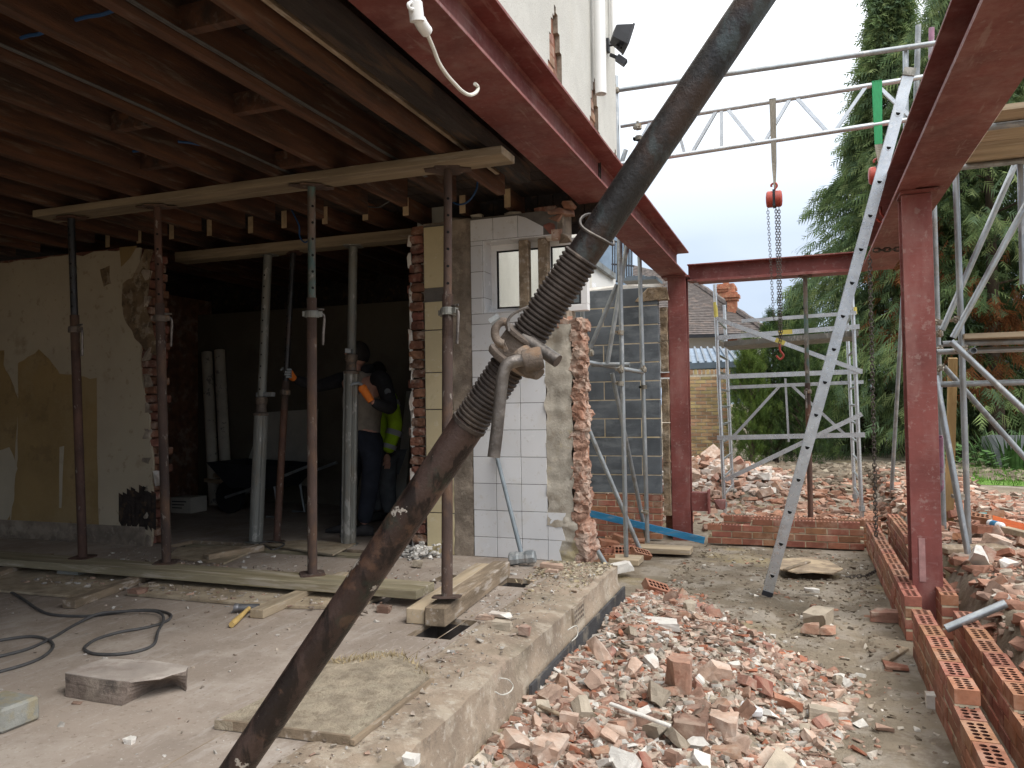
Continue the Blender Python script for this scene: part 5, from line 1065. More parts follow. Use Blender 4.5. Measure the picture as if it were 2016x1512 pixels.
# ================================================================ RUBBLE
KINDS = {'brickdusty': (.37, .20, .14), 'concrete': (.42, .36, .29), 'whitelump': (.58, .55, .50), 'brickpale': (.45, .32, .25), 'brickdark': (.22, .14, .10), 'brick': (.36, .14, .08)}
mat('brickpale', (.42, .295, .225), .22, 12, .94, .5, 70, layers=(((.62, .53, .45), 7, .48, .66, .6),), rv=.15, bdist=.006)
mat('brickdark', (.21, .125, .09), .3, 12, .94, .5, 70, layers=(((.42, .33, .26), 7, .54, .7, .5),), rv=.2, bdist=.006)
CM = {}; rr_ = random.Random(11)
def broken_block(sx, sy, sz, r):
    """brick shaped lump with worn arrises and one or two snapped ends"""
    bm = bmesh.new(); bmesh.ops.create_cube(bm, size=2); bmesh.ops.scale(bm, vec=(sx, sy, sz), verts=bm.verts)
    for k in range(r.choice((1, 2, 2, 3))):
        n_ = V((r.uniform(-1, 1), r.uniform(-1, 1), r.uniform(-.5, .5))).normalized(); d_ = r.uniform(.35, .7)*(abs(n_.x)*sx+abs(n_.y)*sy+abs(n_.z)*sz)
        q = bmesh.ops.bisect_plane(bm, geom=bm.verts[:]+bm.edges[:]+bm.faces[:], plane_co=n_*d_, plane_no=n_, clear_outer=True)
        e_ = [g for g in q['geom_cut'] if isinstance(g, bmesh.types.BMEdge)]
        if e_: bmesh.ops.contextual_create(bm, geom=e_)
    bmesh.ops.triangulate(bm, faces=bm.faces[:]); bmesh.ops.subdivide_edges(bm, edges=bm.edges[:], cuts=2, use_grid_fill=True)
    s_ = r.uniform(0, 90)
    for v in bm.verts:
        v.co += .075*V((noise.noise(v.co*2.3+V((s_, 0, 0))), noise.noise(v.co*2.3+V((0, s_, 0))), noise.noise(v.co*2.3+V((0, 0, s_))))) + .035*V((noise.noise(v.co*6+V((s_, 0, 0))), noise.noise(v.co*6+V((0, s_, 0))), noise.noise(v.co*6+V((0, 0, s_)))))
    bm.verts.index_update(); vs = [tuple(v.co) for v in bm.verts]; fs = [tuple(v.index for v in f.verts) for f in bm.faces]; bm.free(); return vs, fs
for kn in KINDS:
    CM[kn] = []
    for i in range(9):
        sh = (rr_.uniform(.75, 1.25), rr_.uniform(.5, .85), rr_.uniform(.28, .6))
        if i < 3: vs, fs = chunk(*sh, rr_.choice((11, 13, 16)), rr_)
        else: vs, fs = broken_block(*sh, rr_)
        me = bpy.data.meshes.new('chunk_'+kn); me.from_pydata(vs, [], fs); me.materials.append(MATS[kn]); bm = bmesh.new(); bm.from_mesh(me); bmesh.ops.recalc_face_normals(bm, faces=bm.faces); bm.to_mesh(me); bm.free(); CM[kn].append((me, vs))
RL = {'brickdusty': 'broken red brick lump', 'concrete': 'beige mortar and concrete lump', 'whitelump': 'pale plaster lump', 'brickpale': 'dusty pale pink brick lump', 'brickdark': 'dark brown broken brick lump', 'brick': 'bright orange red broken brick lump'}
def put_chunk(x, y, s, kn, where, group, r, base=None, tilt=.5, sink=.25):
    me, vs = r.choice(CM[kn]); o = bpy.data.objects.new('rubble_lump', me); COL.objects.link(o)
    e = Matrix.Rotation(r.uniform(0, 2*pi), 4, 'Z') @ Matrix.Rotation(r.gauss(0, tilt), 4, 'X') @ Matrix.Rotation(r.gauss(0, tilt), 4, 'Y')
    zmin = min((e @ V(p)).z for p in vs)*s; z = (gz(x, y) if base is None else base) - zmin*(1-sink)
    o.matrix_world = Matrix.Translation((x, y, z)) @ e @ Matrix.Scale(s, 4)
    tag(o, RL[kn]+' '+where, 'rubble', group); return o
kk = ['brickdusty']*7 + ['brickpale']*6 + ['concrete']*4 + ['brickdark']*3 + ['brick']*1 + ['whitelump']*3
r = random.Random(21); placed = []; tries = 0
while len(placed) < 225 and tries < 20000:
    tries += 1; y = 2.9 + 3.6*r.random()**1.5; xe = heap_edge(y); x = r.uniform(SX+.09, xe+.06)
    s = r.choice((.026, .03, .033, .036, .04, .045, .05, .058, .075)) * (1.0 if y < 4.2 else .75)
    if xe < SX+.1 or x-s*.9 < SX+.03: continue
    if any((x-a)**2+(y-b)**2 < (.62*(s+c))**2 for a, b, c in placed): continue
    placed.append((x, y, s)); put_chunk(x, y, s, r.choice(kk), 'in the rubble heap beside the slab', 'lumps in the near rubble heap', r, tilt=.4)
far = []
while len(far) < 60:                                # rubble strewn on the right beyond the outer leaf
    y = r.uniform(4.2, 8.4); x = r.uniform(1.12, 1.15+.30*(y-2.6)); s = r.uniform(.04, .105)
    if any((x-a)**2+(y-b)**2 < (.7*(s+c))**2 for a, b, c in far): continue
    far.append((x, y, s)); put_chunk(x, y, s, r.choice(kk+['brick']*3+['brickdusty']*4), 'in the rubble right of the outer brick leaf', 'lumps in the right hand rubble', r, tilt=.35)
whit = []
while len(whit) < 45:                               # pale heap beyond the low wall
    y = r.uniform(11.9, 13.2); x = r.uniform(-2.6, -.1); s = r.uniform(.06, .16)
    if any((x-a)**2+(y-b)**2 < (.6*(s+c))**2 for a, b, c in whit): continue
    whit.append((x, y, s)); put_chunk(x, y, s, r.choice(['whitelump']*3+['brickpale']*3+['brickdusty']*3), 'in the pale heap beyond the access tower', 'lumps in the pale far heap', r)
PAL = list(KINDS.values()) + [(.43, .29, .22), (.47, .36, .29), (.40, .26, .20), (.48, .41, .34), (.33, .22, .17), (.45, .37, .30), (.50, .45, .39), (.42, .33, .26)]
shapes = []
for i in range(12): shapes.append(chunk(rr_.uniform(.7, 1.2), rr_.uniform(.4, .8), rr_.uniform(.2, .5), rr_.choice((8, 10, 12)), rr_))
def chips(name, label, pts, pal, seed, mname='rubble'):
    """pts: (x, y, z, size); one joined mesh with a colour per chip"""
    r = random.Random(seed); vs = []; fs = []; cs = []
    for x, y, z, s in pts:
        sv, sf = r.choice(shapes); e = Matrix.Rotation(r.uniform(0, 6.3), 3, 'Z') @ Matrix.Rotation(r.gauss(0, .5), 3, 'X'); k = len(vs); c = r.choice(pal); b = r.uniform(.6, 1.12)
        for p in sv:
            q = e @ (V(p)*s); vs.append((x+q.x, y+q.y, z+q.z+s*.15)); cs += [c[0]*b, c[1]*b, c[2]*b, 1]
        fs += [tuple(i+k for i in f) for f in sf]
    me = bpy.data.meshes.new(name); me.from_pydata(vs, [], fs); at = me.color_attributes.new('Col', 'FLOAT_COLOR', 'POINT'); at.data.foreach_set('color', cs); me.materials.append(MATS[mname])
    bm = bmesh.new(); bm.from_mesh(me); bmesh.ops.recalc_face_normals(bm, faces=bm.faces); bm.to_mesh(me); bm.free()
    o = bpy.data.objects.new(name, me); COL.objects.link(o); tag(o, label, None, None, 'stuff'); return o
r = random.Random(5); P_ = []
while len(P_) < 17000:
    y = 2.3+4.4*r.random()**1.3; xe = heap_edge(y); x = r.uniform(SX+.03, xe+.10 if r.random() < .93 else xe+.28)
    if x < SX+.03: continue
    s = r.choice((.006, .008, .010, .013, .017, .022, .027, .032, .038)); P_.append((x, y, gz(x, y), s))
chips('rubble_chips', 'small brick and plaster chips filling the heap beside the slab', P_, PAL, 1)
P_ = []
while len(P_) < 3800:
    y = r.uniform(3.2, 11.5); x = r.uniform(1.0, 1.2+.36*(y-2.0)); P_.append((x, y, gz(x, y), r.choice((.015, .022, .03, .045, .06, .075))))
chips('rubble_chips', 'red brick chips covering the ground right of the outer leaf', P_, PAL[:2]+[PAL[0], PAL[0], PAL[6], PAL[8], PAL[7], (.36, .18, .12)], 2)
P_ = []
while len(P_) < 3200:
    y = r.uniform(9.75, 13.6); x = r.uniform(-3.0, 2.2)
    w = math.exp(-((x+1.4)/1.2)**2-((y-12.7)/.8)**2)
    if y < 11.3 and x < -.75 and r.random() < .8: continue
    s = r.choice((.02, .03, .04, .055, .075, .09))*(1+.4*w); P_.append((x, y, gz(x, y)+(.0 if w < .3 else r.random()*.05), s))
hp = [p for p in P_ if math.exp(-((p[0]+1.4)/1.3)**2-((p[1]-12.7)/.9)**2) > .4]; lo_ = [p for p in P_ if p not in hp]
chips('rubble_chips', 'pale plaster and brick chips of the far heap', hp, [(.60, .56, .50), (.56, .45, .38), (.58, .5, .44), (.44, .27, .20), (.40, .22, .15), (.5, .35, .27)], 3)
chips('rubble_chips', 'orange brick chips around the foot of the access tower', lo_, [(.38, .2, .13), (.42, .26, .19), (.36, .17, .11), (.46, .37, .3), (.3, .18, .13)], 4)
P_ = []                                              # clods of soil on the dug ground and the far spoil
while len(P_) < 2300:
    y = r.uniform(3.0, 9.2); x = r.uniform(-1.2, .58)
    if x < heap_edge(y): continue
    if n3(x*1.3, y*1.3, 8) < -.1 and r.random() < .7: continue
    P_.append((x, y, gz(x, y)-.002, r.choice((.004, .005, .007, .009, .012, .016, .02))))
while len(P_) < 4700:
    y = r.uniform(12.6, 16.0); x = r.uniform(-1.2, 3.2); P_.append((x, y, gz(x, y), r.choice((.03, .045, .06, .08, .11))))
chips('soil_clods', 'brown soil clods on the dug ground and on the spoil under the trees', P_, [(.21, .17, .125), (.25, .205, .15), (.18, .14, .10), (.28, .24, .18), (.15, .115, .08)], 16)
P_ = []                                              # crumbs on the mud
while len(P_) < 900:
    y = r.uniform(3.0, 9.2); x = r.uniform(-1.2, .58)
    if x < heap_edge(y): continue
    P_.append((x, y, gz(x, y), r.choice((.003, .004, .006, .009, .014, .022) if r.random() < .93 else (.03,))))
chips('mud_crumbs', 'crumbs of stone, brick and wood scattered on the mud', P_, [(.26, .2, .15), (.4, .22, .15), (.5, .45, .38), (.33, .28, .22), (.2, .15, .11), (.62, .58, .52)], 6)
P_ = []                                              # dust and chips on the floor
def infl(x, y): return not any(a-.02 < x < c+.02 and d-.02 < y < e+.02 for a, c, d, e in HOLES)
while len(P_) < 2900:
    u = r.random()
    if u < .45: y = r.gauss(4.45, .5); x = r.uniform(-5.2, -1.4)
    elif u < .75: y = r.uniform(1.8, 5.4); x = r.gauss(-1.5, .16)
    else: y = r.uniform(1.4, 5.0); x = r.uniform(-5.5, -1.4)
    if not infl(x, y) or y > 5.4 or x > SX-.05 or (3.93 < y < 4.2 and x < -2.05): continue
    P_.append((x, y, FL+(.012 if x > -1.6 else .001), r.choice((.002, .003, .003, .004, .005, .007, .010) if r.random() < .95 else (.014, .02))))
while len(P_) < 3500:
    x = r.uniform(-4.9, -2.2); y = r.uniform(3.72, 3.95) if r.random() < .6 else r.uniform(4.2, 4.6)
    if infl(x, y): P_.append((x, y, FL+.016, r.choice((.005, .007, .010, .014, .02))))
chips('floor_debris', 'white plaster crumbs and dust scattered over the floor', P_, [(.5, .46, .41), (.44, .39, .33), (.38, .32, .26), (.24, .19, .15), (.36, .24, .18), (.55, .52, .48), (.33, .27, .22)], 7)
P_ = []                                              # yellow sand and mortar dust at the far corner of the slab
while len(P_) < 900:
    x, y = r.uniform(-1.75, SX-.03), 5.42-abs(r.gauss(0, .38)); P_.append((x, y, FL+.008, r.choice((.003, .004, .006, .008, .012, .016))))
chips('sand_debris', 'yellowish mortar dust and chips at the far corner of the slab', P_, [(.46, .38, .24), (.42, .35, .25), (.5, .44, .34), (.38, .28, .2), (.48, .42, .3)], 9)
P_ = [(r.gauss(-2.80, .10), r.gauss(5.33, .07), FL+.10*max(0, 1-abs(i-150)/150)*r.random(), r.choice((.01, .016, .022, .03))) for i in range(300)]
chips('plaster_heap', 'little heap of grey white plaster at the foot of the brick jamb', [p for p in P_ if infl(p[0], p[1])], [(.62, .6, .56), (.55, .52, .48), (.68, .66, .62)], 8)
# distinct loose pieces
def piece(name, label, cat, poly, th, m, z=0., tilt=0):
    b = MB(); pp = [Z(*p_, z) for p_ in poly]; b.prism(pp, (0, 0, th)); return b.build(name, m, label=label, cat=cat, jitter=.003)
def lump(label, px_, py_, sx, sy, sz, m, z=0., cat='rubble', name='rubble_lump', rz=0., k=18):
    c = Z(px_, py_, z); vs, fs = broken_block(1, sy/sx, sz/sx, rr_); vs = [(p[0]*sx, p[1]*sx, p[2]*sx) for p in vs]; R_ = Matrix.Rotation(rz, 3, 'Z'); b = MB(); lo = min(p[2] for p in vs); b.add([R_ @ V(p)+V((c.x, c.y, z-lo-.004)) for p in vs], fs); return b.build(name, m, label=label, cat=cat)
mat('plywet', (.38, .29, .20), .3, 6, .8, .4, 50, layers=(((.55, .43, .28), 3, .52, .66, .7), ((.2, .14, .1), 7, .56, .7, .6)))
piece('plywood_scrap', 'broken plywood sheet lying on the mud beyond the ladder foot', 'plywood', [(1533, 1122), (1540, 1102), (1597, 1098), (1632, 1106), (1660, 1122), (1640, 1131), (1600, 1128), (1570, 1130)], .012, 'plywet', .012)
board('timber_offcut', 'small timber strip lying on the broken plywood sheet', Z(1545, 1122, .03), Z(1592, 1106, .03), .045, .015, 'woodold', cat='timber')
lump('grey concrete lump in the middle of the mud channel', 1612, 1232, .07, .13, .055, 'concrete', -.02, cat='concrete', rz=-.3)
lump('red brown brick half on the mud by the inner leaf', 1745, 1222, .12, .06, .035, 'brickdusty', .0, rz=.2)
board('timber_offcut', 'grey timber offcut on the mud near the stepped brick leaf', Z(1742, 1302, .012), Z(1782, 1277, .012), .045, .02, 'woodold', cat='timber')
piece('tile_fragment', 'red roof tile fragment on the mud near the stepped brick leaf', 'tile', [(1738, 1305), (1788, 1315), (1790, 1322), (1745, 1318)], .015, 'brick', .008)
lump('pale stone by the foot of the inner brick leaf', 1838, 1392, .035, .035, .035, 'whitelump', .0, cat='stone')
lump('brick half on the mud left of the concrete lump', 1595, 1245, .06, .045, .03, 'brickdusty', -.01)
lump('second brick half on the mud right of the concrete lump', 1630, 1247, .05, .04, .025, 'brickdusty', -.01)
lump('flat pale shard beside the concrete lump', 1598, 1165, .06, .03, .015, 'whitelump', -.01)
lump('flat beige shard at the edge of the rubble heap', 1640, 1408, .10, .05, .02, 'brickpale', .0)
lump('large flat pale render slab low in the heap', 1300, 1235, .16, .07, .02, 'whitelump', .20, k=22)
lump('grey flat slate shard on the heap near the slab end', 1345, 1190, .10, .05, .012, 'blockgrey', .10)
lump('square grey topped tile fragment on the front of the heap', 1480, 1400, .05, .06, .012, 'tilewhite', .12)
lump('big brick and mortar chunk standing in the heap', 1335, 1375, .07, .07, .10, 'brickdusty', .14, k=20)
lump('grey faced broken brick at the front of the heap', 1350, 1470, .09, .06, .06, 'brickdark', .10, k=20)
lump('pale speckled slab fragment at the front of the heap', 1425, 1455, .06, .07, .05, 'brickpale', .10, k=20)
board('timber_lath', 'thin white lath lying in the heap', Z(1200, 1385, .27), Z(1320, 1430, .24), .022, .012, 'whitelump', cat='timber')
board('timber_lath', 'short grey stick lying in the heap by the slab', Z(1060, 1390, .27), Z(1110, 1410, .25), .02, .012, 'woodold', cat='timber')
hb = inst('loose_brick', HOLED, None, Z(1292, 1158, .12), (.55, .35, .75)); tag(hb, 'loose orange perforated brick tilted on top of the heap', 'brick')
k = 0
for (px_, py_, z, e) in ((1178, 1082, .04, (0, 0, .4)), (1200, 1085, .035, (0, .0, .9)), (1215, 1082, .045, (.3, .1, .1)), (1198, 1070, .10, (.1, .2, .5)), (1228, 1085, .04, (1.0, 0, .3)), (1240, 1080, .035, (0, 0, 1.4)), (1250, 1068, .035, (.2, 0, .2)), (1262, 1090, .03, (.5, .3, .8)), (1190, 1098, .035, (0, 0, .2)), (1225, 1062, .09, (0, .3, .1)), (1210, 1062, .035, (0, 0, .15))):
    o = inst('loose_brick', HOLED if k % 3 else SOLID, None, Z(px_, py_, z), e); tag(o, 'loose new perforated brick in the pile below the blockwork', 'brick', 'loose bricks piled below the blockwork'); k += 1
b = MB(); b.bar(Z(1387, 1064, .03), Y(1150, 1008, 8.95), .028, .075); b.build('blue_timber', 'bluewood', label='bright blue painted timber leaning along the brick base of the blockwork', cat='timber')
lump('white coated broken brick at the far corner of the slab', 1222, 1125, .05, .13, .04, 'whitelump', .05, rz=-.5)
for (x, y, z_, sx, sy, sz, m, lab) in ((1095, 1120, FL+.01, .11, .04, .018, 'brickpale', 'flat pale broken slab on the edge of the slab near the tiles'), (1085, 1127, FL+.01, .05, .02, .012, 'brickpale', 'small pink brick sliver on the slab edge'), (990, 1237, FL+.012, .05, .03, .02, 'concrete', 'grey stone on the slab edge beside the hatch'), (985, 1215, FL+.012, .06, .03, .012, 'whitelump', 'flat white plaster flake by the hatch'), (955, 1218, FL+.005, .05, .02, .012, 'brickpale', 'pink brick sliver behind the hatch'), (1035, 1247, FL+.012, .03, .025, .02, 'brickdusty', 'small red brick bit on the slab edge'), (757, 1204, FL+.004, .035, .025, .018, 'brickdark', 'small brown brick bit on the floor beside the raking prop'), (805, 1500, FL, .03, .02, .012, 'whitelump', 'white plaster crumb near the bottom edge'), (256, 1462, FL, .02, .015, .01, 'whitelump', 'white crumb on the floor in front of the stone block'), (145, 1132, FL+.004, .10, .05, .045, 'blockgrey', 'dark grey lump under the left of the sole board'), (275, 1166, FL+.02, .06, .04, .012, 'brickdark', 'flat brown chip on the grey bearer'), (825, 1115, FL+.01, .05, .03, .02, 'concrete', 'rounded grey lump on the floor by the brick jamb')):
    lump(lab, x, y, sx, sy, sz, m, z_)
# ================================================================ THINGS ON THE FLOOR
st = thing('stone_block', 'large broken stone block on the floor, hollow side darkened as if in shade', 'stone block', Z(240, 1360, FL))
top = [(128, 1327), (160, 1312), (205, 1297), (300, 1302), (371, 1312), (366, 1321), (337, 1330), (316, 1336), (290, 1340), (257, 1343), (195, 1336)]; bot = [(128, 1371), (165, 1350), (205, 1330), (300, 1335), (368, 1356), (366, 1361), (340, 1362), (316, 1363), (285, 1368), (240, 1389), (190, 1382)]
h = .085; n = len(top); m = MB(); vs = [Z(*p_, FL+.002) for p_ in bot]
tp_ = [Z(*p_, FL+h)+V((0, 0, rnd.uniform(-.002, .002))) for p_ in top]
for i, k_ in ((6, .5), (7, .8), (8, .6)): vs[i] += V((-.02, .10, 0))*k_
mid = [a*.45+c*.55 for a, c in zip(tp_, vs)]
for i, k_ in ((6, .6), (7, 1), (8, .8)): mid[i] += V((-.015, .06, 0))*k_
NS = 5; lay = []
for k in range(NS+1):
    t_ = k/NS
    for a, q, c in zip(vs, mid, tp_):
        w = a*(1-t_)**2 + q*(2*t_*(1-t_)) + c*t_*t_; lay.append(w+(V((n3(w.x*30, w.y*30, w.z*30), n3(w.x*30+9, w.y*30, w.z*30), 0))*.007 if 0 < k < NS else V()))
m.add(lay, [(k*n+i, k*n+(i+1) % n, (k+1)*n+(i+1) % n, (k+1)*n+i) for k in range(NS) for i in range(n)] + [tuple(range(n-1, -1, -1))]); m.build('body', 'stone', parent=st)
m = MB(); m.prism([p_+V((0, 0, -.001)) for p_ in tp_], (0, 0, .004)); m.build('top_face', 'stonelit', parent=st)
b = MB(); c = Z(-10, 1440, FL); b.box((c.x-.12, c.y-.02, FL+.001), (c.x+.06, c.y+.13, FL+.09)); b.build('concrete_offcut', 'blockgrey', label='grey block offcut with yellow stain cut by the left picture edge', cat='block', bevel=.01, jitter=.003)
cp = [(-40, 1163), (0, 1164), (22, 1166), (48, 1181), (74, 1199), (104, 1210), (167, 1213), (223, 1207), (260, 1202), (298, 1201), (324, 1205), (337, 1212), (327, 1223), (290, 1235), (238, 1244), (193, 1257), (171, 1270), (167, 1279), (186, 1287), (231, 1288), (275, 1281), (303, 1268), (311, 1248), (322, 1225), (316, 1212), (294, 1207), (242, 1208), (193, 1213), (149, 1229), (104, 1255), (56, 1277), (0, 1292), (-60, 1305)]
b = MB(); q = [Z(*p_, FL+.008) for p_ in cp]
for i in range(22, 28): q[i] = q[i]+V((0, 0, .012))
b.tube(curve_pts(q, 5), .0075, 8); b.build('floor_cable', 'cable', label='long grey cable lying in loops on the floor', cat='cable', smooth=True)
b = MB(); b.tube(curve_pts([Z(*p_, FL+.008) for p_ in ((-60, 1335), (0, 1322), (52, 1307), (86, 1292), (104, 1274), (97, 1261), (67, 1253), (22, 1257), (-40, 1268))], 5), .0075, 8); b.build('floor_cable', 'cable', label='second grey cable loop cut by the left picture edge', cat='cable', smooth=True)
b = MB(); b.tube(curve_pts([Z(*p_, FL+.03) for p_ in ((510, 1070), (525, 1066), (560, 1070), (540, 1082), (528, 1078), (520, 1072))], 5), .006, 6); b.build('floor_cable', 'cable', label='small coil of cable at the sill of the dark opening', cat='cable', smooth=True)
hm = thing('hammer', 'hammer with yellow wooden handle lying against the sawn bearer', 'hammer', Z(470, 1212, FL))
a_, c_ = Z(456, 1230, FL+.018), Z(492, 1196, FL+.03); m = MB(); m.tube([a_, a_+(c_-a_)*.15, a_+(c_-a_)*.6, c_], [.015, .017, .013, .012], 10); m.build('handle', 'hammerhandle', parent=hm, smooth=True)
d_ = (c_-a_).cross(V((0, 0, 1))).normalized(); m = MB(); m.cyl(c_-d_*.06, c_+d_*.05, .021, n=12); m.lathe(c_-d_*.06, c_-d_*.085, [(0, .021), (.005, .024), (.025, .024)], 12); m.build('head', 'hammerhead', parent=hm, smooth=True)
sh = thing('sledgehammer', 'dusty grey sledgehammer leaning against the white tiles', 'sledgehammer', Z(1018, 1106, FL))
hc = V((Z(1018, 1106, FL+.05).x, 5.22, FL+.058)); tp2 = Y(976, 890, 5.43); m = MB(); m.tube([hc, hc+(tp2-hc)*.3, tp2], [.017, .016, .015], 12); m.build('shaft', 'fibreshaft', parent=sh, smooth=True)
m = MB(); ax = V((.95, .12, .12)).normalized(); m.lathe(hc-ax*.095, hc+ax*.095, [(0, .040), (.012, .048), (.06, .048), (.075, .042), (.115, .042), (.13, .048), (.178, .048), (.19, .040)], 8); m.build('head', 'sledge', parent=sh)
iw = thing('insulation_slab', 'yellowish mineral wool slab with a torn fibrous end lying on the floor', 'insulation', Z(640, 1380, FL))
pc = [(422, 1418), (470, 1399), (560, 1352), (640, 1305), (700, 1292), (740, 1280), (790, 1290), (845, 1330), (690, 1450), (560, 1433)]
m = MB(); pl = [Z(*p_, FL+.034) for p_ in pc]; lo = [V((p_.x, p_.y, FL+.003)) for p_ in pl]
n = len(pl); cen = sum(pl, V())/n+V((0, 0, .006)); NS = 6; vs = []; fs = []
for k in range(NS+1):
    for p_ in pl:
        q = cen+(p_-cen)*(k/NS); vs.append((q.x, q.y, q.z+.008*n3(q.x*14, q.y*14)+.004*n3(q.x*40, q.y*40)))
fs += [(k*n+i, k*n+(i+1) % n, (k+1)*n+(i+1) % n, (k+1)*n+i) for k in range(NS) for i in range(n)]
k0 = len(vs); vs += lo; fs += [(NS*n+i, NS*n+(i+1) % n, k0+(i+1) % n, k0+i) for i in range(n)]
m.add(vs, fs); m.build('wool', 'minwool', parent=iw)
m = MB(); r = random.Random(4)
for i in range(420):
    t_ = r.random(); a_, c_ = (pl[3], pl[6]) if t_ < .8 else (pl[6], pl[7]); q = a_+(c_-a_)*r.random()+V((r.gauss(0, .012), r.gauss(.0, .018), -.01)); d_ = V((r.gauss(0, .02), r.gauss(.012, .02), r.uniform(.008, .04)))
    s_ = V((r.gauss(0, .003), r.gauss(0, .003), 0)); m.add([q-s_, q+s_, q+d_], [(0, 1, 2)])
m.build('torn_fibres', 'minwooledge', parent=iw)
b = MB(); q = [pl[8]+V((.012, -.008, -.010)), pl[7]+V((.014, .002, -.012))]; b.bar(q[0]-V((0, 0, .006)), q[1]-V((0, 0, .006)), .016, .018); b.build('paper_edge', 'woodold', parent=iw)
b = MB(); b.bar(Z(425, 1424, FL+.02), Z(690, 1458, FL+.02), .012, .032); b.build('paper_edge', 'woodold', parent=iw)
for (pts, nm) in ((((985, 1335), (1000, 1338), (1010, 1350), (1004, 1362), (988, 1368), (975, 1362)), 'cream hooked wire tie sticking out of the slab edge'), (((1118, 1240), (1135, 1232), (1137, 1250), (1126, 1262)), 'bent wire tie higher up the slab edge')):
    b = MB(); b.tube(curve_pts([X(*p_, SX+.05) for p_ in pts], 5), .0028, 6); b.build('wire_tie', 'cablewhite', label=nm, cat='wire', smooth=True)
# ================================================================ BACK ROOM CONTENTS
for k, (x, lab) in enumerate(((407, 'left of two printed paper rolls leaning on the back room wall'), (432, 'right of two printed paper rolls leaning on the back room wall'))):
    b = MB(); p0 = V((Y(x+15, 930, 7.5).x, 7.5, FL)); p1 = Y(x, 690+(4 if k == 0 else 0), 7.75); b.lathe(p0, p1, [(0, .06), (0, .066), ((p1-p0).length, .066), ((p1-p0).length, .05), ((p1-p0).length-.05, .05)], 16); b.build('paper_roll', 'rolltape', label=lab, cat='roll', smooth=True)
bx_ = thing('carton', 'small printed white carton on the back room floor', 'box', Y(362, 965, 6.9)); c = Y(362, 970, 6.9); b = MB(); b.box((c.x-.14, 6.85, FL), (c.x+.14, 7.1, FL+.17)); b.build('box', 'cardboard', parent=bx_)
for k in range(3): b = MB(); b.box((c.x-.12, 6.847, FL+.05+.035*k), (c.x+.02+.03*k, 6.849, FL+.062+.035*k)); b.build('print', 'blackplastic', parent=bx_)
wb = thing('wheelbarrow', 'black wheelbarrow standing in the dark back room', 'wheelbarrow', Y(500, 980, 7.0)); c = V((Y(520, 920, 7.0).x, 7.0, FL))
m = MB(); m.add([(c.x-.30, 6.8, FL+.30), (c.x+.30, 6.8, FL+.30), (c.x+.30, 7.2, FL+.30), (c.x-.30, 7.2, FL+.30), (c.x-.5, 6.68, FL+.58), (c.x+.5, 6.68, FL+.54), (c.x+.5, 7.32, FL+.54), (c.x-.5, 7.32, FL+.58)], MB.BF[:1]+MB.BF[2:]); m.build('tray', 'barrow', parent=wb)
m = MB(); m.lathe((c.x-.45, 6.97, FL+.18), (c.x-.45, 7.03, FL+.18), [(0, .12), (0, .18), (.06, .18), (.06, .12)], 18); m.build('wheel', 'black', parent=wb)
for sg in (-1, 1):
    m = MB(); m.tube([(c.x-.45, 7+sg*.08, FL+.18), (c.x, 7+sg*.2, FL+.30), (c.x+.75, 7+sg*.26, FL+.55)], .016, 8); m.build('handle', 'galvdull', parent=wb); m = MB(); m.tube([(c.x+.3, 7+sg*.22, FL+.33), (c.x+.36, 7+sg*.22, FL+.012), (c.x+.2, 7+sg*.22, FL+.012)], .014, 8); m.build('leg', 'galvdull', parent=wb)
for k in range(7):
    c = Y(440+14*k, 925-6*(k % 3), 7.45); board('timber_offcut', 'timber offcut in the dark pile behind the wheelbarrow', (c.x-.3, 7.5+.03*k, FL+.30+.055*(k % 4)), (c.x+.25, 7.42, FL+.28+.06*(k % 4)), .07, .045, 'woodpale', cat='timber', group='timber offcuts in the back room pile')
b = MB(); b.prism([Y(*p_, 7.8) for p_ in ((520, 812), (625, 805), (615, 960), (480, 930))], (0, .02, 0)); b.build('plasterboard', 'cardboard', label='grey plasterboard sheet leaning on the back room wall', cat='sheet')
b = MB(); b.prism([Y(*p_, 7.4) for p_ in ((800, 770), (815, 770), (795, 1000), (775, 1000))], (0, .02, 0)); b.build('leaning_board', 'plasterboard' if 'plasterboard' in MATS else 'cardboard', label='pale board leaning behind the workers beside the brick jamb', cat='sheet')
# ================================================================ PEOPLE
def skinned(name, chains, m, parent, sub=2, root=0):
    """chains: lists of (point, radius or (rx, ry)); chains sharing a point join there"""
    vs = []; es = []; rs = []; ix = {}
    for ch in chains:
        prev = None
        for p, rad in ch:
            k = tuple(round(c, 4) for c in p)
            if k not in ix: ix[k] = len(vs); vs.append(V(p)-ORG[parent]); rs.append(rad if hasattr(rad, '__len__') else (rad, rad))
            if prev is not None and prev != ix[k]: es.append((prev, ix[k]))
            prev = ix[k]
    me = bpy.data.meshes.new(name); me.from_pydata(vs, es, []); o = bpy.data.objects.new(name, me); COL.objects.link(o)
    md = o.modifiers.new('skin', 'SKIN'); md.use_smooth_shade = True; sd = me.skin_vertices[0].data
    for i, rad in enumerate(rs): sd[i].radius = rad; sd[i].use_root = (i == root)
    o.modifiers.new('sub', 'SUBSURF').levels = sub; o.modifiers['sub'].render_levels = sub
    dg = bpy.context.evaluated_depsgraph_get(); me2 = bpy.data.meshes.new_from_object(o.evaluated_get(dg)); bpy.data.objects.remove(o)
    me2.materials.clear(); me2.materials.append(MATS[m]); me2.name = name
    o2 = bpy.data.objects.new(name, me2); COL.objects.link(o2); o2.parent = parent; ORG[o2] = ORG[parent]; me2.polygons.foreach_set('use_smooth', [True]*len(me2.polygons)); return o2
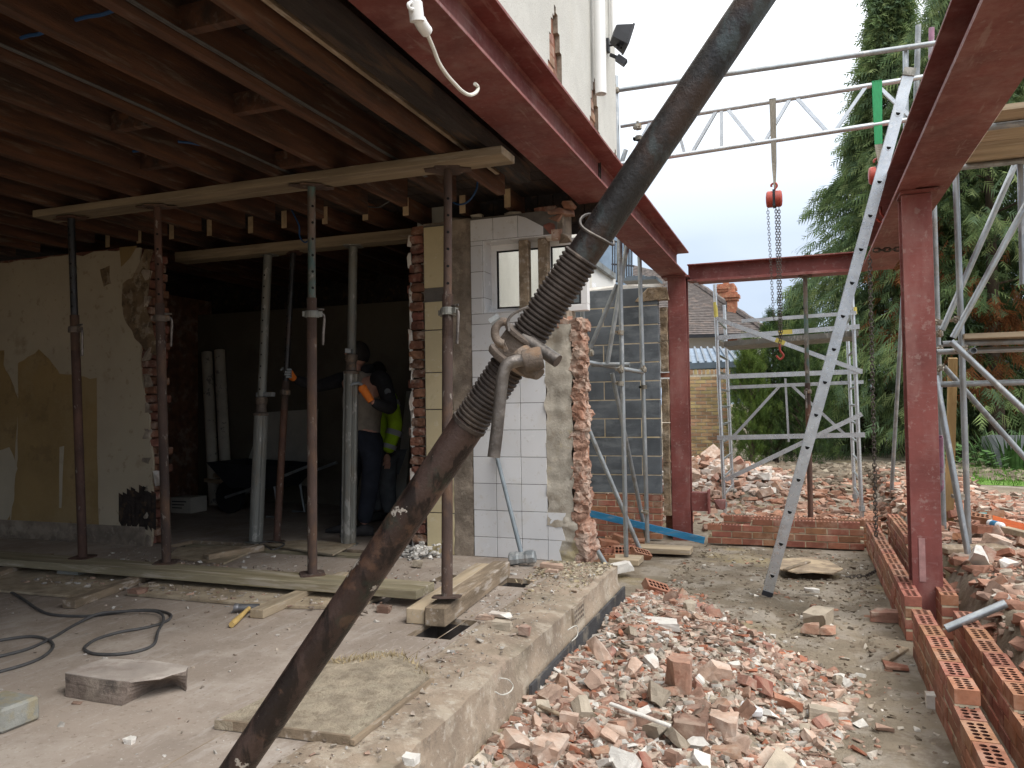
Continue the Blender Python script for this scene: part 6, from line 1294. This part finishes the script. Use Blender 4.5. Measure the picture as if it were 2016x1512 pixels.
def head(t, c, face, h=.235):
    """head centre c, facing direction"""
    f_ = V(face).normalized(); s = V((0, 0, 1)).cross(f_).normalized(); u = f_.cross(s); m = MB()
    n, k = 18, 14; vs = []
    for j in range(k+1):
        ph = pi*j/k
        for i in range(n):
            th = 2*pi*i/n; x, y, z = sin(ph)*cos(th), sin(ph)*sin(th), cos(ph)
            w = .078*(1 - .22*max(0, -z)); dpt = .098*(1-.12*max(0, -z)*(1 if x > 0 else 2))
            q = c+f_*(x*dpt+(.012*max(0, -z) if x > 0 else -.012*max(0, -z)))+s*(y*w)+u*(z*h/2); vs.append(q)
    m.add(vs, [(j*n+i, (j+1)*n+i, (j+1)*n+(i+1) % n, j*n+(i+1) % n) for j in range(k) for i in range(n)])
    m.tube([c+f_*.088+u*.018, c+f_*.108-u*.012, c+f_*.094-u*.022], [.007, .013, .009], 6)      # nose
    m.tube([c+f_*.092-s*.022-u*.052, c+f_*.099-u*.05, c+f_*.092+s*.022-u*.052], .005, 6)      # lips
    for sg in (-1, 1):
        m.sphere(c+s*(sg*.08)-f_*.008, (.014, .020, .030), 8, 6); m.tube([c+f_*.088+s*(sg*.045)+u*.03, c+f_*.096+s*(sg*.02)+u*.033], .006, 6)
    m.cyl(c-u*.08-f_*.01, c-u*.16-f_*.02, .055, .062, 14); hd = m.build('head', 'skin', parent=t, smooth=True)
    m = MB()
    for sg in (-1, 1): m.sphere(c+f_*.086+s*(sg*.033)+u*.012, .011, 8, 6)
    m.build('eye', 'cloth_grey', parent=hd, smooth=True)
    m = MB(); vs = []; k2 = 8
    for j in range(k2+1):
        ph = pi*.62*j/k2
        for i in range(n):
            th = 2*pi*i/n; x, y, z = sin(ph)*cos(th), sin(ph)*sin(th), cos(ph); e = 1.08+.02*n3(x*9, y*9, z*9)
            if x > .25 and z < .55: e = .9
            vs.append(c+f_*(x*.102*e-.006)+s*(y*.082*e)+u*(z*h/2*e+.004))
    m.add(vs, [(j*n+i, (j+1)*n+i, (j+1)*n+(i+1) % n, j*n+(i+1) % n) for j in range(k2) for i in range(n)]); m.build('hair', 'hair', parent=t, smooth=True)
def gloved_hand(t, c, ax, wrist, r, sgn=1):
    """four fingers and a thumb closed round a tube of radius r at c with axis ax; wrist: world point"""
    ax = V(ax).normalized(); w = V(wrist)-V(c); w -= ax*w.dot(ax); e = w.normalized(); s = ax.cross(e)*sgn; R2 = r+.012
    m = MB(); palm = V(c)+e*(R2+.012); m.tube([V(wrist), V(wrist)+(palm-V(wrist))*.5, palm], [.030, .034, .036], 12); m.sphere(palm, .04, 12, 8); g_ = m.build('glove', 'gloveorange', parent=t, smooth=True)
    for k, ln in enumerate((2.2, 2.5, 2.4, 2.0)):
        z = ax*((k-1.5)*.021); m = MB(); m.tube([V(c)+z+e*(cos(.35+ln*j/5)*R2)+s*(sin(.35+ln*j/5)*R2) for j in range(6)], [.0115, .0115, .011, .0105, .010, .007], 8); m.build('finger', 'glovegrey', parent=g_, smooth=True)
    m = MB(); m.tube([palm+ax*.03, V(c)+ax*.045+e*(cos(.7)*R2)-s*(sin(.7)*R2), V(c)+ax*.04+e*(cos(1.3)*R2)-s*(sin(1.3)*R2), V(c)+ax*.03+e*(cos(1.7)*R2)-s*(sin(1.7)*R2)], [.014, .013, .012, .008], 8); m.build('thumb', 'glovegrey', parent=g_, smooth=True)
def shoe(t, ankle, toe):
    a_ = V(ankle); d_ = V(toe)-a_; d_.z = 0; d_.normalize(); b0 = V((a_.x, a_.y, FL)); s = V((-d_.y, d_.x, 0)); m = MB()
    sec = [(-.085, .030, .075), (-.05, .040, .095), (0, .042, .11), (.06, .043, .085), (.12, .048, .062), (.17, .044, .05), (.205, .022, .035)]; n = 10; vs = []
    for x, w, h_ in sec:
        for i in range(n):
            th = 2*pi*i/n; vs.append(b0+d_*x+s*(cos(th)*w)+V((0, 0, .004+h_/2+sin(th)*h_/2)))
    m.add(vs, [(j*n+i, j*n+(i+1) % n, (j+1)*n+(i+1) % n, (j+1)*n+i) for j in range(len(sec)-1) for i in range(n)] + [tuple(range(n-1, -1, -1)), tuple(range((len(sec)-1)*n, len(sec)*n))]); m.build('shoe', 'shoe', parent=t, smooth=True)
p1 = thing('person', 'worker in taupe and black sweatshirt with orange gloves holding two props', 'person', V((-3.72, 6.1, FL)))
sL, sR = Y(752, 742, 5.98), Y(676, 746, 6.28); nk = Y(712, 730, 6.12); ch_ = Y(714, 775, 6.12); wa = Y(716, 835, 6.12); pe = Y(716, 872, 6.12)
hL, hR = Y(735, 885, 6.05), Y(700, 885, 6.2); kL, kR = Y(728, 965, 6.02), Y(686, 968, 6.16); aL, aR = V((Y(716, 1035, 6.02).x, 6.02, FL+.10)), V((Y(684, 1040, 6.12).x, 6.12, FL+.10))
eL = Y(772, 808, 5.88); wL = Y(731, 790, 5.70); eR = Y(622, 762, 6.0); wR = Y(578, 745, 5.75)
body = skinned('body', [[(pe, .13), (wa, .12), (ch_, .13), (nk, .06)], [(ch_, .13), (sL, .055), (eL, .04), (wL, .03)], [(ch_, .13), (sR, .055), (eR, .04), (wR, .03)], [(pe, .13), (hL, .085), (kL, .06), (aL, .04)], [(pe, .13), (hR, .085), (kR, .06), (aR, .04)]], 'skin', p1)
skinned('sweatshirt', [[(pe+V((0, 0, -.10)), (.15, .135)), (pe, (.165, .145)), (wa, (.16, .145)), (ch_, (.175, .15)), (nk, (.075, .07))], [(ch_, (.175, .15)), (ch_+(sL-ch_)*.55, .115)], [(ch_, (.175, .15)), (ch_+(sR-ch_)*.55, .115)]], 'cloth_taupe', p1)
skinned('sleeve', [[(ch_+(sL-ch_)*.6+V((0, 0, .03)), .095), (sL, .085), (sL+(eL-sL)*.5, .072), (eL, .066), (wL, .045)]], 'cloth_black', p1, root=0)
skinned('sleeve', [[(ch_+(sR-ch_)*.6+V((0, 0, .03)), .09), (sR, .08), (sR+(eR-sR)*.5, .068), (eR, .06), (wR, .042)]], 'cloth_black', p1)
skinned('collar', [[(nk+V((-.07, 0, -.02)), .04), (nk+V((0, .08, .02)), .045), (nk+V((.09, .02, .02)), .05), (nk+V((.05, -.08, .0)), .045)]], 'cloth_black', p1)
skinned('trousers', [[(wa, .13), (pe, (.15, .135)), (hL, .105), (kL, .082), (aL+V((0, 0, .01)), .07)], [(pe, (.15, .135)), (hR, .105), (kR, .082), (aR+V((0, 0, .01)), .07)]], 'cloth_navy', p1)
shoe(p1, aL, aL+V((-.4, -.25, 0))); shoe(p1, aR, aR+V((-.5, -.1, 0)))
head(p1, Y(703, 699, 6.12), (-.92, -.18, .22))
gloved_hand(p1, V((-3.515, 5.635, Y(708, 765, 5.6).z)), (0, 0, 1), wL, .060, 1); gloved_hand(p1, V((-4.175, 5.625, Y(555, 735, 5.6).z)), (0, 0, 1), wR, .030, -1)
m = MB(); pc_ = sL+(eL-sL)*.45+V((.045, -.062, 0)); m.cyl(pc_, pc_+V((.004, -.004, 0)), .028, n=14); m.build('arm_badge', 'cloth_grey', parent=p1)
p2 = thing('person', 'worker in yellow high visibility jacket standing behind the one with orange gloves', 'person', V((Y(752, 1000, 6.75).x, 6.75, FL)))
Q = 6.75; sL, sR = Y(765, 782, Q-.1), Y(728, 780, Q+.25); nk = Y(748, 765, Q+.05); ch_ = Y(750, 805, Q+.05); wa = Y(752, 860, Q+.05); pe = Y(754, 892, Q+.05); hL, hR = Y(762, 905, Q), Y(744, 905, Q+.12); kL, kR = Y(763, 965, Q-.05), Y(742, 965, Q+.1)
aL, aR = V((kL.x, Q, FL+.1)), V((kR.x, Q+.12, FL+.1)); eL, wL = Y(780, 838, Q-.18), Y(762, 893, Q-.25); eR, wR = Y(720, 835, Q+.3), Y(715, 880, Q+.2)
skinned('body', [[(pe, .13), (wa, .12), (ch_, .13), (nk, .06)], [(ch_, .13), (sL, .055), (eL, .04), (wL, .03)], [(ch_, .13), (sR, .055), (eR, .04), (wR, .03)], [(pe, .13), (hL, .085), (kL, .06), (aL, .04)], [(pe, .13), (hR, .085), (kR, .06), (aR, .04)]], 'skin', p2)
skinned('jacket', [[(pe, .165), (wa, .16), (ch_, .17), (nk, .075)], [(ch_, .17), (sL, .09), (eL, .075), (wL, .058)], [(ch_, .17), (sR, .09), (eR, .075), (wR, .055)]], 'hiviz', p2)
for f_ in (.28, .58):
    c = sL+(eL-sL)*f_ if f_ < .3 else eL+(wL-eL)*.25; d_ = ((eL-sL) if f_ < .3 else (wL-eL)).normalized(); m = MB(); m.cyl(c-d_*.025, c+d_*.025, .088 if f_ < .3 else .078, n=16); m.build('reflective_band', 'reflect', parent=p2, smooth=True)
c = eL+(wL-eL)*.75; d_ = (wL-eL).normalized(); m = MB(); m.cyl(c-d_*.02, c+d_*.02, .070, n=16); m.build('reflective_band', 'reflect', parent=p2, smooth=True)
skinned('trousers', [[(pe, .155), (hL, .105), (kL, .085), (aL, .075)], [(pe, .155), (hR, .105), (kR, .085), (aR, .075)]], 'cloth_grey', p2)
shoe(p2, aL, aL+V((0, .4, 0))); shoe(p2, aR, aR+V((.1, .4, 0))); head(p2, Y(744, 737, Q+.12), (-.3, .9, -.2))
for wv in (wL, wR):
    m = MB(); m.sphere(wv+V((0, 0, -.05)), (.035, .025, .05), 10, 8); hnd = m.build('hand', 'skin', parent=p2, smooth=True)
    for k in range(5): m = MB(); x = -.028+.014*k; m.tube([wv+V((x, 0, -.08)), wv+V((x*1.1, -.006, -.115+(.02 if k == 0 else 0))), wv+V((x*1.1, -.02, -.14+(.03 if k == 0 else 0)))], [.009, .009, .006], 6); m.build('finger', 'skin', parent=hnd, smooth=True)
# ================================================================ BACKGROUND
def brickwall_far(name, label, p, q, z0, z1, thick=.22):
    p, q = V(p), V(q); d = (q-p).normalized(); L = (q-p).length; nrm = V((d.y, -d.x, 0)); ang = math.atan2(d.y, d.x); t = thing(name, label, 'wall', ((p+q)/2).to_tuple()[:2]+(z0,)); r = random.Random(9)
    m = MB(); m.bar(p+V((0, 0, (z0+z1)/2)), q+V((0, 0, (z0+z1)/2)), thick-.016, z1-z0); m.build('mortar', 'mortargrey', parent=t)
    mb2 = MB(); mb2.box((-.104, -.05, -.0295), (.104, .05, .0295)); me = mesh('stock_brick', mb2, 'brickstock'); k = 0; cnt = 0; z = z0+.04
    while z < z1-.12:
        s = -.225 + (.1125 if k % 2 else 0)
        while s < L:
            a_, b_ = max(0, s), min(L, s+.215)
            if b_-a_ > .05 and cnt < 300: inst('brick', me, t, p+d*((a_+b_)/2)+nrm*(thick/2-.045+r.uniform(-.003, .003))+V((0, 0, z)), (0, 0, ang), ((b_-a_)/.215, 1, 1)); cnt += 1
            s += .225
        z += .075; k += 1
    s = 0                                            # brick on edge coping
    while s < L: inst('coping_brick', me, t, p+d*(s+.037)+V((0, 0, z1-.04)), (0, pi/2, ang), (.5, 2.2, 1)); s += .085
    return t
w0, w1 = D(1330, 900, 16.8), D(1440, 900, 16.5); brickwall_far('garden_wall', 'old yellow stock brick garden wall behind the access tower', (w0.x, w0.y, 0), (w1.x, w1.y, 0), .35, 2.29)
# neighbour house
NH = thing('neighbour_house', 'white neighbouring house with brown tiled roof and tall brick chimneys', 'house', D(1400, 740, 27))
def qd(x, y, d): return D(x, y, d)
m = MB(); m.prism([qd(1250, 655, 26.5), qd(1497, 652, 26.5), qd(1497, 760, 26.5), qd(1250, 760, 26.5)], (0, 3, 0)); m.build('wall', 'whitewall', parent=NH)
a_, b_, c_, e_ = qd(1240, 662, 25.7), qd(1512, 655, 25.7), qd(1352, 548, 31), qd(1240, 520, 31)
m = MB(); rows = 40                                  # roof laid as lapped tile courses
for k in range(rows):
    f0, f1 = k/rows, (k+1)/rows; l0, l1 = a_+(e_-a_)*f0, a_+(e_-a_)*f1; r0_, r1_ = b_+(c_-b_)*f0, b_+(c_-b_)*f1
    m.add([l0+V((0, -.012, .012)), r0_+V((0, -.012, .012)), r1_, l1, l0-V((0, 0, .01)), r0_-V((0, 0, .01))], [(0, 1, 2, 3), (4, 5, 1, 0)])
rf = m.build('roof', 'rooftile', parent=NH)
m = MB(); m.tube([b_+(c_-b_)*(k/18)+V((0, 0, .05)) for k in range(19)], [.10+.02*(k % 2) for k in range(19)], 6); m.build('hip_tiles', 'rooftile', parent=rf)
m = MB(); m.bar(a_+V((0, -.06, -.06)), b_+V((0, -.06, -.06)), .12, .1); m.build('gutter', 'blackplastic', parent=rf)
def chim(x0, x1, ytop, ybot, d, nm):
    p = qd(x0, ytop, d); q = qd(x1, ybot, d); w = q.x-p.x; m = MB(); m.box((p.x, p.y, q.z), (q.x, p.y+w*1.2, p.z-.25)); ch = m.build('chimney', 'brickchim', parent=rf)
    for k in range(3): m = MB(); e = .05*(k+1 if k < 2 else .5); m.box((p.x-e, p.y-e, p.z-.25+.10*k), (q.x+e, p.y+w*1.2+e, p.z-.152+.10*k)); m.build('corbel', 'brickchim', parent=ch)
    m = MB(); m.cyl(((p.x+q.x)/2, p.y+w*.5, p.z+.05), ((p.x+q.x)/2, p.y+w*.5, p.z+.05+.3), .12, .1, 12); m.build('pot', 'brickchim', parent=ch)
chim(1413, 1446, 562, 640, 29.5, ''); chim(1431, 1452, 578, 640, 27.5, ''); 
m = MB(); p, q = qd(1432, 640, 26.4), qd(1452, 705, 26.4); m.box((p.x, p.y-.1, q.z), (q.x, p.y+.3, p.z)); m.build('chimney_breast', 'brickchim', parent=NH)
CV = thing('conservatory', 'steel blue glazed conservatory roof in front of the white house', 'conservatory', D(1420, 720, 22))
for x0, x1, y0, y1 in ((1340, 1475, 690, 716),):
    pa, pb, pc2, pd_ = qd(1330, 722, 20.5), qd(1480, 716, 20.5), qd(1455, 690, 23), qd(1330, 690, 23); m = MB(); m.prism([pa, pb, pc2, pd_], (0, 0, .06)); m.build('roof', 'slateblue', parent=CV)
    for k in range(11): f_ = k/10; m = MB(); m.bar(pa+(pb-pa)*f_+V((0, 0, .09)), pd_+(pc2-pd_)*f_+V((0, 0, .09)), .05, .06); m.build('glazing_bar', 'greyframe', parent=CV)
    m = MB(); m.bar(pa, pb, .08, .16); m.build('eaves_beam', 'greyframe', parent=CV)
    m = MB(); m.prism([pa+V((0, .15, -.06)), pb+V((0, .15, -.06)), pb+V((0, .15, -1.0)), pa+V((0, .15, -1.0))], (0, .05, 0)); m.build('side_glass', 'greyframe', parent=CV)
# annexe with white eaves seen left of the beam end
AX = thing('annexe', 'blue grey neighbouring upper storey with white eaves and dark rails', 'building', D(1210, 560, 15))
m = MB(); m.prism([D(1150, 430, 15.5), D(1246, 470, 16), D(1246, 600, 16), D(1150, 600, 15.5)], (-.5, 2, 0)); m.build('wall', 'slateblue', parent=AX)
for k in range(9): m = MB(); x = 1206+4.6*k; m.bar(D(x, 473+.6*k, 15.2), D(x, 556, 15.2), .02, .02); m.build('rail_bar', 'blackplastic', parent=AX)
for y_ in (475, 520, 553): m = MB(); m.bar(D(1204, y_, 15.2), D(1249, y_+4, 15.2), .025, .03); m.build('rail', 'blackplastic', parent=AX)
m = MB(); m.prism([D(1150, 500, 13.5), D(1212, 548, 14.5), D(1212, 575, 14.5), D(1150, 560, 13.5)], (-.2, .4, 0)); m.build('soffit', 'whitewall', parent=AX)
m = MB(); m.bar(D(1150, 503, 13.4), D(1208, 545, 14.4), .10, .10); m.build('gutter', 'galvdull', parent=AX)
m = MB(); m.prism([D(1150, 560, 13.6), D(1205, 572, 14.6), D(1205, 640, 14.6), D(1150, 640, 13.6)], (-.2, .4, 0)); m.build('side_wall', 'brickchim', parent=AX)
m = MB(); m.prism([D(1164, 556, 13.4), D(1172, 557, 13.4), D(1172, 568, 13.4), D(1164, 568, 13.4)], (0, .05, 0)); m.build('window', 'upvc', parent=AX)
m = MB(); p, q = Y(1232, 556, 9.9), Y(1298, 552, 9.9); m.bar(p, q, .5, .04); m.bar(p+V((.05, 0, .03)), q+V((-.15, 0, .035)), .45, .02); m.build('roof_sheet', 'greyframe', label='dark roofing sheet lying on top of the blockwork', cat='sheet')
# fence
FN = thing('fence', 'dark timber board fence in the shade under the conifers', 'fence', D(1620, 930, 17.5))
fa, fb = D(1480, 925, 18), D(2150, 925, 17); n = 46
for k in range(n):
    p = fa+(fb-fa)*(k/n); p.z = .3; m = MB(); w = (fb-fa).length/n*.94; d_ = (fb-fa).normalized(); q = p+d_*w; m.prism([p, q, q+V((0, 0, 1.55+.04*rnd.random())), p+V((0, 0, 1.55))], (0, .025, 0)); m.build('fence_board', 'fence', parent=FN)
# trees
def crown(name, base, H, z_lo, prof, nspray, pal, parent, seed, droop=.7, slen=(.22, .42), up=False, dead=None, nleaf=9):
    r = np.random.default_rng(seed); pal = np.array(pal)
    f_ = r.random(nspray)**.8; ang = r.random(nspray)*2*pi
    R_ = np.array([prof(x) for x in f_]); lob = 1+.30*np.sin(ang*3+f_*9+seed)+.22*np.sin(ang*5-f_*17+seed*2)
    rad = R_*lob*np.sqrt(r.random(nspray)*.82+.18)
    z = z_lo+(H-z_lo)*f_; c = np.stack([base[0]+np.cos(ang)*rad, base[1]+np.sin(ang)*rad, z], 1)
    # branch clumping: pull sprays to tiers
    c[:, 2] += .25*np.sin(ang*4+f_*40)
    out = np.stack([np.cos(ang), np.sin(ang), np.zeros(nspray)], 1)
    dirn = out*(.75 if not up else .35)+r.normal(0, .28, (nspray, 3)); dirn[:, 2] += (-droop if not up else 1.0); dirn /= np.linalg.norm(dirn, axis=1)[:, None]
    side = np.cross(dirn, r.normal(0, 1, (nspray, 3))); side /= np.linalg.norm(side, axis=1)[:, None]; nor = np.cross(side, dirn)
    L = r.uniform(slen[0], slen[1], nspray); V_ = []; C_ = []
    ci = pal[r.integers(0, len(pal), nspray)]*r.uniform(.7, 1.3, (nspray, 1))
    if dead is not None:
        for (dx, dy, dz, dr, dc) in dead:
            w = np.linalg.norm(c-np.array([dx, dy, dz]), axis=1) < dr*r.uniform(.5, 1.2, nspray); ci[w] = np.array(dc)*r.uniform(.6, 1.3, (w.sum(), 1))
    for k in range(nleaf):
        t = (k+.5)/nleaf; sg = 1 if k % 2 else -1; p0 = c+dirn*(L*t*.9)[:, None]; sp = L*(.42*(1-t)+.10)
        tip = p0+dirn*(sp*.9)[:, None]+side*(sg*sp*.75)[:, None]+nor*(r.normal(0, .03, nspray))[:, None]; tip[:, 2] -= .25*sp if not up else 0
        wv = (dirn*.5+side*(-sg*.5))*(L*.055)[:, None]
        V_.append(np.stack([p0-wv, p0+wv, tip], 1)); C_.append(np.repeat(ci[:, None, :], 3, 1)*(1+.15*(t-.5)))
    Va = np.concatenate(V_).reshape(-1, 3)-np.array(ORG[parent]); Ca = np.concatenate(C_).reshape(-1, 3); nv = len(Va)
    me = bpy.data.meshes.new(name); me.vertices.add(nv); me.vertices.foreach_set('co', Va.ravel()); me.loops.add(nv); me.loops.foreach_set('vertex_index', np.arange(nv, dtype=np.int32)); me.polygons.add(nv//3); me.polygons.foreach_set('loop_start', np.arange(0, nv, 3, dtype=np.int32)); me.update()
    at = me.color_attributes.new('Col', 'FLOAT_COLOR', 'POINT'); at.data.foreach_set('color', np.concatenate([Ca, np.ones((nv, 1))], 1).ravel()); me.materials.append(MATS['leaf'])
    o = bpy.data.objects.new(name, me); COL.objects.link(o); o.parent = parent; return o
def tree(label, px_, d, H, z_lo, prof, nspray, pal, seed, name='conifer_tree', group='tall conifers', rtrunk=.16, **k):
    b = D(px_, 900, d); b.z = gz(b.x, b.y); t = thing(name, label, 'tree', b, group); m = MB(); r = random.Random(seed); pts = [(b.x+.05*n3(i, seed), b.y+.05*n3(i, seed+3), b.z+(H-b.z)*.97*i/8) for i in range(9)]
    m.tube(pts, [rtrunk*(1-.93*i/8) for i in range(9)], 10); tr = m.build('trunk', 'bark', parent=t, smooth=True)
    for i in range(34):
        f_ = r.random()**.8; z = z_lo+(H-z_lo)*f_; R_ = prof(f_)*.85; a = r.uniform(0, 6.3); x0, y0 = b.x, b.y; m = MB(); u = k.get('up')
        m.tube([(x0, y0, z), (x0+cos(a)*R_*.5, y0+sin(a)*R_*.5, z+(.12 if not u else .4)*R_), (x0+cos(a)*R_, y0+sin(a)*R_, z-(.25*R_ if not u else -.8*R_))], [.035*(1-f_*.6), .02, .006], 5); m.build('limb', 'bark', parent=t)
    crown('crown', (b.x, b.y), H, z_lo, prof, nspray, pal, t, seed, **k); return t
G1 = [(.125, .185, .07), (.155, .21, .078), (.10, .155, .068), (.18, .225, .09), (.11, .17, .088)]
G2 = [(.075, .12, .05), (.10, .15, .055), (.06, .10, .045), (.13, .18, .062)]
def pcone(w, p_=.85): return lambda f: w*(1-f)**p_*(.75+.25*min(1, f*8)) + .06
b1 = D(1765, 600, 17.5); b2 = D(1950, 600, 16.0); DC = (.22, .085, .03)
tree('tall drooping green cypress in the middle behind the ladder, its tip above the picture', 1775, 17.5, 11.4, .35, pcone(2.5, 1.05), 14500, G1, 1, slen=(.26, .55))
tree('broad cypress with brown dead patches at the right picture edge', 1965, 15.5, 10.5, .8, pcone(2.7, .5), 13000, G1, 2, slen=(.25, .5), dead=[(b2.x-1.4, b2.y-.6, 4.6, 1.0, DC), (b2.x+.3, b2.y-1.5, 3.3, 1.1, DC), (b2.x-.6, b2.y-1.3, 2.2, .9, DC), (b2.x+1.0, b2.y-1.2, 5.0, .9, DC), (b2.x-1.7, b2.y-.4, 3.0, .8, DC)])
tree('darker cypress filling the gap between the two nearer ones', 1872, 18.5, 9.5, .6, pcone(2.3, .55), 10000, G2, 3)
tree('cypress behind at the far right edge', 2080, 17.5, 11, .9, pcone(2.6, .6), 8000, G2, 5)
tree('dark narrow conifer with its tip beside the far green prop', 1578, 19, 4.3, .6, pcone(.85, .8), 3500, G2, 4, slen=(.18, .3))
def pcol(w): return lambda f: w*min(1, (1-f)*2.2)**.6*(.8+.2*min(1, f*5)) + .03
GY_ = [(.05, .09, .03), (.07, .115, .033), (.09, .135, .038), (.038, .07, .027)]
for px_, d, ytop, w, lab, sd in ((1480, 15.3, 690, .36, 'clipped columnar yew nearest the garden wall', 11), (1527, 15.6, 640, .42, 'columnar yew in the middle of the row of three', 12), (1588, 15.2, 655, .52, 'columnar yew on the right of the row nearest the conifers', 13)):
    H = D(px_, ytop, d).z; tree(lab, px_, d, H, .45, pcol(w), 3200, GY_ if sd != 11 else [(.09, .145, .03), (.12, .17, .036), (.07, .115, .028)], sd, 'columnar_yew', 'columnar yews', .06, up=True, slen=(.10, .20), nleaf=8)
r = random.Random(8)
for px_, d, lab, hh, nn in ((1905, 12.5, 'low leafy green shrub at the lawn edge', .45, 130), (1945, 13.2, 'leafy clump in the shade below the brown cypress', .5, 130), (1995, 12.8, 'strap leaved plant clump at the right picture edge by the lawn', .6, 110)):
    b = D(px_, 960, d); b.z = gz(b.x, b.y); t = thing('shrub', lab, 'shrub', b); m = MB(); strap = 'strap' in lab
    for i in range(nn):
        a = r.uniform(0, 6.3); rd = r.random()**.5*.55; c = V((b.x+cos(a)*rd, b.y+sin(a)*rd, b.z+r.random()*hh*(1-rd)))
        if strap: c.z = b.z; tip = c+V((cos(a)*.25, sin(a)*.25, hh*r.uniform(.7, 1.2))); s_ = V((-sin(a), cos(a), 0))*.018; m.add([c-s_, c+s_, (c+tip)/2+s_+V((0, 0, .1)), tip, (c+tip)/2-s_+V((0, 0, .1))], [(0, 1, 2, 4), (4, 2, 3)])
        else:
            d_ = V((cos(a), sin(a), r.uniform(-.2, .6)))*r.uniform(.08, .15); s_ = V((-sin(a), cos(a), r.uniform(-.3, .3)))*.045; m.add([c, c+d_*.5+s_, c+d_, c+d_*.5-s_], [(0, 1, 2, 3)])
    mat('shrubleaf%d' % nn if strap else 'shrubleaf', (.055, .12, .03), .3, 12, .6, 0); m.build('foliage', 'shrubleaf%d' % nn if strap else 'shrubleaf', parent=t)
    m = MB(); m.tube([b, b+V((.02, 0, hh*.5))], .015, 6); m.build('stem', 'bark', parent=t)
# clutter at the lawn edge
b = MB(); c = D(1985, 945, 13); vs, fs = chunk(.35, .25, .3, 24); b.add([V(p)+V((c.x, c.y, gz(c.x, c.y)+.3)) for p in vs], fs); b.build('plastic_sack', 'plasticsheet', label='grey plastic sack in the shade at the right edge', cat='sack')
bt = thing('bottle', 'small plastic bottle with blue label lying on the rubble at the lawn edge', 'bottle', Z(1965, 1032, .45)); p, q = Z(1948, 1030, .47), Z(1978, 1038, .47); m = MB(); m.lathe(p, q, [(0, .02), (.01, .035), ((q-p).length*.8, .035), ((q-p).length*.92, .015), ((q-p).length, .014)], 12); m.build('body', 'upvc', parent=bt, smooth=True); m = MB(); m.cyl(p+(q-p)*.25, p+(q-p)*.6, .0365, n=12); m.build('wrapper', 'bluewood', parent=bt, smooth=True)
board('scaffold_offcut', 'grey plank lying on the rubble right of the column', Z(1850, 1082, .40), Z(1975, 1078, .40), .20, .035, 'woodold')
board('teal_plank', 'teal painted plank resting on the rubble at the lawn edge', Z(1905, 1022, .45), Z(1948, 1008, .47), .06, .03, 'teal')
board('timber_offcut', 'pale timber offcut at the right edge by the lawn', Z(1978, 1042, .45), Z(2040, 1058, .45), .07, .05, 'woodpale', cat='timber')
b = MB(); 
for k in range(7): b.tube(curve_pts([Z(1955, 1020+2*k, .46)+V((0, 0, .02)), Z(1990, 1026+2*k, .46), Z(2030, 1036+2*k, .46)], 4), .008, 4)
b.build('orange_netting', 'orange_net', label='rolled orange barrier netting at the lawn edge', cat='netting')
for (x, y) in ((1862, 1005), (1878, 1012), (1912, 1035), (1938, 1042), (1925, 1020), (1950, 1012)):
    o = inst('loose_brick', HOLED, None, Z(x, y, .46), (r.uniform(-.3, .3), r.uniform(-.3, .3), r.uniform(0, 3))); tag(o, 'loose new brick lying on the rubble near the lawn', 'brick', 'loose bricks near the lawn')
